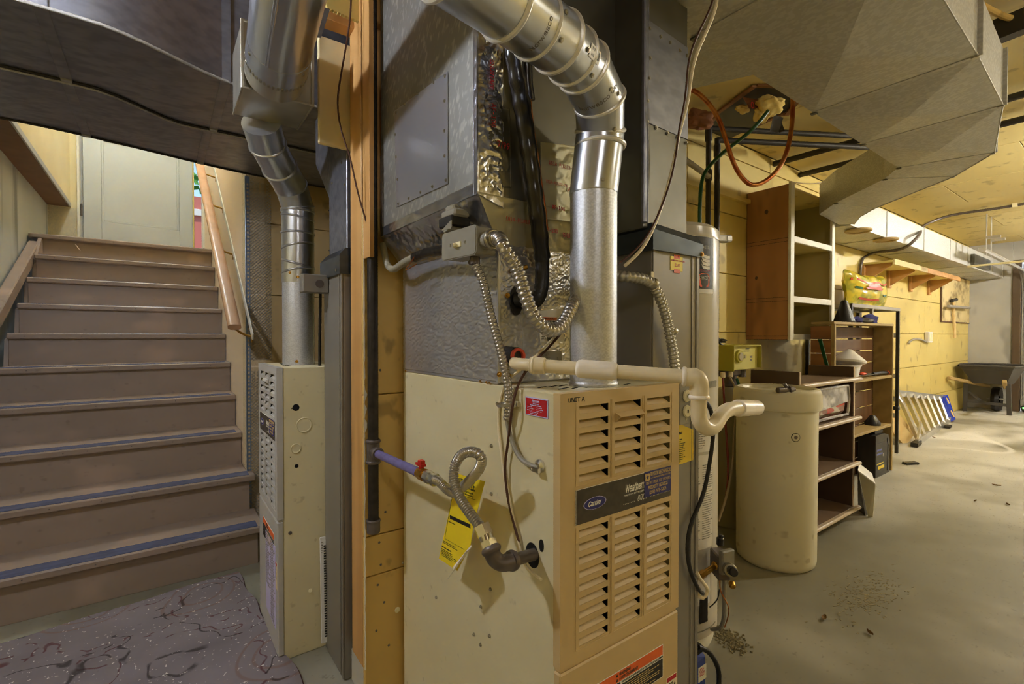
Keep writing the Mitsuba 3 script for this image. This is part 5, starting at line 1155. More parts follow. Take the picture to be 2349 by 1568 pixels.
part(gcn, 'black_tape', tube(curve([m0 - su * 0.004, (0.544, 1.109, 1.334), (0.547, 1.182, 1.333)], 0.004), [0.0122 + 0.0008 * math.sin(i * 1.1) for i in range(len(curve([m0 - su * 0.004, (0.544, 1.109, 1.334), (0.547, 1.182, 1.333)], 0.004)))], 18), 'black_tape', 40)
part(gcn, 'tie_wire', hose([(0.535, 1.156, 1.333), (0.534, 1.170, 1.323), (0.536, 1.191, 1.316), (0.540, 1.228, 1.305), (0.536, 1.151, 1.310)], 0.0014, 6), 'copper')

# ------------------------------------------------------------------ condensate drain
pv = thing('drain_pipe', 'cream plastic drain pipe with a trap running across the top front of the near furnace', 'pipe')
d0_, d1_ = V((0.608, 0.738, 1.066)), V((0.779, 0.513, 1.050))
ud_ = unit(d1_ - d0_)
part(pv, 'pipe', cyl(d0_, d1_, 0.0132, 24), 'pvc')
part(pv, 'end_coupling', cat(cyl(d0_ - ud_ * 0.02, d0_ + ud_ * 0.012, 0.0168, 24, 0.002), ring(d0_ - ud_ * 0.012, ud_, 0.0155, 0.004, 0.003)), 'pvc')
part(pv, 'stub', tube(curve([d0_ - ud_ * 0.016, d0_ - ud_ * 0.03 + V(0, 0.015, 0), V(0.66, 0.885, d0_[2])], 0.005), 0.0125, 20), 'pvc')
cc0 = d0_ + (d1_ - d0_) * 0.27; cc1 = d0_ + (d1_ - d0_) * 0.525
part(pv, 'coupling', tube([cc0 - ud_ * 0.003, cc0, cc0 + ud_ * 0.006, cc1 - ud_ * 0.006, cc1, cc1 + ud_ * 0.003], [0.0134, 0.0165, 0.0178, 0.0178, 0.0165, 0.0134], 24), 'pvc_white', 50)
el1 = V((0.786, 0.504, 1.048))
dn0 = V((0.787, 0.503, 1.018)); 
part(pv, 'elbow', tube(curve([d1_ - ud_ * 0.012, d1_, (0.781, 0.509, 1.051), (0.788, 0.504, 1.042), (0.790, 0.504, 1.030), (0.790, 0.504, 1.012)], 0.004), 0.0168, 24), 'pvc', 50)
part(pv, 'elbow_rim', cat(ring(d1_ - ud_ * 0.012, ud_, 0.0165, 0.004, 0.002), ring((0.790, 0.504, 1.014), Z, 0.0165, 0.004, 0.002)), 'pvc_white')
part(pv, 'trap', tube(curve([(0.790, 0.504, 1.014), (0.792, 0.506, 0.994), (0.794, 0.507, 0.978), (0.803, 0.507, 0.963), (0.821, 0.505, 0.953), (0.846, 0.506, 0.957), (0.867, 0.510, 0.967), (0.887, 0.513, 0.975), (0.918, 0.516, 0.979), (0.956, 0.519, 0.977)], 0.004), 0.0142, 24), 'pvc', 50)
f0, f1 = V((0.948, 0.518, 0.978)), V((1.060, 0.535, 0.967))
part(pv, 'outlet_coupling', cat(cyl(f0, f0 + (f1 - f0) * 0.52, 0.0172, 24, 0.002), cyl(f0 + (f1 - f0) * 0.5, f1, 0.0164, 24, 0.003)), 'pvc_white')
part(pv, 'bore', cyl(f1 + unit(f1 - f0) * 0.0002, f1 + unit(f1 - f0) * 0.0006, 0.012, 20), 'black_void')

# ------------------------------------------------------------------ low voltage wires
solo('control_wire', hose([(0.899, 0.900, 1.216), (0.802, 0.870, 1.148), (0.691, 0.820, 1.091), (0.604, 0.769, 1.059), (0.602, 0.799, 1.025), (0.590, 0.804, 0.980), (0.597, 0.829, 0.902), (0.600, 0.845, 0.843), (0.601, 0.839, 0.787), (0.601, 0.819, 0.737), (0.602, 0.796, 0.689), (0.605, 0.794, 0.666)], 0.0028, 8), 'brown_wire', 'thin brown control wire running down the near furnace side', 'wire')
solo('control_wire', hose([(0.894, 0.895, 1.220), (0.798, 0.865, 1.155), (0.685, 0.820, 1.096), (0.606, 0.789, 1.059), (0.607, 0.844, 1.029), (0.607, 0.869, 0.995), (0.605, 0.878, 0.936), (0.604, 0.865, 0.866), (0.603, 0.847, 0.804), (0.603, 0.818, 0.736), (0.600, 0.793, 0.686), (0.594, 0.765, 0.660), (0.592, 0.739, 0.656), (0.594, 0.715, 0.652)], 0.003, 8), 'ivory_wire', 'thin ivory cable curving down the near furnace side to a loose cut end', 'wire')
hw = [(1.044, 0.620, 1.957), (1.044, 0.630, 1.882), (1.027, 0.650, 1.816), (1.020, 0.670, 1.762), (1.029, 0.690, 1.691), (1.020, 0.705, 1.621), (1.014, 0.715, 1.560), (0.994, 0.725, 1.474), (0.967, 0.730, 1.408), (0.923, 0.728, 1.345), (0.889, 0.735, 1.307), (0.872, 0.750, 1.287)]
solo('hanging_wire', hose(hw, 0.0040, 8), 'ivory_wire', 'long ivory cable hanging in front of the near return column', 'wire')
hw2 = [V(q) + V(-0.012 - 0.012 * math.sin(i * 0.7), -0.004, 0.003) for i, q in enumerate(hw)]
solo('hanging_wire', hose(hw2, 0.0025, 8), 'brown_wire', 'long thin brown wire hanging beside the ivory cable', 'wire')
fc2 = thing('flexible_conduit', 'dusty corrugated conduit bending down the front of the near return column', 'conduit')
part(fc2, 'hose', corrugated([(0.888, 0.800, 1.275), (0.872, 0.745, 1.262), (0.901, 0.728, 1.259), (0.939, 0.725, 1.249), (0.970, 0.725, 1.219), (0.997, 0.726, 1.173), (1.018, 0.728, 1.120), (1.033, 0.730, 1.076), (1.050, 0.735, 1.015)], 0.0118, 0.0016, 0.0105, 14), 'box_metal', 50)
part(fc2, 'strap', cat(ring((0.944, 0.725, 1.248), unit(V(0.6, 0, -0.5)), 0.0125, 0.008, 0.003), obox((0.952, 0.737, 1.267), X, Z, 0.006, 0.012, 0.006, 0.001), ring((1.022, 0.727, 1.136), unit(V(0.15, 0, -1)), 0.0125, 0.008, 0.003)), 'screw_steel')
# ------------------------------------------------------------------ big return duct on the right and the wall duct
def plan_box(pts, z0, z1, apex=0.009):
    """four plan points (far-left, near-left, near-right, far-right), bottom cross broken to a shallow point"""
    p = [V(a[0], a[1], 0) for a in pts]
    v = [q + V(0, 0, z0) for q in p] + [sum(p) / 4 + V(0, 0, z0 - apex)] + [q + V(0, 0, z1) for q in p]
    f = []
    for i in range(4):
        j = (i + 1) % 4
        f += [[i, 4, j], [i, j, 5 + j], [i, 5 + j, 5 + i]]
    f += [[5, 6, 7], [5, 7, 8]]
    m = trimesh.Trimesh(np.array(v), np.array(f), process=False)
    m.fix_normals()
    return m
bd_ = thing('return_duct', 'large galvanized overhead duct with creased panels turning toward the yellow wall', 'air duct')
far = [(0.96, 0.83), (1.27, 0.833), (2.075, 0.835), (2.595, 0.838), (3.11, 0.845), (3.27, 0.95), (3.60, 1.31), (3.84, 1.50), (4.315, 1.545)]
near = [(0.96, 0.35), (1.27, 0.352), (2.07, 0.364), (2.59, 0.384), (3.224, 0.505), (3.53, 0.712), (3.97, 1.21), (4.17, 1.36), (4.40, 1.47)]
for i in range(8):
    part(bd_, 'section', plan_box([far[i], near[i], near[i + 1], far[i + 1]], 2.0, 2.215 if i > 1 else 2.30, 0.032 if i in (1, 2, 3) else 0.006), 'galvanized', False)
for i in range(1, 7):
    a, b = V(*far[i], 1.999), V(*near[i], 1.999)
    part(bd_, 'drive_seam', cat(beam(a, b, 0.020, 0.004, b=0.001), beam(b + V(0, -0.003, 0), b + V(0, -0.003, 0.215), 0.02, 0.006, up=(1, 0, 0), b=0.001)), 'galvanized', False)
    part(bd_, 'cleat', beam(b + V(0, -0.006, -0.003), b + V(0.0, 0.014, -0.003), 0.018, 0.004, b=0.001), 'screw_steel', False)
    part(bd_, 'cleat', beam(a + V(0, 0.008, -0.004), a + V(0, -0.014, -0.004), 0.016, 0.006, b=0.001), 'sheet_dark', False)
tk_ = [(1.237, 0.814, 2.000), (1.623, 0.828, 2.000), (1.524, 1.033, 2.000), (1.362, 1.081, 2.000)]
part(bd_, 'take_off', prism(Polygon([(q[0], max(q[1], 0.828)) for q in tk_] ), (0, 0, 2.003), X, Y, 0.2), 'galvanized', False)
part(bd_, 'edge_fold', cat([beam(V(*near[i], 2.0) + V(0, -0.002, 0), V(*near[i + 1], 2.0) + V(0, -0.002, 0), 0.004, 0.006, b=0.001) for i in range(8)]), 'galvanized', False)
part(bd_, 'corner_tab', obox((1.236, 0.830, 2.028), V(1, 0, -0.4), Y, 0.02, 0.012, 0.006, 0.003), 'galvanized', False)
wd = thing('wall_duct', 'long grey rectangular duct running along the top of the yellow wall toward the garage door', 'air duct')
xs = [4.33, 5.25, 6.35, 7.35, 8.15, 9.0, 9.6, 10.27]
for a, b in zip(xs[:-1], xs[1:]):
    y0 = 1.5
    part(wd, 'section', plan_box([(a, 1.872), (a if a > 4.4 else 4.42, y0), (b, y0), (b, 1.872)], 2.0, 2.235, 0.004), 'galvanized', False)
    part(wd, 'slip_joint', cat(cbox(b - 0.016, b + 0.016, y0 - 0.005, y0 + 0.003, 1.996, 2.238, 0.001), cbox(b - 0.016, b + 0.016, y0 - 0.004, 1.872, 1.994, 2.001, 0.001)), 'galvanized', False)
part(wd, 'stub_box', cbox(8.3, 9.2, 1.46, 1.50, 2.02, 2.16, 0.002), 'sheet_dark', False)
for q in ((4.626, 1.515, 1.993), (5.262, 1.512, 1.993)):
    part(wd, 'round_vent', cat(tube([V(q) + V(0.085 * math.cos(a), 0.085 * math.sin(a), -0.008) for a in np.linspace(0, 2 * math.pi, 33)], 0.010, 8), lathe([(0, -0.006), (0.05, -0.012), (0.08, -0.006), (0.08, 0.004), (0, 0.004)], q, 28)), 'tan_paint')
    labels[list(scene)[-1]] = {'label': 'dull gold round ceiling vent'}
rc_ = thing('ceiling_conduit', 'grey conduit running along the garage ceiling and bending down the yellow wall', 'conduit')
part(rc_, 'tube', hose([(7.203, 0.688, 2.505), (7.298, 0.913, 2.505), (7.320, 1.244, 2.505), (7.302, 1.494, 2.500), (7.167, 1.617, 2.440), (6.076, 1.470, 2.138), (5.794, 1.460, 2.014), (5.850, 1.548, 1.975), (5.884, 1.734, 1.975), (5.991, 1.878, 1.970), (5.752, 1.855, 1.868), (5.741, 1.862, 1.744), (5.758, 1.865, 1.436), (5.768, 1.865, 1.036)], 0.014, 10, 0.03), 'iron_grey')
part(rc_, 'clip', cbox(*[float(c) for p in zip((V((7.293, 0.979, 2.505)) - 0.02), (V((7.293, 0.979, 2.505)) + 0.02)) for c in p], 0.004), 'ivory', False)
for (qx, lab) in ((V((3.957, 1.890, 2.490))[0], 'black pipe along the ceiling nearest the copper loop'), (V((4.403, 1.902, 2.490))[0], 'black pipe along the ceiling over the wall cabinet')):
    solo('ceiling_pipe', cyl((qx, 1.876, 2.492), (qx, -1.6, 2.492), 0.021, 16), 'dark_iron', lab, 'pipe', 'black ceiling pipes' if False else None)
solo('ceiling_tube', hose([(2.730, 0.469, 2.480), (2.839, 0.437, 2.470), (2.924, 0.397, 2.460), (2.990, 0.342, 2.460)], 0.012, 10), 'ochre_paint', 'short yellowish tube hanging from the ceiling at the upper right corner', 'tube')
solo('ceiling_beam', beam((2.936, 0.461, 2.440), (2.916, 0.286, 2.440), 0.06, 0.09), 'dark_iron', 'dark beam under the ceiling at the upper right edge', 'beam', smooth=False)
solo('ceiling_wire', hose([(3.908, 1.700, 2.293), (3.996, 1.620, 2.279), (4.097, 1.540, 2.301), (4.168, 1.450, 2.353), (4.098, 1.330, 2.397), (4.076, 1.250, 2.433)], 0.004, 8), 'ivory_wire', 'thin pale wire sagging under the big duct above the wall cabinet', 'wire')

# ------------------------------------------------------------------ pipes, copper loop and insulation under the broken ceiling
wpz = V((2.821, 1.740, 2.458))[2]
x1, x2 = V((2.819, 1.740, 2.149))[0], V((2.918, 1.740, 2.169))[0]
solo('water_pipe', cat(cyl((x1, 1.74, 1.15), (x1, 1.74, 2.44), 0.0165, 18), cyl((x1, 1.74, 2.36), (x1, 1.74, 2.46), 0.022, 18, 0.004), cyl((x1, 1.74, 2.44), (x1 + 1.0, 1.25, 2.47), 0.017, 16), cyl((x1, 1.74, V((2.833, 1.740, 2.138))[2] - 0.03), (x1, 1.74, V((2.833, 1.740, 2.138))[2] + 0.04), 0.0225, 18, 0.004)), 'dark_iron', 'dark vertical water pipe with a tee, left of the two behind the water heater', 'pipe')
solo('water_pipe', cat(cyl((x2, 1.74, 1.15), (x2, 1.74, 2.40), 0.0165, 18), cyl((x2, 1.74, 2.28), (x2, 1.74, 2.36), 0.0215, 18, 0.004), cyl((x2, 1.74, 2.39), (x2 + 1.1, 1.22, 2.43), 0.018, 16)), 'dark_iron', 'dark vertical water pipe, right of the two behind the water heater', 'pipe')
solo('water_pipe', cyl((2.316, 1.600, 2.112), (x1, 1.735, V((2.833, 1.740, 2.133))[2]), 0.0165, 18, 0.003), 'plastic_grey', 'pale grey horizontal pipe joining the tee of the left water pipe', 'pipe')
solo('copper_loop', hose([(1.665, 1.152, 2.113), (1.727, 1.131, 2.102), (1.797, 1.117, 2.073), (1.859, 1.108, 2.025), (1.900, 1.101, 1.958), (1.939, 1.096, 1.884), (1.975, 1.081, 1.814), (2.026, 1.055, 1.766), (2.081, 1.028, 1.780), (2.134, 1.002, 1.828), (2.175, 0.986, 1.894), (2.206, 0.977, 1.988), (2.225, 0.977, 2.087), (2.238, 0.982, 2.200), (2.240, 0.982, 2.361), (2.243, 0.983, 2.531)], 0.0092, 14), 'copper', 'large copper tube hanging in a deep U loop under the duct', 'tube')
solo('green_hose', hose([(2.559, 1.244, 2.293), (2.504, 1.283, 2.212), (2.445, 1.325, 2.148), (2.380, 1.371, 2.087), (2.325, 1.411, 2.024), (2.288, 1.437, 1.963), (2.273, 1.447, 1.872), (2.268, 1.448, 1.759), (2.269, 1.445, 1.600), (2.265, 1.441, 1.148), (2.261, 1.435, 0.604), (2.257, 1.429, 0.011)], 0.0095, 12), 'green_hose', 'dark green hose running down behind the water heater', 'hose')
ch_ = thing('ceiling_hole', 'ragged opening in the yellow ceiling with dark cavity', 'hole')
hq = [(3.057, 2.034, 2.529), (2.850, 1.717, 2.529), (2.706, 1.381, 2.529), (2.791, 1.291, 2.529), (2.985, 1.237, 2.529), (3.182, 1.444, 2.529), (3.218, 1.626, 2.529), (3.287, 1.884, 2.529), (3.298, 2.127, 2.529)]
part(ch_, 'cavity', prism(Polygon([(q[0], q[1]) for q in hq]), (0, 0, 2.526), X, Y, 0.002), 'dark_iron', False)
part(ch_, 'splintered_edge', cat([beam(V(hq[i]) + V(0, 0, -0.004), V(hq[i + 1]) + V(0.02 * (-1) ** i, 0, -0.012), 0.03, 0.012, b=0.002) for i in range(6)]), 'wood_brown', False)
def blob(c, rad, seed, amp=0.35, f=9, sub=3):
    g = trimesh.creation.icosphere(sub, 1.0)
    k = 1 + amp * 2 * (meshkit.fbm(g.vertices * f * 0.2 + seed * 3.1, 3, seed) - 0.5)
    g.vertices = g.vertices * k[:, None] * np.asarray(rad) + np.asarray(c)
    return g
ins = thing('insulation', 'torn yellow insulation hanging from the ceiling opening', 'insulation')
part(ins, 'wool', cat(blob((2.869, 1.387, 2.460), (0.09, 0.06, 0.05), 3, 0.6), blob((2.852, 1.421, 2.420), (0.05, 0.04, 0.05), 8, 0.6), blob((2.804, 1.508, 2.470), (0.05, 0.03, 0.02), 5, 0.6)), 'insulation_wool', True)
part(ins, 'paper_facing', crumple((2.695, 1.457, 2.490), (2.822, 1.377, 2.470), (2.857, 1.424, 2.440), (2.779, 1.460, 2.450), 18, 14, 0.02, 31, f=14), 'insulation_paper', True)
part(ins, 'red_print', text('O', 0.035, (2.734, 1.427, 2.430), X, Z, 0.001, True), 'ink_red', False)
solo('insulation', blob((2.664, 1.713, 2.440), (0.09, 0.07, 0.06), 13, 0.6), 'insulation_paper', 'clump of brown insulation paper beside the return column top', 'insulation', smooth=True)
solo('torn_paper', cat(crumple((2.952, 1.402, 2.440), (3.046, 1.390, 2.440), (2.902, 1.352, 2.300), (2.833, 1.366, 2.300), 8, 10, 0.015, 41, f=14), crumple((2.986, 1.415, 2.420), (3.052, 1.403, 2.420), (2.926, 1.327, 2.310), (2.926, 1.357, 2.310), 8, 10, 0.01, 42, f=14)), 'dark_iron', 'dark torn strip of paper hanging under the ceiling pipes', 'paper', smooth=True)

# ------------------------------------------------------------------ water heater
wx, wy, wr_ = 1.560, 1.153, 0.200
wh = thing('water_heater', 'tall enamelled water heater behind the near return column, only its right edge showing', 'water heater')
part(wh, 'tank', lathe([(0, 0.06), (wr_ - 0.004, 0.06), (wr_, 0.064), (wr_, 1.475), (wr_ - 0.002, 1.478)], (wx, wy, 0), 64), 'heater_enamel', 40)
part(wh, 'base_ring', lathe([(0, 0.0), (wr_ - 0.02, 0.0), (wr_ - 0.012, 0.02), (wr_ - 0.012, 0.062), (0, 0.062)], (wx, wy, 0), 64), 'trim_white', 40)
part(wh, 'top_cap', lathe([(wr_ + 0.002, 1.470), (wr_ + 0.003, 1.480), (wr_ + 0.001, 1.505), (wr_ - 0.015, 1.52), (0, 1.525)], (wx, wy, 0), 64), 'heater_enamel', 40)
def wrapz(m, az, z, off=0.0):
    a = math.radians(az)
    return wrap(m, (wx, wy, z), Z, (math.cos(a), math.sin(a), 0), wr_ + off)
az0 = -112
bl_ = part(wh, 'white_label', wrapz(label_sheet(0.19, 0.205, 0.0005, 24), az0, 1.375, 0.0002), 'label_white', True)
part(bl_, 'black_field', wrapz(label_sheet(0.18, 0.180, 0.0005, 24), az0, 1.378, 0.0008), 'label_black', True)
tb = meshkit.text_mesh('BRADFORD WHITE', 0.0095, 0.0003); tb.apply_translation([-tb.bounds[:, 0].mean(), 0, 0.0005])
part(bl_, 'lettering', wrapz(tb, az0 + 2, 1.428, 0.0010), 'label_white', False)
flame = cat([prism(Polygon([(-0.022, 0.030 - i * 0.013), (-0.012, 0.022 - i * 0.013), (0.006, 0.018 - i * 0.012), (0.02, 0.018 - i * 0.012), (0.02, 0.008 - i * 0.012), (0.004, 0.007 - i * 0.012), (-0.014, 0.012 - i * 0.013)]), (0, 0, 0.0006), X, Y, 0.0003) for i in range(4)])
part(bl_, 'wing_mark', wrapz(flame, az0 + 14, 1.385, 0.0010), 'label_white', False)
part(bl_, 'red_mark', wrapz(prism([(-0.026, -0.014), (-0.018, -0.024), (0.018, -0.024), (0.026, -0.014), (0.026, 0.016), (0.014, 0.024), (-0.014, 0.024), (-0.026, 0.016)], (0, 0, 0.0006), X, Y, 0.0003), az0 + 12, 1.318, 0.0010), 'coral_plastic', False)
tb = meshkit.text_mesh('PHCC', 0.0125, 0.0003); tb.apply_translation([-tb.bounds[:, 0].mean(), 0, 0.0011])
part(bl_, 'mark_lettering', wrapz(tb, az0 + 12, 1.319, 0.0010), 'label_white', False)
part(bl_, 'red_rule', wrapz(cat(cbox(-0.04, 0.06, 0, 0.0015, 0.0006, 0.0009, 1e-5), cbox(-0.04, 0.06, -0.004, -0.003, 0.0006, 0.0009, 1e-5)).subdivide().subdivide(), az0 + 4, 1.352, 0.0010), 'ink_red', False)
lw = part(wh, 'instruction_label', wrapz(label_sheet(0.19, 0.33, 0.0005, 24), az0, 0.545, 0.0002), 'label_white', True)
fine = bars(34, 0.085, 0.0022, (-0.055, 0.13, 0.0006), X, Y, 0.0003, pitch=0.0078)
part(lw, 'fine_print', wrapz(cat(fine, bars(34, 0.06, 0.0022, (0.038, 0.13, 0.0006), X, Y, 0.0003, pitch=0.0078)), az0, 0.545, 0.0006), 'ink_grey', False)
rb2 = cat([cbox(-0.055 + i * 0.01, -0.045 + i * 0.01, a, b, 0.0006, 0.0009, 1e-5) for i in range(6) for a, b in ((0.135, 0.15), (-0.145, -0.135))])
part(lw, 'red_header', wrapz(rb2, az0, 0.545, 0.0006), 'label_red', False)
part(wh, 'upper_notice', wrapz(label_sheet(0.12, 0.16, 0.0005, 20), az0 + 6, 0.80, 0.0002), 'label_white', True)
part(wh, 'notice_print', wrapz(bars(18, 0.09, 0.0024, (-0.05, 0.07, 0.0006), X, Y, 0.0003, pitch=0.0078), az0 + 6, 0.80, 0.0006), 'ink_grey', False)
part(wh, 'side_band', wrapz(cat([cbox(-0.1 + i * 0.01, -0.09 + i * 0.01, -0.011, 0.011, 0.0, 0.004, 0.0005) for i in range(22)]), az0, 0.955, 0.0), 'plastic_grey', False)
part(wh, 'access_plate', wrapz(label_sheet(0.075, 0.10, 0.002, 12), -100, 0.235, 0.001), 'white_plastic', True)
part(wh, 'burner_opening', wrapz(label_sheet(0.040, 0.085, 0.001, 10), -99, 0.165, 0.0028), 'black_void', True)
part(wh, 'seam', wrapz(label_sheet(0.26, 0.004, 0.001, 24), az0, 0.092, 0.0), 'plastic_grey', True)
gv = part(wh, 'gas_valve', obox((1.554, 0.908, 0.340), V(0.8, -0.6, 0), Z, 0.022, 0.042, 0.036, 0.004), 'iron_grey', False)
nv = unit(V(-0.25, -0.97, 0))
b0 = V((1.534, 0.873, 0.366))
part(gv, 'face_plate', obox(b0, V(0.97, -0.25, 0), Z, 0.028, 0.040, 0.010, 0.004), 'plastic_grey', False)
part(gv, 'dial', cat(cyl((1.521, 0.857, 0.350), (1.502, 0.841, 0.358), 0.022, 24, 0.003)), 'screw_steel')
part(gv, 'knob', cat(cyl((1.503, 0.840, 0.358), (1.482, 0.818, 0.367), 0.0145, 20, 0.003)), 'black_rubber')
part(gv, 'reset_button', cat(cyl((1.545, 0.903, 0.408), (1.545, 0.903, 0.435), 0.012, 14, 0.002), cyl((1.546, 0.902, 0.429), (1.548, 0.901, 0.444), 0.008, 10, 0.002)), 'black_rubber')
part(gv, 'pressure_tap', cyl((1.528, 0.852, 0.306), (1.517, 0.841, 0.297), 0.011, 14, 0.003), 'brass')
part(wh, 'gas_nipple', cat(cyl((1.451, 0.909, 0.332), (1.536, 0.908, 0.342), 0.0095, 16), ring((1.521, 0.907, 0.342), unit(V((1.536, 0.908, 0.342)) - V((1.451, 0.909, 0.332))), 0.0095, 0.006, 0.005), tube([(1.432, 0.910, 0.330), (1.465, 0.911, 0.332)], 0.013, 6)), 'brass', 25)
part(wh, 'burner_tube', hose([(1.546, 0.888, 0.296), (1.550, 0.890, 0.231), (1.553, 0.893, 0.161), (1.552, 0.905, 0.121), (1.556, 0.940, 0.096)], 0.0065, 12), 'plastic_grey')
part(wh, 'pilot_line', hose([(1.534, 0.897, 0.293), (1.538, 0.893, 0.249), (1.546, 0.874, 0.213), (1.547, 0.873, 0.180), (1.546, 0.886, 0.133)], 0.002, 8), 'copper')
part(wh, 'thermocouple_lead', hose([(1.560, 0.914, 0.245), (1.563, 0.924, 0.204), (1.551, 0.944, 0.173)], 0.002, 8), 'black_rubber')
solo('metal_channel', cat(beam((1.761, 1.134, 1.521), (1.922, 1.103, 1.531), 0.035, 0.026, b=0.002), beam((1.901, 1.106, 1.529), (1.940, 1.102, 1.533), 0.04, 0.03, b=0.006)), 'galvanized', 'galvanized channel end sticking out over the water heater top', 'bracket', smooth=False)
dv = thing('pump_device', 'small blue boxed device on the floor beside the near return column', 'device')
dvp = V((1.356, 0.854, 0.070))
part(dv, 'case', cbox(dvp[0] - 0.06, dvp[0] + 0.018, dvp[1] - 0.01, dvp[1] + 0.11, 0.0, 0.135, 0.010), 'device_blue', False)
part(dv, 'lid', cbox(dvp[0] - 0.055, dvp[0] + 0.012, dvp[1] - 0.004, dvp[1] + 0.104, 0.135, 0.16, 0.010), 'black_rubber', False)
part(dv, 'label', cbox(dvp[0] - 0.03, dvp[0] + 0.012, dvp[1] - 0.0112, dvp[1] - 0.0098, 0.06, 0.105, 0.0003), 'label_white', False)
part(dv, 'fine_print', bars(6, 0.03, 0.002, (dvp[0] - 0.025, dvp[1] - 0.0112, 0.1), X, Z, 0.0003), 'ink_red', False)
part(dv, 'knob', cyl((dvp[0] + 0.0, dvp[1] - 0.009, 0.03), (dvp[0] + 0.0, dvp[1] - 0.022, 0.03), 0.012, 16, 0.003), 'black_rubber')
part(dv, 'hose', hose([(1.327, 0.844, 0.170), (1.361, 0.836, 0.150), (1.393, 0.829, 0.110), (1.414, 0.828, 0.060), (1.403, 0.823, 0.020), (1.340, 0.797, 0.010)], 0.0075, 12), 'black_rubber')

# ------------------------------------------------------------------ water softener
sx_, sy_ = 2.775, 1.563
sf = thing('water_softener', 'olive green softener control head on a grey resin tank beside the brine tank', 'water softener')
part(sf, 'resin_tank', lathe([(0, 0), (0.115, 0), (0.12, 0.01), (0.12, 0.72), (0.112, 0.76), (0.085, 0.80), (0.04, 0.82), (0, 0.822)], (sx_, sy_, 0), 40), 'resin_grey', 40)
part(sf, 'neck', cat(cyl((sx_, sy_, 0.82), (sx_, sy_, 0.95), 0.04, 24, 0.006), cyl((sx_ - 0.03, sy_ - 0.09, 0.885), (sx_ - 0.03, sy_ - 0.09, 0.945), 0.02, 14)), 'iron_grey')
p00, p10, p01 = V((2.534, 1.430, 0.930)), V((2.833, 1.430, 0.933)), V((2.532, 1.430, 1.072))
hw_ = p10[0] - p00[0]; hz0, hz1 = p00[2], p01[2]; hx0 = p00[0]
part(sf, 'hood', cat(cbox(hx0 - 0.003, hx0 + 0.004, 1.405, 1.62, hz0, hz1, 0.003), cbox(hx0, hx0 + hw_, 1.405, 1.62, hz1 - 0.006, hz1 + 0.002, 0.003), cbox(hx0 + hw_ - 0.006, hx0 + hw_, 1.405, 1.62, hz0 + 0.01, hz1, 0.003), cbox(hx0, hx0 + hw_, 1.60, 1.62, hz0, hz1, 0.002)), 'olive_plastic', False)
part(sf, 'face', cbox(hx0 + 0.003, hx0 + hw_ - 0.006, 1.427, 1.44, hz0 + 0.004, hz1 - 0.005, 0.002), 'olive_face', False)
dc = V((2.617, 1.426, 1.010))
fdisc = lambda c, r0_, th, n=30: lathe([(0, 0), (r0_, 0), (r0_, th * 0.7), (r0_ * 0.96, th), (0, th)], (0, 0, 0), n).apply_transform(trimesh.transformations.rotation_matrix(math.pi / 2, X)).apply_translation(c)
part(sf, 'dial_ring', fdisc(dc, 0.036, 0.012), 'olive_plastic')
part(sf, 'dial', fdisc(dc + V(0, -0.010, 0), 0.023, 0.008), 'chrome')
part(sf, 'lock_button', fdisc(V((2.684, 1.427, 1.008)), 0.010, 0.006), 'screw_steel')
part(sf, 'emblem', cat(obox((2.756, 1.427, 1.004), X, Z, 0.013, 0.006, 0.0006, 1e-4), prism([(0.011 * math.cos(a), 0.011 * math.sin(a)) for a in np.linspace(math.pi, 2 * math.pi, 13)], V((2.756, 1.427, 0.991)), X, Z, 0.0006)), 'ink_grey', False)
part(sf, 'lettering', cat(text('LINDSAY', 0.0075, (2.693, 1.427, 1.048), X, Z, 0.0006, True), text('FULLY AUTOMATIC WATER CONDITIONER', 0.0035, (2.660, 1.427, 1.036), X, Z, 0.0006, True, 0.75), text('LINDSAY', 0.018, (sx_ - 0.105, sy_ - 0.118, 0.69), X, Z, 0.0006, True, 0.9)), 'ink_black', False)
part(sf, 'valve_body', cbox(hx0 + 0.02, hx0 + hw_ - 0.10, 1.47, 1.58, hz0 - 0.035, hz0 + 0.02, 0.006), 'iron_grey', False)
for xx, zz in ((hx0 - 0.035, 0), (hx0 + 0.045, 0)):
    part(sf, 'hose_nut', cyl((hx0 + xx - hx0, 1.45, hz0 - 0.035), (hx0 + xx - hx0, 1.45, hz0 - 0.005), 0.013, 12, 0.002), 'pvc')
part(sf, 'wire_bundle', cat([tube([V((2.565, 1.500, 1.088)) + V(0.018 * k + 0.010 * math.cos(a), 0.01 * math.sin(a), 0.006 * a * 0.35) for a in np.linspace(0, 9, 26)], 0.004, 6) for k in range(3)] + [hose([(2.529, 1.500, 1.125), (2.556, 1.500, 1.081), (2.592, 1.500, 1.070)], 0.006, 8)]), 'black_rubber')
part(sf, 'red_tube', hose([(hx0 - 0.035, 1.45, hz0 - 0.03), (2.474, 1.430, 0.817), (2.445, 1.400, 0.634), (2.433, 1.380, 0.453), (2.379, 1.360, 0.283), (2.301, 1.350, 0.189)], 0.0055, 10), 'red_hose')
part(sf, 'clear_tube', hose([(hx0 + 0.03, 1.45, hz0 - 0.03), (2.589, 1.420, 0.810), (2.537, 1.400, 0.648), (2.445, 1.360, 0.478), (2.339, 1.330, 0.321), (2.225, 1.310, 0.206)], 0.006, 10), 'clear_hose')
part(sf, 'green_tube', hose([(2.625, 1.440, 0.884), (2.636, 1.420, 0.806), (2.637, 1.400, 0.710), (2.610, 1.390, 0.642), (2.564, 1.390, 0.579)], 0.008, 10), 'green_hose')
part(sf, 'hang_tag', prism([(0, 0), (0.05, -0.005), (0.072, -0.085), (0.005, -0.085)], (2.585, 1.410, 0.830), X, Z, 0.001), 'device_blue', False)
bt = thing('brine_tank', 'cream plastic brine tank with a rounded overhanging lid', 'tank')
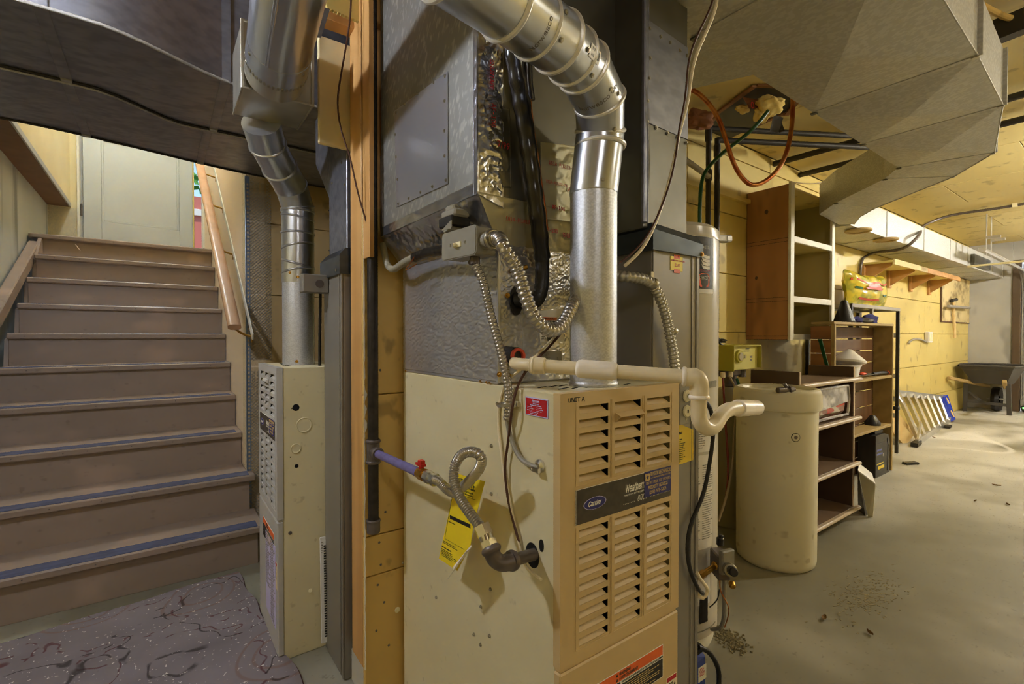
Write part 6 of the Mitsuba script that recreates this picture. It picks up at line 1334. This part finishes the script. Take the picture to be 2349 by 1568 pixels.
bxx, byy = 2.512, 1.172
part(bt, 'tank', lathe([(0, 0), (0.165, 0.0), (0.177, 0.012), (0.180, 0.03), (0.184, 0.80), (0, 0.80)], (bxx, byy, 0), 72), 'tank_cream', 40)
part(bt, 'lid', lathe([(0.182, 0.765), (0.196, 0.768), (0.200, 0.785), (0.197, 0.845), (0.190, 0.862), (0.178, 0.868), (0.164, 0.862), (0.158, 0.850), (0, 0.852)], (bxx, byy, 0), 72), 'tank_cream', 40)
fd = V((2.143, 1.064, 0.660))
nb = unit(V(fd[0] - bxx, fd[1] - byy, 0)) if False else unit(V(-0.62, -0.78, 0))
for rr2, mm_, off in ((0.0205, 'ink_black', 0.0), (0.018, 'tank_cream', 0.001), (0.0085, 'iron_grey', 0.002)):
    c_ = V(bxx, byy, 0.650) + nb * (0.1825 + off)
    part(bt, 'float_fitting', cyl(c_ - nb * 0.004, c_ + nb * 0.002, rr2, 24, 0.0008), mm_)
part(bt, 'small_hole', cyl(V((2.535, 1.025, 0.707)), V((2.530, 1.023, 0.708)), 0.003, 8), 'black_void')
vk = thing('hose_fitting', 'small grey hose fitting lying on the brine tank lid', 'fitting')
fp_ = V((2.367, 1.055, 0.872))
part(vk, 'body', cat(cyl(fp_ + V(-0.05, 0.02, 0.0), fp_ + V(0.05, -0.01, 0.0), 0.013, 14, 0.003), cyl(fp_ + V(0.01, 0, 0), fp_ + V(0.03, -0.006, 0), 0.02, 8, 0.002)), 'iron_grey')
part(vk, 'lever', cyl(fp_ + V(0.0, 0.0, 0.012), fp_ + V(-0.01, 0.01, 0.03), 0.008, 10, 0.002), 'iron_grey')

# ------------------------------------------------------------------ wall cabinet
wc = thing('wall_cabinet', 'open shelf cabinet on the yellow wall with orange pine side and white front edges', 'cabinet')
cx0, cx1, cy0, cz0, cz1 = 3.545, 4.285, 1.56, 1.098, 2.19
part(wc, 'side_panel', cbox(cx0, cx0 + 0.02, cy0 + 0.018, 1.874, cz0, cz1 - 0.005, 0.002), 'wood_cabinet', False)
part(wc, 'side_panel', cbox(cx1 - 0.02, cx1, cy0 + 0.018, 1.874, cz0, cz1 - 0.005, 0.002), 'olive_board', False)
part(wc, 'stile', cbox(cx0 - 0.003, cx0 + 0.052, cy0, cy0 + 0.018, cz0 - 0.005, cz1 + 0.01, 0.002), 'trim_white', False)
part(wc, 'stile', cbox(cx1 - 0.05, cx1 + 0.003, cy0, cy0 + 0.018, cz0 - 0.005, cz1 + 0.01, 0.002), 'trim_white', False)
part(wc, 'back_panel', cbox(cx0 + 0.02, cx1 - 0.02, 1.862, 1.872, cz0, cz1 - 0.01, 0.001), 'olive_board', False)
for z0_, z1_, fr_ in ((1.098, 1.138, True), (1.363, 1.405, True), (1.785, 1.826, True), (2.155, 2.175, False)):
    sh = part(wc, 'shelf', cbox(cx0 + 0.02, cx1 - 0.02, cy0 + 0.018, 1.864, z0_ + 0.006, z1_, 0.001), 'yellow_paint' if not fr_ else 'olive_board', False)
    if fr_:
        part(sh, 'front_edge', cbox(cx0 + 0.052, cx1 - 0.05, cy0 + 0.001, cy0 + 0.019, z0_, z1_, 0.002), 'trim_white', False)
for zz in (1.385, 1.80, 1.112):
    part(wc, 'dado_line', cat(cbox(cx0 - 0.001, cx0 + 0.003, cy0 + 0.02, 1.874, zz - 0.014, zz - 0.011, 0.0005), cbox(cx0 - 0.001, cx0 + 0.003, cy0 + 0.02, 1.874, zz + 0.011, zz + 0.014, 0.0005)), 'wood_dark', False)
for yy, zz, r0_ in ((1.73, 2.02, 0.013), (1.80, 1.55, 0.010)):
    part(wc, 'knot', prism([(r0_ * math.cos(a), r0_ * 1.3 * math.sin(a)) for a in np.linspace(0, 2 * math.pi, 15)[:-1]], (cx0 - 0.0002, yy, zz), -Y, Z, 0.0004), 'wood_dark', False)

# ------------------------------------------------------------------ low brown shelf unit
bs = thing('shelf_unit', 'low dark brown shelf unit with pale rounded shelf edges behind the brine tank', 'shelf unit')
bx0, bx1, by0, by1 = 2.70, 3.455, 1.135, 1.40
for xx in (bx0, bx1 - 0.018):
    part(bs, 'side_panel', cbox(xx, xx + 0.018, by0 + 0.01, by1, 0.06, 0.935, 0.002), 'laminate_dark', False)
    part(bs, 'panel_edge', cbox(xx + 0.001, xx + 0.017, by0 + 0.006, by0 + 0.0115, 0.06, 0.935, 0.001), 'beige_edge', False)
part(bs, 'back_panel', cbox(bx0 + 0.018, bx1 - 0.018, by1 - 0.008, by1, 0.06, 0.86, 0.001), 'laminate_dark', False)
for zz in (0.872, 0.632, 0.352, 0.078):
    sh = part(bs, 'shelf', cbox(bx0 + 0.018, bx1 - 0.0185, by0, by1 - 0.008, zz - 0.02, zz, 0.002), 'laminate_brown', False)
    part(sh, 'front_edge', cat(cyl((bx0 - 0.01, by0 - 0.012, zz - 0.011), (bx1 + 0.035, by0 - 0.012, zz - 0.011), 0.0115, 14, 0.004), cbox(bx0, bx1 + 0.03, by0 - 0.012, by0 + 0.001, zz - 0.0225, zz + 0.0003, 0.001)), 'beige_edge', 40)
part(bs, 'foot_block', cbox(bx0 + 0.03, bx1 - 0.03, by0 + 0.06, by1 - 0.02, 0.0, 0.06, 0.003), 'wood_dark', False)
pb = thing('packed_bag', 'clear zipped plastic bag packed with red and white fabric on the brown shelf', 'bag')
bq = V((3.264, 1.170, 0.669))
G2 = cbox(2.83, 3.36, 1.15, 1.36, 0.634, 0.836, 0.045)
G2 = G2.subdivide().subdivide().subdivide()
k = meshkit.fbm(G2.vertices * 11, 3, 4) - 0.5
G2.vertices += (G2.vertices - V(3.09, 1.255, 0.735)) * (k * 0.22)[:, None]
G2.vertices[:, 2] = np.maximum(G2.vertices[:, 2], 0.634)
part(pb, 'contents', G2, 'bag_contents', True)
for sx2 in (0.0,):
    e = []
    for a, b in (((2.86, 0.652), (3.36, 0.652)), ((3.36, 0.652), (3.36, 0.825)), ((3.36, 0.825), (2.86, 0.825)), ((2.86, 0.825), (2.86, 0.652))):
        e.append(hose([(a[0], 1.148, a[1]), ((a[0] + b[0]) / 2 + 0.004, 1.143, (a[1] + b[1]) / 2 + 0.004), (b[0], 1.148, b[1])], 0.008, 8))
    part(pb, 'piping', cat(e), 'bag_clear')
part(pb, 'clear_flap', crumple((2.87, 1.143, 0.70), (3.35, 1.143, 0.73), (3.35, 1.147, 0.82), (2.90, 1.147, 0.825), 30, 16, 0.012, 51, f=18), 'bag_clear', True)
solo('red_cloth', crumple((2.74, 1.17, 0.82), (2.88, 1.16, 0.80), (2.88, 1.26, 0.84), (2.74, 1.30, 0.852), 16, 12, 0.02, 61, f=18), 'coral_plastic', 'crumpled orange red cloth beside the packed clear bag', 'cloth', smooth=True)
dpn = thing('plastic_scoop', 'pale tapered plastic panel leaning against the end of the brown shelf unit', 'panel')
s_a = [V((3.386, 1.100, 0.317)), V((3.412, 1.020, 0.253)), V((3.561, 1.076, 0.000)), V((3.554, 1.099, 0.000))]
top2 = [V((3.684, 1.190, 0.293)), V((3.814, 1.160, 0.212))]
part(dpn, 'front_face', hullof([q + V(o, 0, 0) for q in s_a for o in (0, 0.006)]), 'tank_cream', False)
part(dpn, 'top_face', hullof([s_a[0], s_a[1], top2[0], top2[1], s_a[0] - V(0, 0, 0.008), s_a[1] - V(0, 0, 0.008), top2[0] - V(0, 0, 0.008), top2[1] - V(0, 0, 0.008)]), 'white_plastic', False)
part(dpn, 'dark_back', hullof([V((3.424, 1.110, 0.290)), V((3.550, 1.112, 0.000)), V((3.645, 1.182, 0.000)), V((3.563, 1.160, 0.268)), V((3.580, 1.110, 0.002)), V((3.638, 1.161, 0.002))]), 'dark_iron', False)

# ------------------------------------------------------------------ slatted wood bookcase and what stands on it
bk = thing('slatted_bookcase', 'tall slatted wooden crate bookcase between the wall cabinet and the black rack', 'bookcase')
kx0, kx1, ky0, ky1 = 3.735, 4.945, 1.36, 1.508
zt_, zm, zl = 1.225, 0.798, 0.392
part(bk, 'top', cbox(kx0, kx1, ky0, ky1, zt_ - 0.02, zt_, 0.003), 'wood_crate', False)
for zz in (zm, zl):
    part(bk, 'shelf', cbox(kx0 + 0.02, kx1 - 0.02, ky0 + 0.004, ky1 - 0.014, zz - 0.02, zz, 0.002), 'wood_crate', False)
part(bk, 'side_board', cbox(kx1 - 0.02, kx1, ky0, ky1, 0.0, zt_ - 0.02, 0.003), 'wood_crate', False)
zz = 0.0
i = 0
gaps = []
while zz < 1.19:
    h = min(0.098 if zz > 0.8 else 0.135, 1.20 - zz)
    part(bk, 'slat', cbox(kx0 + 0.02, kx1 - 0.02, ky1 - 0.013, ky1, zz, zz + h - 0.007, 0.002), 'wood_dark', False)
    part(bk, 'side_slat', cbox(kx0, kx0 + 0.02, ky0 + 0.002, ky1, zz, zz + h - 0.007, 0.002), 'wood_brown', False)
    zz += h
part(bk, 'corner_post', cbox(kx0 - 0.001, kx0 + 0.024, ky0 - 0.004, ky0 + 0.02, 0.0, zt_ - 0.02, 0.002), 'wood_crate', False)
tcn = thing('black_funnel', 'black plastic cone standing on the wooden bookcase', 'funnel')
fc = V((4.111, 1.450, 1.236))
part(tcn, 'cone', lathe([(0, 0), (0.074, 0), (0.074, 0.01), (0.068, 0.012), (0.022, 0.155), (0.014, 0.165), (0, 0.165)], (fc[0], 1.432, zt_), 32), 'black_rubber', 35)
cl_ = thing('folded_cloth', 'dark blue crumpled cloth on top of the wooden bookcase', 'cloth')
bb = V((4.623, 1.460, 1.238))
part(cl_, 'fold', cat(blob((bb[0] + 0.10, 1.46, zt_ + 0.03), (0.10, 0.05, 0.045), 71, 0.4), blob((bb[0] - 0.22, 1.46, zt_ + 0.022), (0.09, 0.05, 0.03), 72, 0.4)), 'cloth_blue', True)
part(cl_, 'dark_fold', blob((bb[0] - 0.08, 1.45, zt_ + 0.018), (0.12, 0.06, 0.026), 73, 0.35), 'black_rubber', True)
bu = thing('white_bucket', 'white plastic bucket with a tilted lid on the middle bookcase shelf', 'bucket')
uc = V((4.091, 1.440, 0.865))
part(bu, 'body', lathe([(0, 0), (0.065, 0), (0.068, 0.006), (0.084, 0.10), (0.092, 0.102), (0.092, 0.112), (0.08, 0.114), (0, 0.09)], (uc[0] + 0.03, 1.415, zm), 32), 'white_bucket', 35)
lid = lathe([(0.0, 0.105), (0.015, 0.103), (0.104, 0.026), (0.112, 0.017), (0.108, 0.005), (0.097, 0.0), (0, 0.008)], (0, 0, 0), 36)
lid.apply_transform(trimesh.transformations.rotation_matrix(math.radians(10), Y))
lid.apply_translation((uc[0] + 0.05, 1.412, zm + 0.125))
part(bu, 'conical_lid', lid, 'white_plastic', 35)
solo('green_stake', beam((3.432, 1.330, 1.103), (3.549, 1.330, 0.918), 0.022, 0.008, up=(1, 0, 0)), 'green_hose', 'dark green flat stake leaning on the bookcase under the wall cabinet', 'stake', smooth=False)
tl2 = thing('hand_shears', 'black and orange garden shears lying on the middle bookcase shelf', 'shears')
t0, t1 = V((4.424, 1.420, 0.832)), V((4.861, 1.400, 0.817)); t0[2] = t1[2] = zm + 0.018
part(tl2, 'blade', beam(t0 + V(-0.1, 0.02, 0), (t0 + t1) / 2, 0.04, 0.008), 'dark_iron', False)
part(tl2, 'handle', hose([(t0 + t1) / 2, t1 + V(-0.02, 0, 0.004), t1 + V(0.06, -0.005, 0.0)], 0.014, 10), 'black_rubber')
part(tl2, 'handle_end', cyl(t1 + V(0.055, -0.005, 0), t1 + V(0.085, -0.008, 0), 0.017, 12, 0.004), 'tool_orange')
part(tl2, 'pivot', blob(t0 + V(0.03, 0, 0.012), (0.05, 0.02, 0.012), 81, 0.2), 'tool_orange', True)
t2 = V((5.058, 1.420, 0.825)); t2[2] = zm + 0.02
solo('hand_tool', cat(cyl(t2 + V(-0.10, 0.03, -0.002), t2 + V(0.0, 0, 0), 0.014, 12, 0.003), cyl(t2 + V(0.0, 0, 0), t2 + V(0.035, -0.006, 0), 0.018, 12, 0.005)), 'tool_orange', 'orange ended hand tool at the right end of the middle bookcase shelf', 'hand tool')
jg = thing('oil_jug', 'black plastic jug with handle and spout in the bottom of the wooden bookcase', 'jug')
jx, jy = 4.72, 1.42
body = Polygon([(-0.17, 0.0), (0.135, 0.0), (0.15, 0.02), (0.155, 0.26), (0.12, 0.315), (0.02, 0.335), (-0.17, 0.335)]).buffer(0.0)
mb = trimesh.creation.extrude_polygon(body, 0.12, engine='earcut')
part(jg, 'body', xform(mb, V(jx, jy + 0.06, 0), X, Z, -Y), 'black_rubber', False)
part(jg, 'side_groove', xform(trimesh.creation.extrude_polygon(Polygon([(0.10, 0.02), (0.118, 0.02), (0.122, 0.25), (0.098, 0.29), (0.085, 0.27), (0.105, 0.24)]), 0.006, engine='earcut'), V(jx, jy - 0.058, 0), X, Z, -Y), 'rack_black', False)
part(jg, 'handle', hullof([(jx - 0.08, jy - 0.03, 0.325), (jx + 0.10, jy - 0.03, 0.335), (jx + 0.08, jy - 0.03, 0.37), (jx - 0.10, jy - 0.03, 0.39), (jx - 0.08, jy + 0.03, 0.325), (jx + 0.10, jy + 0.03, 0.335), (jx + 0.08, jy + 0.03, 0.37), (jx - 0.10, jy + 0.03, 0.385)]), 'black_rubber', False)
part(jg, 'label', cbox(jx - 0.16, jx + 0.03, jy - 0.0615, jy - 0.0598, 0.05, 0.27, 0.0004), 'label_black', False)
part(jg, 'printed_picture', cat(cbox(jx - 0.12, jx + 0.02, jy - 0.0622, jy - 0.0612, 0.06, 0.085, 0.0002), cbox(jx - 0.15, jx + 0.0, jy - 0.0622, jy - 0.0612, 0.10, 0.108, 0.0002)), 'label_buff', False)
part(jg, 'blue_print', bars(2, 0.16, 0.014, (jx - 0.15, jy - 0.0615, 0.22), X, Z, 0.0003), 'device_blue', False)
part(jg, 'round_mark', cyl((jx + 0.0, jy - 0.0615, 0.165), (jx + 0.0, jy - 0.0622, 0.165), 0.013, 16), 'rack_grey')
solo('black_nozzle', lathe([(0, 0), (0.055, 0), (0.055, 0.02), (0.02, 0.075), (0.012, 0.08), (0, 0.08)], (4.74, 1.44, zl), 20), 'black_rubber', 'small black nozzle standing on the lowest bookcase shelf above the jug', 'nozzle', smooth=35)

# ------------------------------------------------------------------ black rack and the yellow bag
rk = thing('black_rack', 'black metal rack with grey rungs behind the wooden bookcase', 'rack')
rx0, rx1, ry0, ry1, rz = 4.55, 5.70, 1.537, 1.86, 1.39
for xx in (rx0, rx1):
    for yy in (ry0, ry1):
        part(rk, 'post', cbox(xx - 0.013, xx + 0.013, yy - 0.013, yy + 0.013, 0.0, rz, 0.002), 'rack_black', False)
part(rk, 'mid_post', cbox(4.995, 5.02, ry0 - 0.013, ry0 + 0.012, rz - 0.28, rz, 0.002), 'rack_grey', False)
part(rk, 'top_frame', cat(cbox(rx0, rx1 + 0.013, ry0 - 0.014, ry0 + 0.014, rz - 0.03, rz, 0.002), cbox(rx0, rx1 + 0.013, ry1 - 0.014, ry1 + 0.014, rz - 0.03, rz, 0.002), cbox(rx1 - 0.013, rx1 + 0.013, ry0, ry1, rz - 0.03, rz, 0.002), cbox(rx0 - 0.013, rx0 + 0.013, ry0, ry1, rz - 0.03, rz, 0.002)), 'rack_grey', False)
part(rk, 'top_shelf', cbox(rx0, rx1, ry0, ry1, rz - 0.012, rz - 0.004, 0.001), 'rack_black', False)
for zz in (1.13, 0.74, 0.52, 0.36, 0.10):
    part(rk, 'rung', cbox(rx1 - 0.012, rx1 + 0.010, ry0, ry1, zz - 0.022, zz + 0.022, 0.003), 'rack_grey', False)
    part(rk, 'cross_bar', cbox(rx0, rx1, ry1 - 0.01, ry1 + 0.008, zz - 0.015, zz + 0.015, 0.002), 'rack_black', False)
part(rk, 'foot', beam((rx1 - 0.45, 1.36, 0.010), (rx1 - 0.34, 1.30, 0.010), 0.045, 0.02), 'rack_black', False)
part(rk, 'clamp', cbox(rx1 - 0.03, rx1 + 0.02, ry0 - 0.02, ry0 + 0.1, 0.415, 0.45, 0.005), 'rack_black', False)
yb = thing('yellow_bag', 'bulging yellow printed plastic bag on top of the black rack', 'bag')
c0, c1 = V((4.776, 1.620, 1.386)), V((5.679, 1.620, 1.420))
gx_, gz_ = 30, 18
front, back = np.zeros((gx_, gz_, 3)), np.zeros((gx_, gz_, 3))
for i in range(gx_):
    for j in range(gz_):
        s_, t_ = i / (gx_ - 1), j / (gz_ - 1)
        wz = 0.305 - 0.03 * math.sin(math.pi * s_) + 0.012 * math.sin(s_ * 15)
        th = 0.10 * (math.sin(math.pi * s_) ** 0.45) * (math.sin(math.pi * min(t_ * 0.92 + 0.0, 1)) ** 0.4) if 0 < t_ < 1 else 0.0
        if t_ == 0: th = 0.06 * math.sin(math.pi * s_) ** 0.5
        xx = c0[0] + (c1[0] - c0[0]) * s_ + 0.02 * math.sin(t_ * 5)
        n_ = 0.02 * (meshkit.noise(V(xx * 14, t_ * 6, 3.0)) - 0.5)
        front[i, j] = (xx, 1.66 - th + n_, rz + 0.002 + wz * t_)
        back[i, j] = (xx, 1.66 + th * 0.8 + n_, rz + 0.002 + wz * t_)
f = grid_sheet(front, 0.002); b = grid_sheet(back[::-1], 0.002)
part(yb, 'film', cat(f, b), 'bag_yellow', True)
def onbag(s0, s1, t0_, t1_, off=0.005):
    g = [[front[min(int(s_ * (gx_ - 1)), gx_ - 1), min(int(t_ * (gz_ - 1)), gz_ - 1)] + V(0, -off, 0) for t_ in np.linspace(t0_, t1_, 7)] for s_ in np.linspace(s0, s1, 11)]
    return grid_sheet(g, 0.001)
part(yb, 'red_band', onbag(0.06, 0.9, 0.72, 0.80), 'bag_red', True)
sun_ = []
for i in range(15):
    row_ = []
    for j in range(5):
        a = math.pi * i / 14
        rr3 = (j / 4) * (0.21 if i % 2 else 0.17)
        s_, t_ = 0.42 + rr3 * math.cos(a), 0.50 + rr3 * 0.95 * math.sin(a)
        row_.append(front[int(s_ * (gx_ - 1)), int(t_ * (gz_ - 1))] * 0 + V(c0[0] + (c1[0] - c0[0]) * s_, 1.66 - 0.10 * (math.sin(math.pi * s_) ** 0.45) * (math.sin(math.pi * t_ * 0.92) ** 0.4) - 0.012, rz + 0.29 * t_))
    sun_.append(row_)
part(yb, 'red_half_sun', grid_sheet(sun_, 0.001), 'bag_red', True)
part(yb, 'green_print', cat(onbag(0.66, 0.82, 0.38, 0.44, 0.008), onbag(0.08, 0.2, 0.52, 0.58, 0.008)), 'green_hose', True)
part(yb, 'red_text_band', onbag(0.15, 0.6, 0.20, 0.27, 0.007), 'bag_red', True)

# ------------------------------------------------------------------ bracket shelf, plywood board, tools on the wall
bsf = thing('bracket_shelf', 'high wooden wall shelf carried on triangular wood brackets', 'shelf')
zt2 = 1.872
bys = 1.615
for xx in (5.86, 6.60, 7.36, 8.12):
    m = prism([(1.874, zt2 - 0.02), (bys + 0.02, zt2 - 0.02), (bys + 0.02, zt2 - 0.045), (1.874, zt2 - 0.20)], (xx, 0, 0), Y, Z, 0.02)
    part(bsf, 'bracket', cat(m, cbox(xx - 0.03, xx + 0.05, 1.852, 1.876, zt2 - 0.21, zt2 - 0.02, 0.002)), 'wood_bracket', False)
part(bsf, 'board', cbox(5.82, 8.3, bys, 1.874, zt2 - 0.02, zt2, 0.002), 'yellow_paint', False)
part(bsf, 'fascia', cbox(5.82, 6.9, bys - 0.018, bys, zt2 - 0.045, zt2 + 0.01, 0.002), 'plywood', False)
part(bsf, 'fascia', cbox(6.905, 8.32, bys - 0.018, bys, zt2 - 0.045, zt2 + 0.01, 0.002), 'wood_bracket', False)
plw = thing('plywood_board', 'stained square plywood board fixed to the yellow wall near the corner', 'board')
part(plw, 'board', cbox(8.72, 10.27, 1.862, 1.876, 1.33, 1.99, 0.002), 'plywood', False)
part(plw, 'dark_edge', cat(cbox(8.70, 8.722, 1.858, 1.876, 1.325, 1.99, 0.002), cbox(8.70, 10.27, 1.858, 1.876, 1.315, 1.332, 0.002)), 'wood_dark', False)
lh = thing('long_hammer', 'long pale handled hammer hanging upright from the plywood board', 'hammer')
a0, a1 = V((9.155, 1.830, 1.623)), V((9.249, 1.830, 1.094))
part(lh, 'handle', cyl(a0, a1, 0.018, 12, 0.004), 'wood_plank')
part(lh, 'head', cat(cyl(a0 + V(-0.10, 0, 0.0), a0 + V(0.16, 0, 0.03), 0.022, 10, 0.005)), 'dark_iron')
solo('metal_bar', cyl((8.760, 1.800, 1.533), (9.931, 1.800, 1.549), 0.020, 10, 0.003), 'rack_grey', 'grey metal bar lying across the plywood board behind the hammer', 'bar')
ou = thing('wall_outlet', 'small white double outlet box with conduit on the yellow wall', 'outlet')
oc = V((8.080, 1.850, 1.108))
part(ou, 'box', cbox(oc[0] - 0.09, oc[0] + 0.09, 1.83, 1.876, oc[2] - 0.07, oc[2] + 0.07, 0.006), 'white_plastic', False)
for sx3 in (-0.04, 0.04):
    part(ou, 'socket', cbox(oc[0] + sx3 - 0.025, oc[0] + sx3 + 0.025, 1.825, 1.832, oc[2] - 0.05, oc[2] + 0.05, 0.003), 'ivory', False)
part(ou, 'conduit', hose([(oc[0] - 0.09, 1.86, oc[2] - 0.06), (7.742, 1.862, 1.081), (7.363, 1.862, 1.061), (7.297, 1.862, 1.030)], 0.012, 8), 'rack_grey')
# ladder on its side against the wall
ld = thing('step_ladder', 'aluminium ladder with a blue top leaning on its side against the yellow wall', 'ladder')
lb0, lb1 = V((6.411, 1.533, 0.030)), V((8.329, 1.690, 0.030))
lt0, lt1 = V((6.794, 1.800, 0.471)), V((8.467, 1.800, 0.294))
lb0 = lb1 + (lb0 - lb1) * 1.08; lt0 = lt1 + (lt0 - lt1) * 1.12
for (a, b) in ((lb0, lb1), (lt0, lt1)):
    part(ld, 'rail', beam(a, b, 0.03, 0.07), 'aluminium', False)
for i in range(7):
    f_ = (i + 0.4) / 7
    part(ld, 'rung', beam(lb0 + (lb1 - lb0) * f_, lt0 + (lt1 - lt0) * f_, 0.025, 0.06), 'aluminium', False)
tb0, tb1 = lb1, lt1
dl = unit(lb1 - lb0)
part(ld, 'blue_top', hullof([q + dl * o + V(0, s2 * 0.03, 0) for q in (tb0 - V(0, 0, 0.02), tb1 + V(0, 0, 0.02)) for o in (-0.02, 0.27) for s2 in (-1, 1)]), 'blue_plastic', False)
for f_ in (0.2, 0.8):
    c_ = tb0 + (tb1 - tb0) * f_ + dl * 0.12
    nn_ = unit(np.cross(dl, tb1 - tb0)); nn_ = nn_ if nn_[1] < 0 else -nn_
    part(ld, 'round_hole', cyl(c_ + nn_ * 0.03, c_ + nn_ * 0.036, 0.045, 20), 'wood_plank')
part(ld, 'brace', cat(beam(lb0 + (lb1 - lb0) * 0.12, lt0 + (lt1 - lt0) * 0.02, 0.02, 0.03), beam(lb0 + (lb1 - lb0) * 0.02 + V(0, 0, 0.02), lb0 + (lb1 - lb0) * 0.18 + V(0, 0.03, 0.16), 0.02, 0.03)), 'aluminium', False)
part(ld, 'rubber_foot', cat(obox(lb0 + V(-0.02, 0, -0.005), dl, Z, 0.10, 0.02, 0.03, 0.003), obox(lb0 + (lb1 - lb0) * 0.7 + V(0.06, -0.05, -0.01), dl, Z, 0.07, 0.012, 0.03, 0.003)), 'black_rubber', False)
for i, (x0_, lab) in enumerate(((6.02, 'pale plank leaning on the yellow wall, left of the ladder'), (6.20, 'pale plank leaning behind the ladder end'))):
    solo('leaning_plank', beam((x0_ + 0.35, 1.62 + 0.03 * i, 0.012), (x0_, 1.84, 0.46), 0.16, 0.03, up=(0, 1, 0.3)), 'wood_plank', lab, 'plank', smooth=False)
# wheelbarrow
wbw = thing('wheelbarrow', 'dark grey wheelbarrow parked in front of the concrete wall end', 'wheelbarrow')
R8 = [(9.36, 1.80), (9.36, 1.24), (9.75, 1.17), (10.15, 1.26), (10.2, 1.5), (10.15, 1.76), (9.75, 1.86)]
def loop(zf, k, ox):
    c = V(9.78, 1.515)
    return [V(*(c + (V(*p) - c) * k), zf) + V(ox, 0, 0) for p in R8]
la, lb2, lc2 = loop(0.70, 1.0, 0), loop(0.68, 0.97, 0), loop(0.44, 0.62, 0.05)
n = len(R8)
v = la + lc2 + lb2 + [q + V(0, 0, 0.02) for q in lc2]
f = []
for i in range(n):
    j = (i + 1) % n
    f += [[i, j, n + j], [i, n + j, n + i], [2 * n + i, 3 * n + j, 2 * n + j], [2 * n + i, 3 * n + i, 3 * n + j], [i, 2 * n + j, j], [i, 2 * n + i, 2 * n + j]]
for i in range(1, n - 1):
    f += [[n, n + i, n + i + 1], [3 * n, 3 * n + i + 1, 3 * n + i]]
tm = trimesh.Trimesh(np.array(v), np.array(f), process=False); tm.fix_normals()
part(wbw, 'tray', tm, 'barrow_grey', 20)
part(wbw, 'rim', tube(la + [la[0]], 0.014, 8, cap=False), 'barrow_grey')
for yy, h0 in ((1.80, (9.000, 1.836, 0.533)), (1.29, (8.950, 1.276, 0.529))):
    part(wbw, 'handle', beam(h0, (10.15, 1.515 + (yy - 1.515) * 0.35, 0.36), 0.045, 0.045, b=0.008), 'barrow_wood', False)
for yy in (1.77, 1.33):
    part(wbw, 'leg', beam((9.60, yy, 0.46), (9.72, yy + (0.03 if yy > 1.5 else -0.0), 0.0), 0.05, 0.05), 'barrow_grey', False)
part(wbw, 'leg_brace', cat(beam((9.68, 1.77, 0.16), (9.68, 1.33, 0.14), 0.03, 0.04), beam((9.66, 1.75, 0.30), (9.68, 1.6, 0.16), 0.02, 0.03)), 'barrow_grey', False)
wl3 = part(wbw, 'wheel', cat(lathe([(0.05, -0.03), (0.17, -0.045), (0.185, 0), (0.17, 0.045), (0.05, 0.03)], (0, 0, 0), 28).apply_transform(trimesh.transformations.rotation_matrix(math.pi / 2, X)).apply_translation((10.08, 1.515, 0.185))), 'black_rubber', 30)
part(wbw, 'axle', cyl((10.08, 1.40, 0.185), (10.08, 1.63, 0.185), 0.012, 10), 'rack_grey')
solo('door_sensor', cat(cbox(10.05, 10.15, 1.22, 1.26, 0.05, 0.11, 0.006)), 'black_rubber', 'small black door sensor beside the wheelbarrow leg', 'sensor', smooth=False)
sl_ = V(10.048, 1.235, 0.085)
k = free('door_sensor__green_light')
scene[k] = {**mikit.ply(cyl(sl_, sl_ - V(0.004, 0, 0), 0.012, 12), None, smooth=30), 'bsdf': {'type': 'ref', 'id': 'material_label_white'}, 'emitter': {'type': 'area', 'radiance': rgb([0.05, 1.2, 0.05])}}

# ------------------------------------------------------------------ leaves and grit on the floor
for q in ((4.457, 0.768, 0.004), (4.540, 0.623, 0.004), (5.054, 0.755, 0.004), (2.153, 0.656, 0.004), (8.343, 1.662, 0.004), (6.885, 1.526, 0.004), (2.119, 0.799, 0.004)):
    a = random.uniform(0, 6)
    s_ = random.uniform(0.7, 1.2)
    g = [[V(q) + s_ * (V(math.cos(a), math.sin(a), 0) * (u_2 * 0.022) + V(-math.sin(a), math.cos(a), 0) * (w_2 * 0.009 * (1 - u_2 * u_2))) + V(0, 0, 0.006 * w_2 * w_2 + 0.004 * u_2 * u_2) for w_2 in np.linspace(-1, 1, 5)] for u_2 in np.linspace(-0.98, 0.98, 8)]
    solo('dry_leaf', grid_sheet(g, 0.0006), 'leaf', 'small curled dry leaf lying on the concrete floor', 'leaf', 'dry leaves on the concrete floor', True)
gp = [(1.701, 0.952, 0.000), (1.684, 0.918, 0.000), (1.706, 0.981, 0.000)]
gr_ = []
for i in range(260):
    q = V(gp[i % 3]) + V(RNG.normal(0, 0.025), RNG.normal(0, 0.018), 0.001)
    gr_.append(obox(q, RNG.normal(size=3), RNG.normal(size=3), 0.004, 0.003, 0.002, 1e-4))
for i in range(330):
    q = V((2.482, 0.775, 0.000)) + V(RNG.normal(0, 0.13), RNG.normal(0, 0.05), 0.0005)
    gr_.append(obox(q, V(1, RNG.normal(0, .3), 0), Z, 0.005, 0.001, 0.0022, 1e-4))
solo('floor_grit', cat(gr_), 'dirt', 'scattered dirt and grit on the concrete floor', 'dirt', None, False, 'stuff')
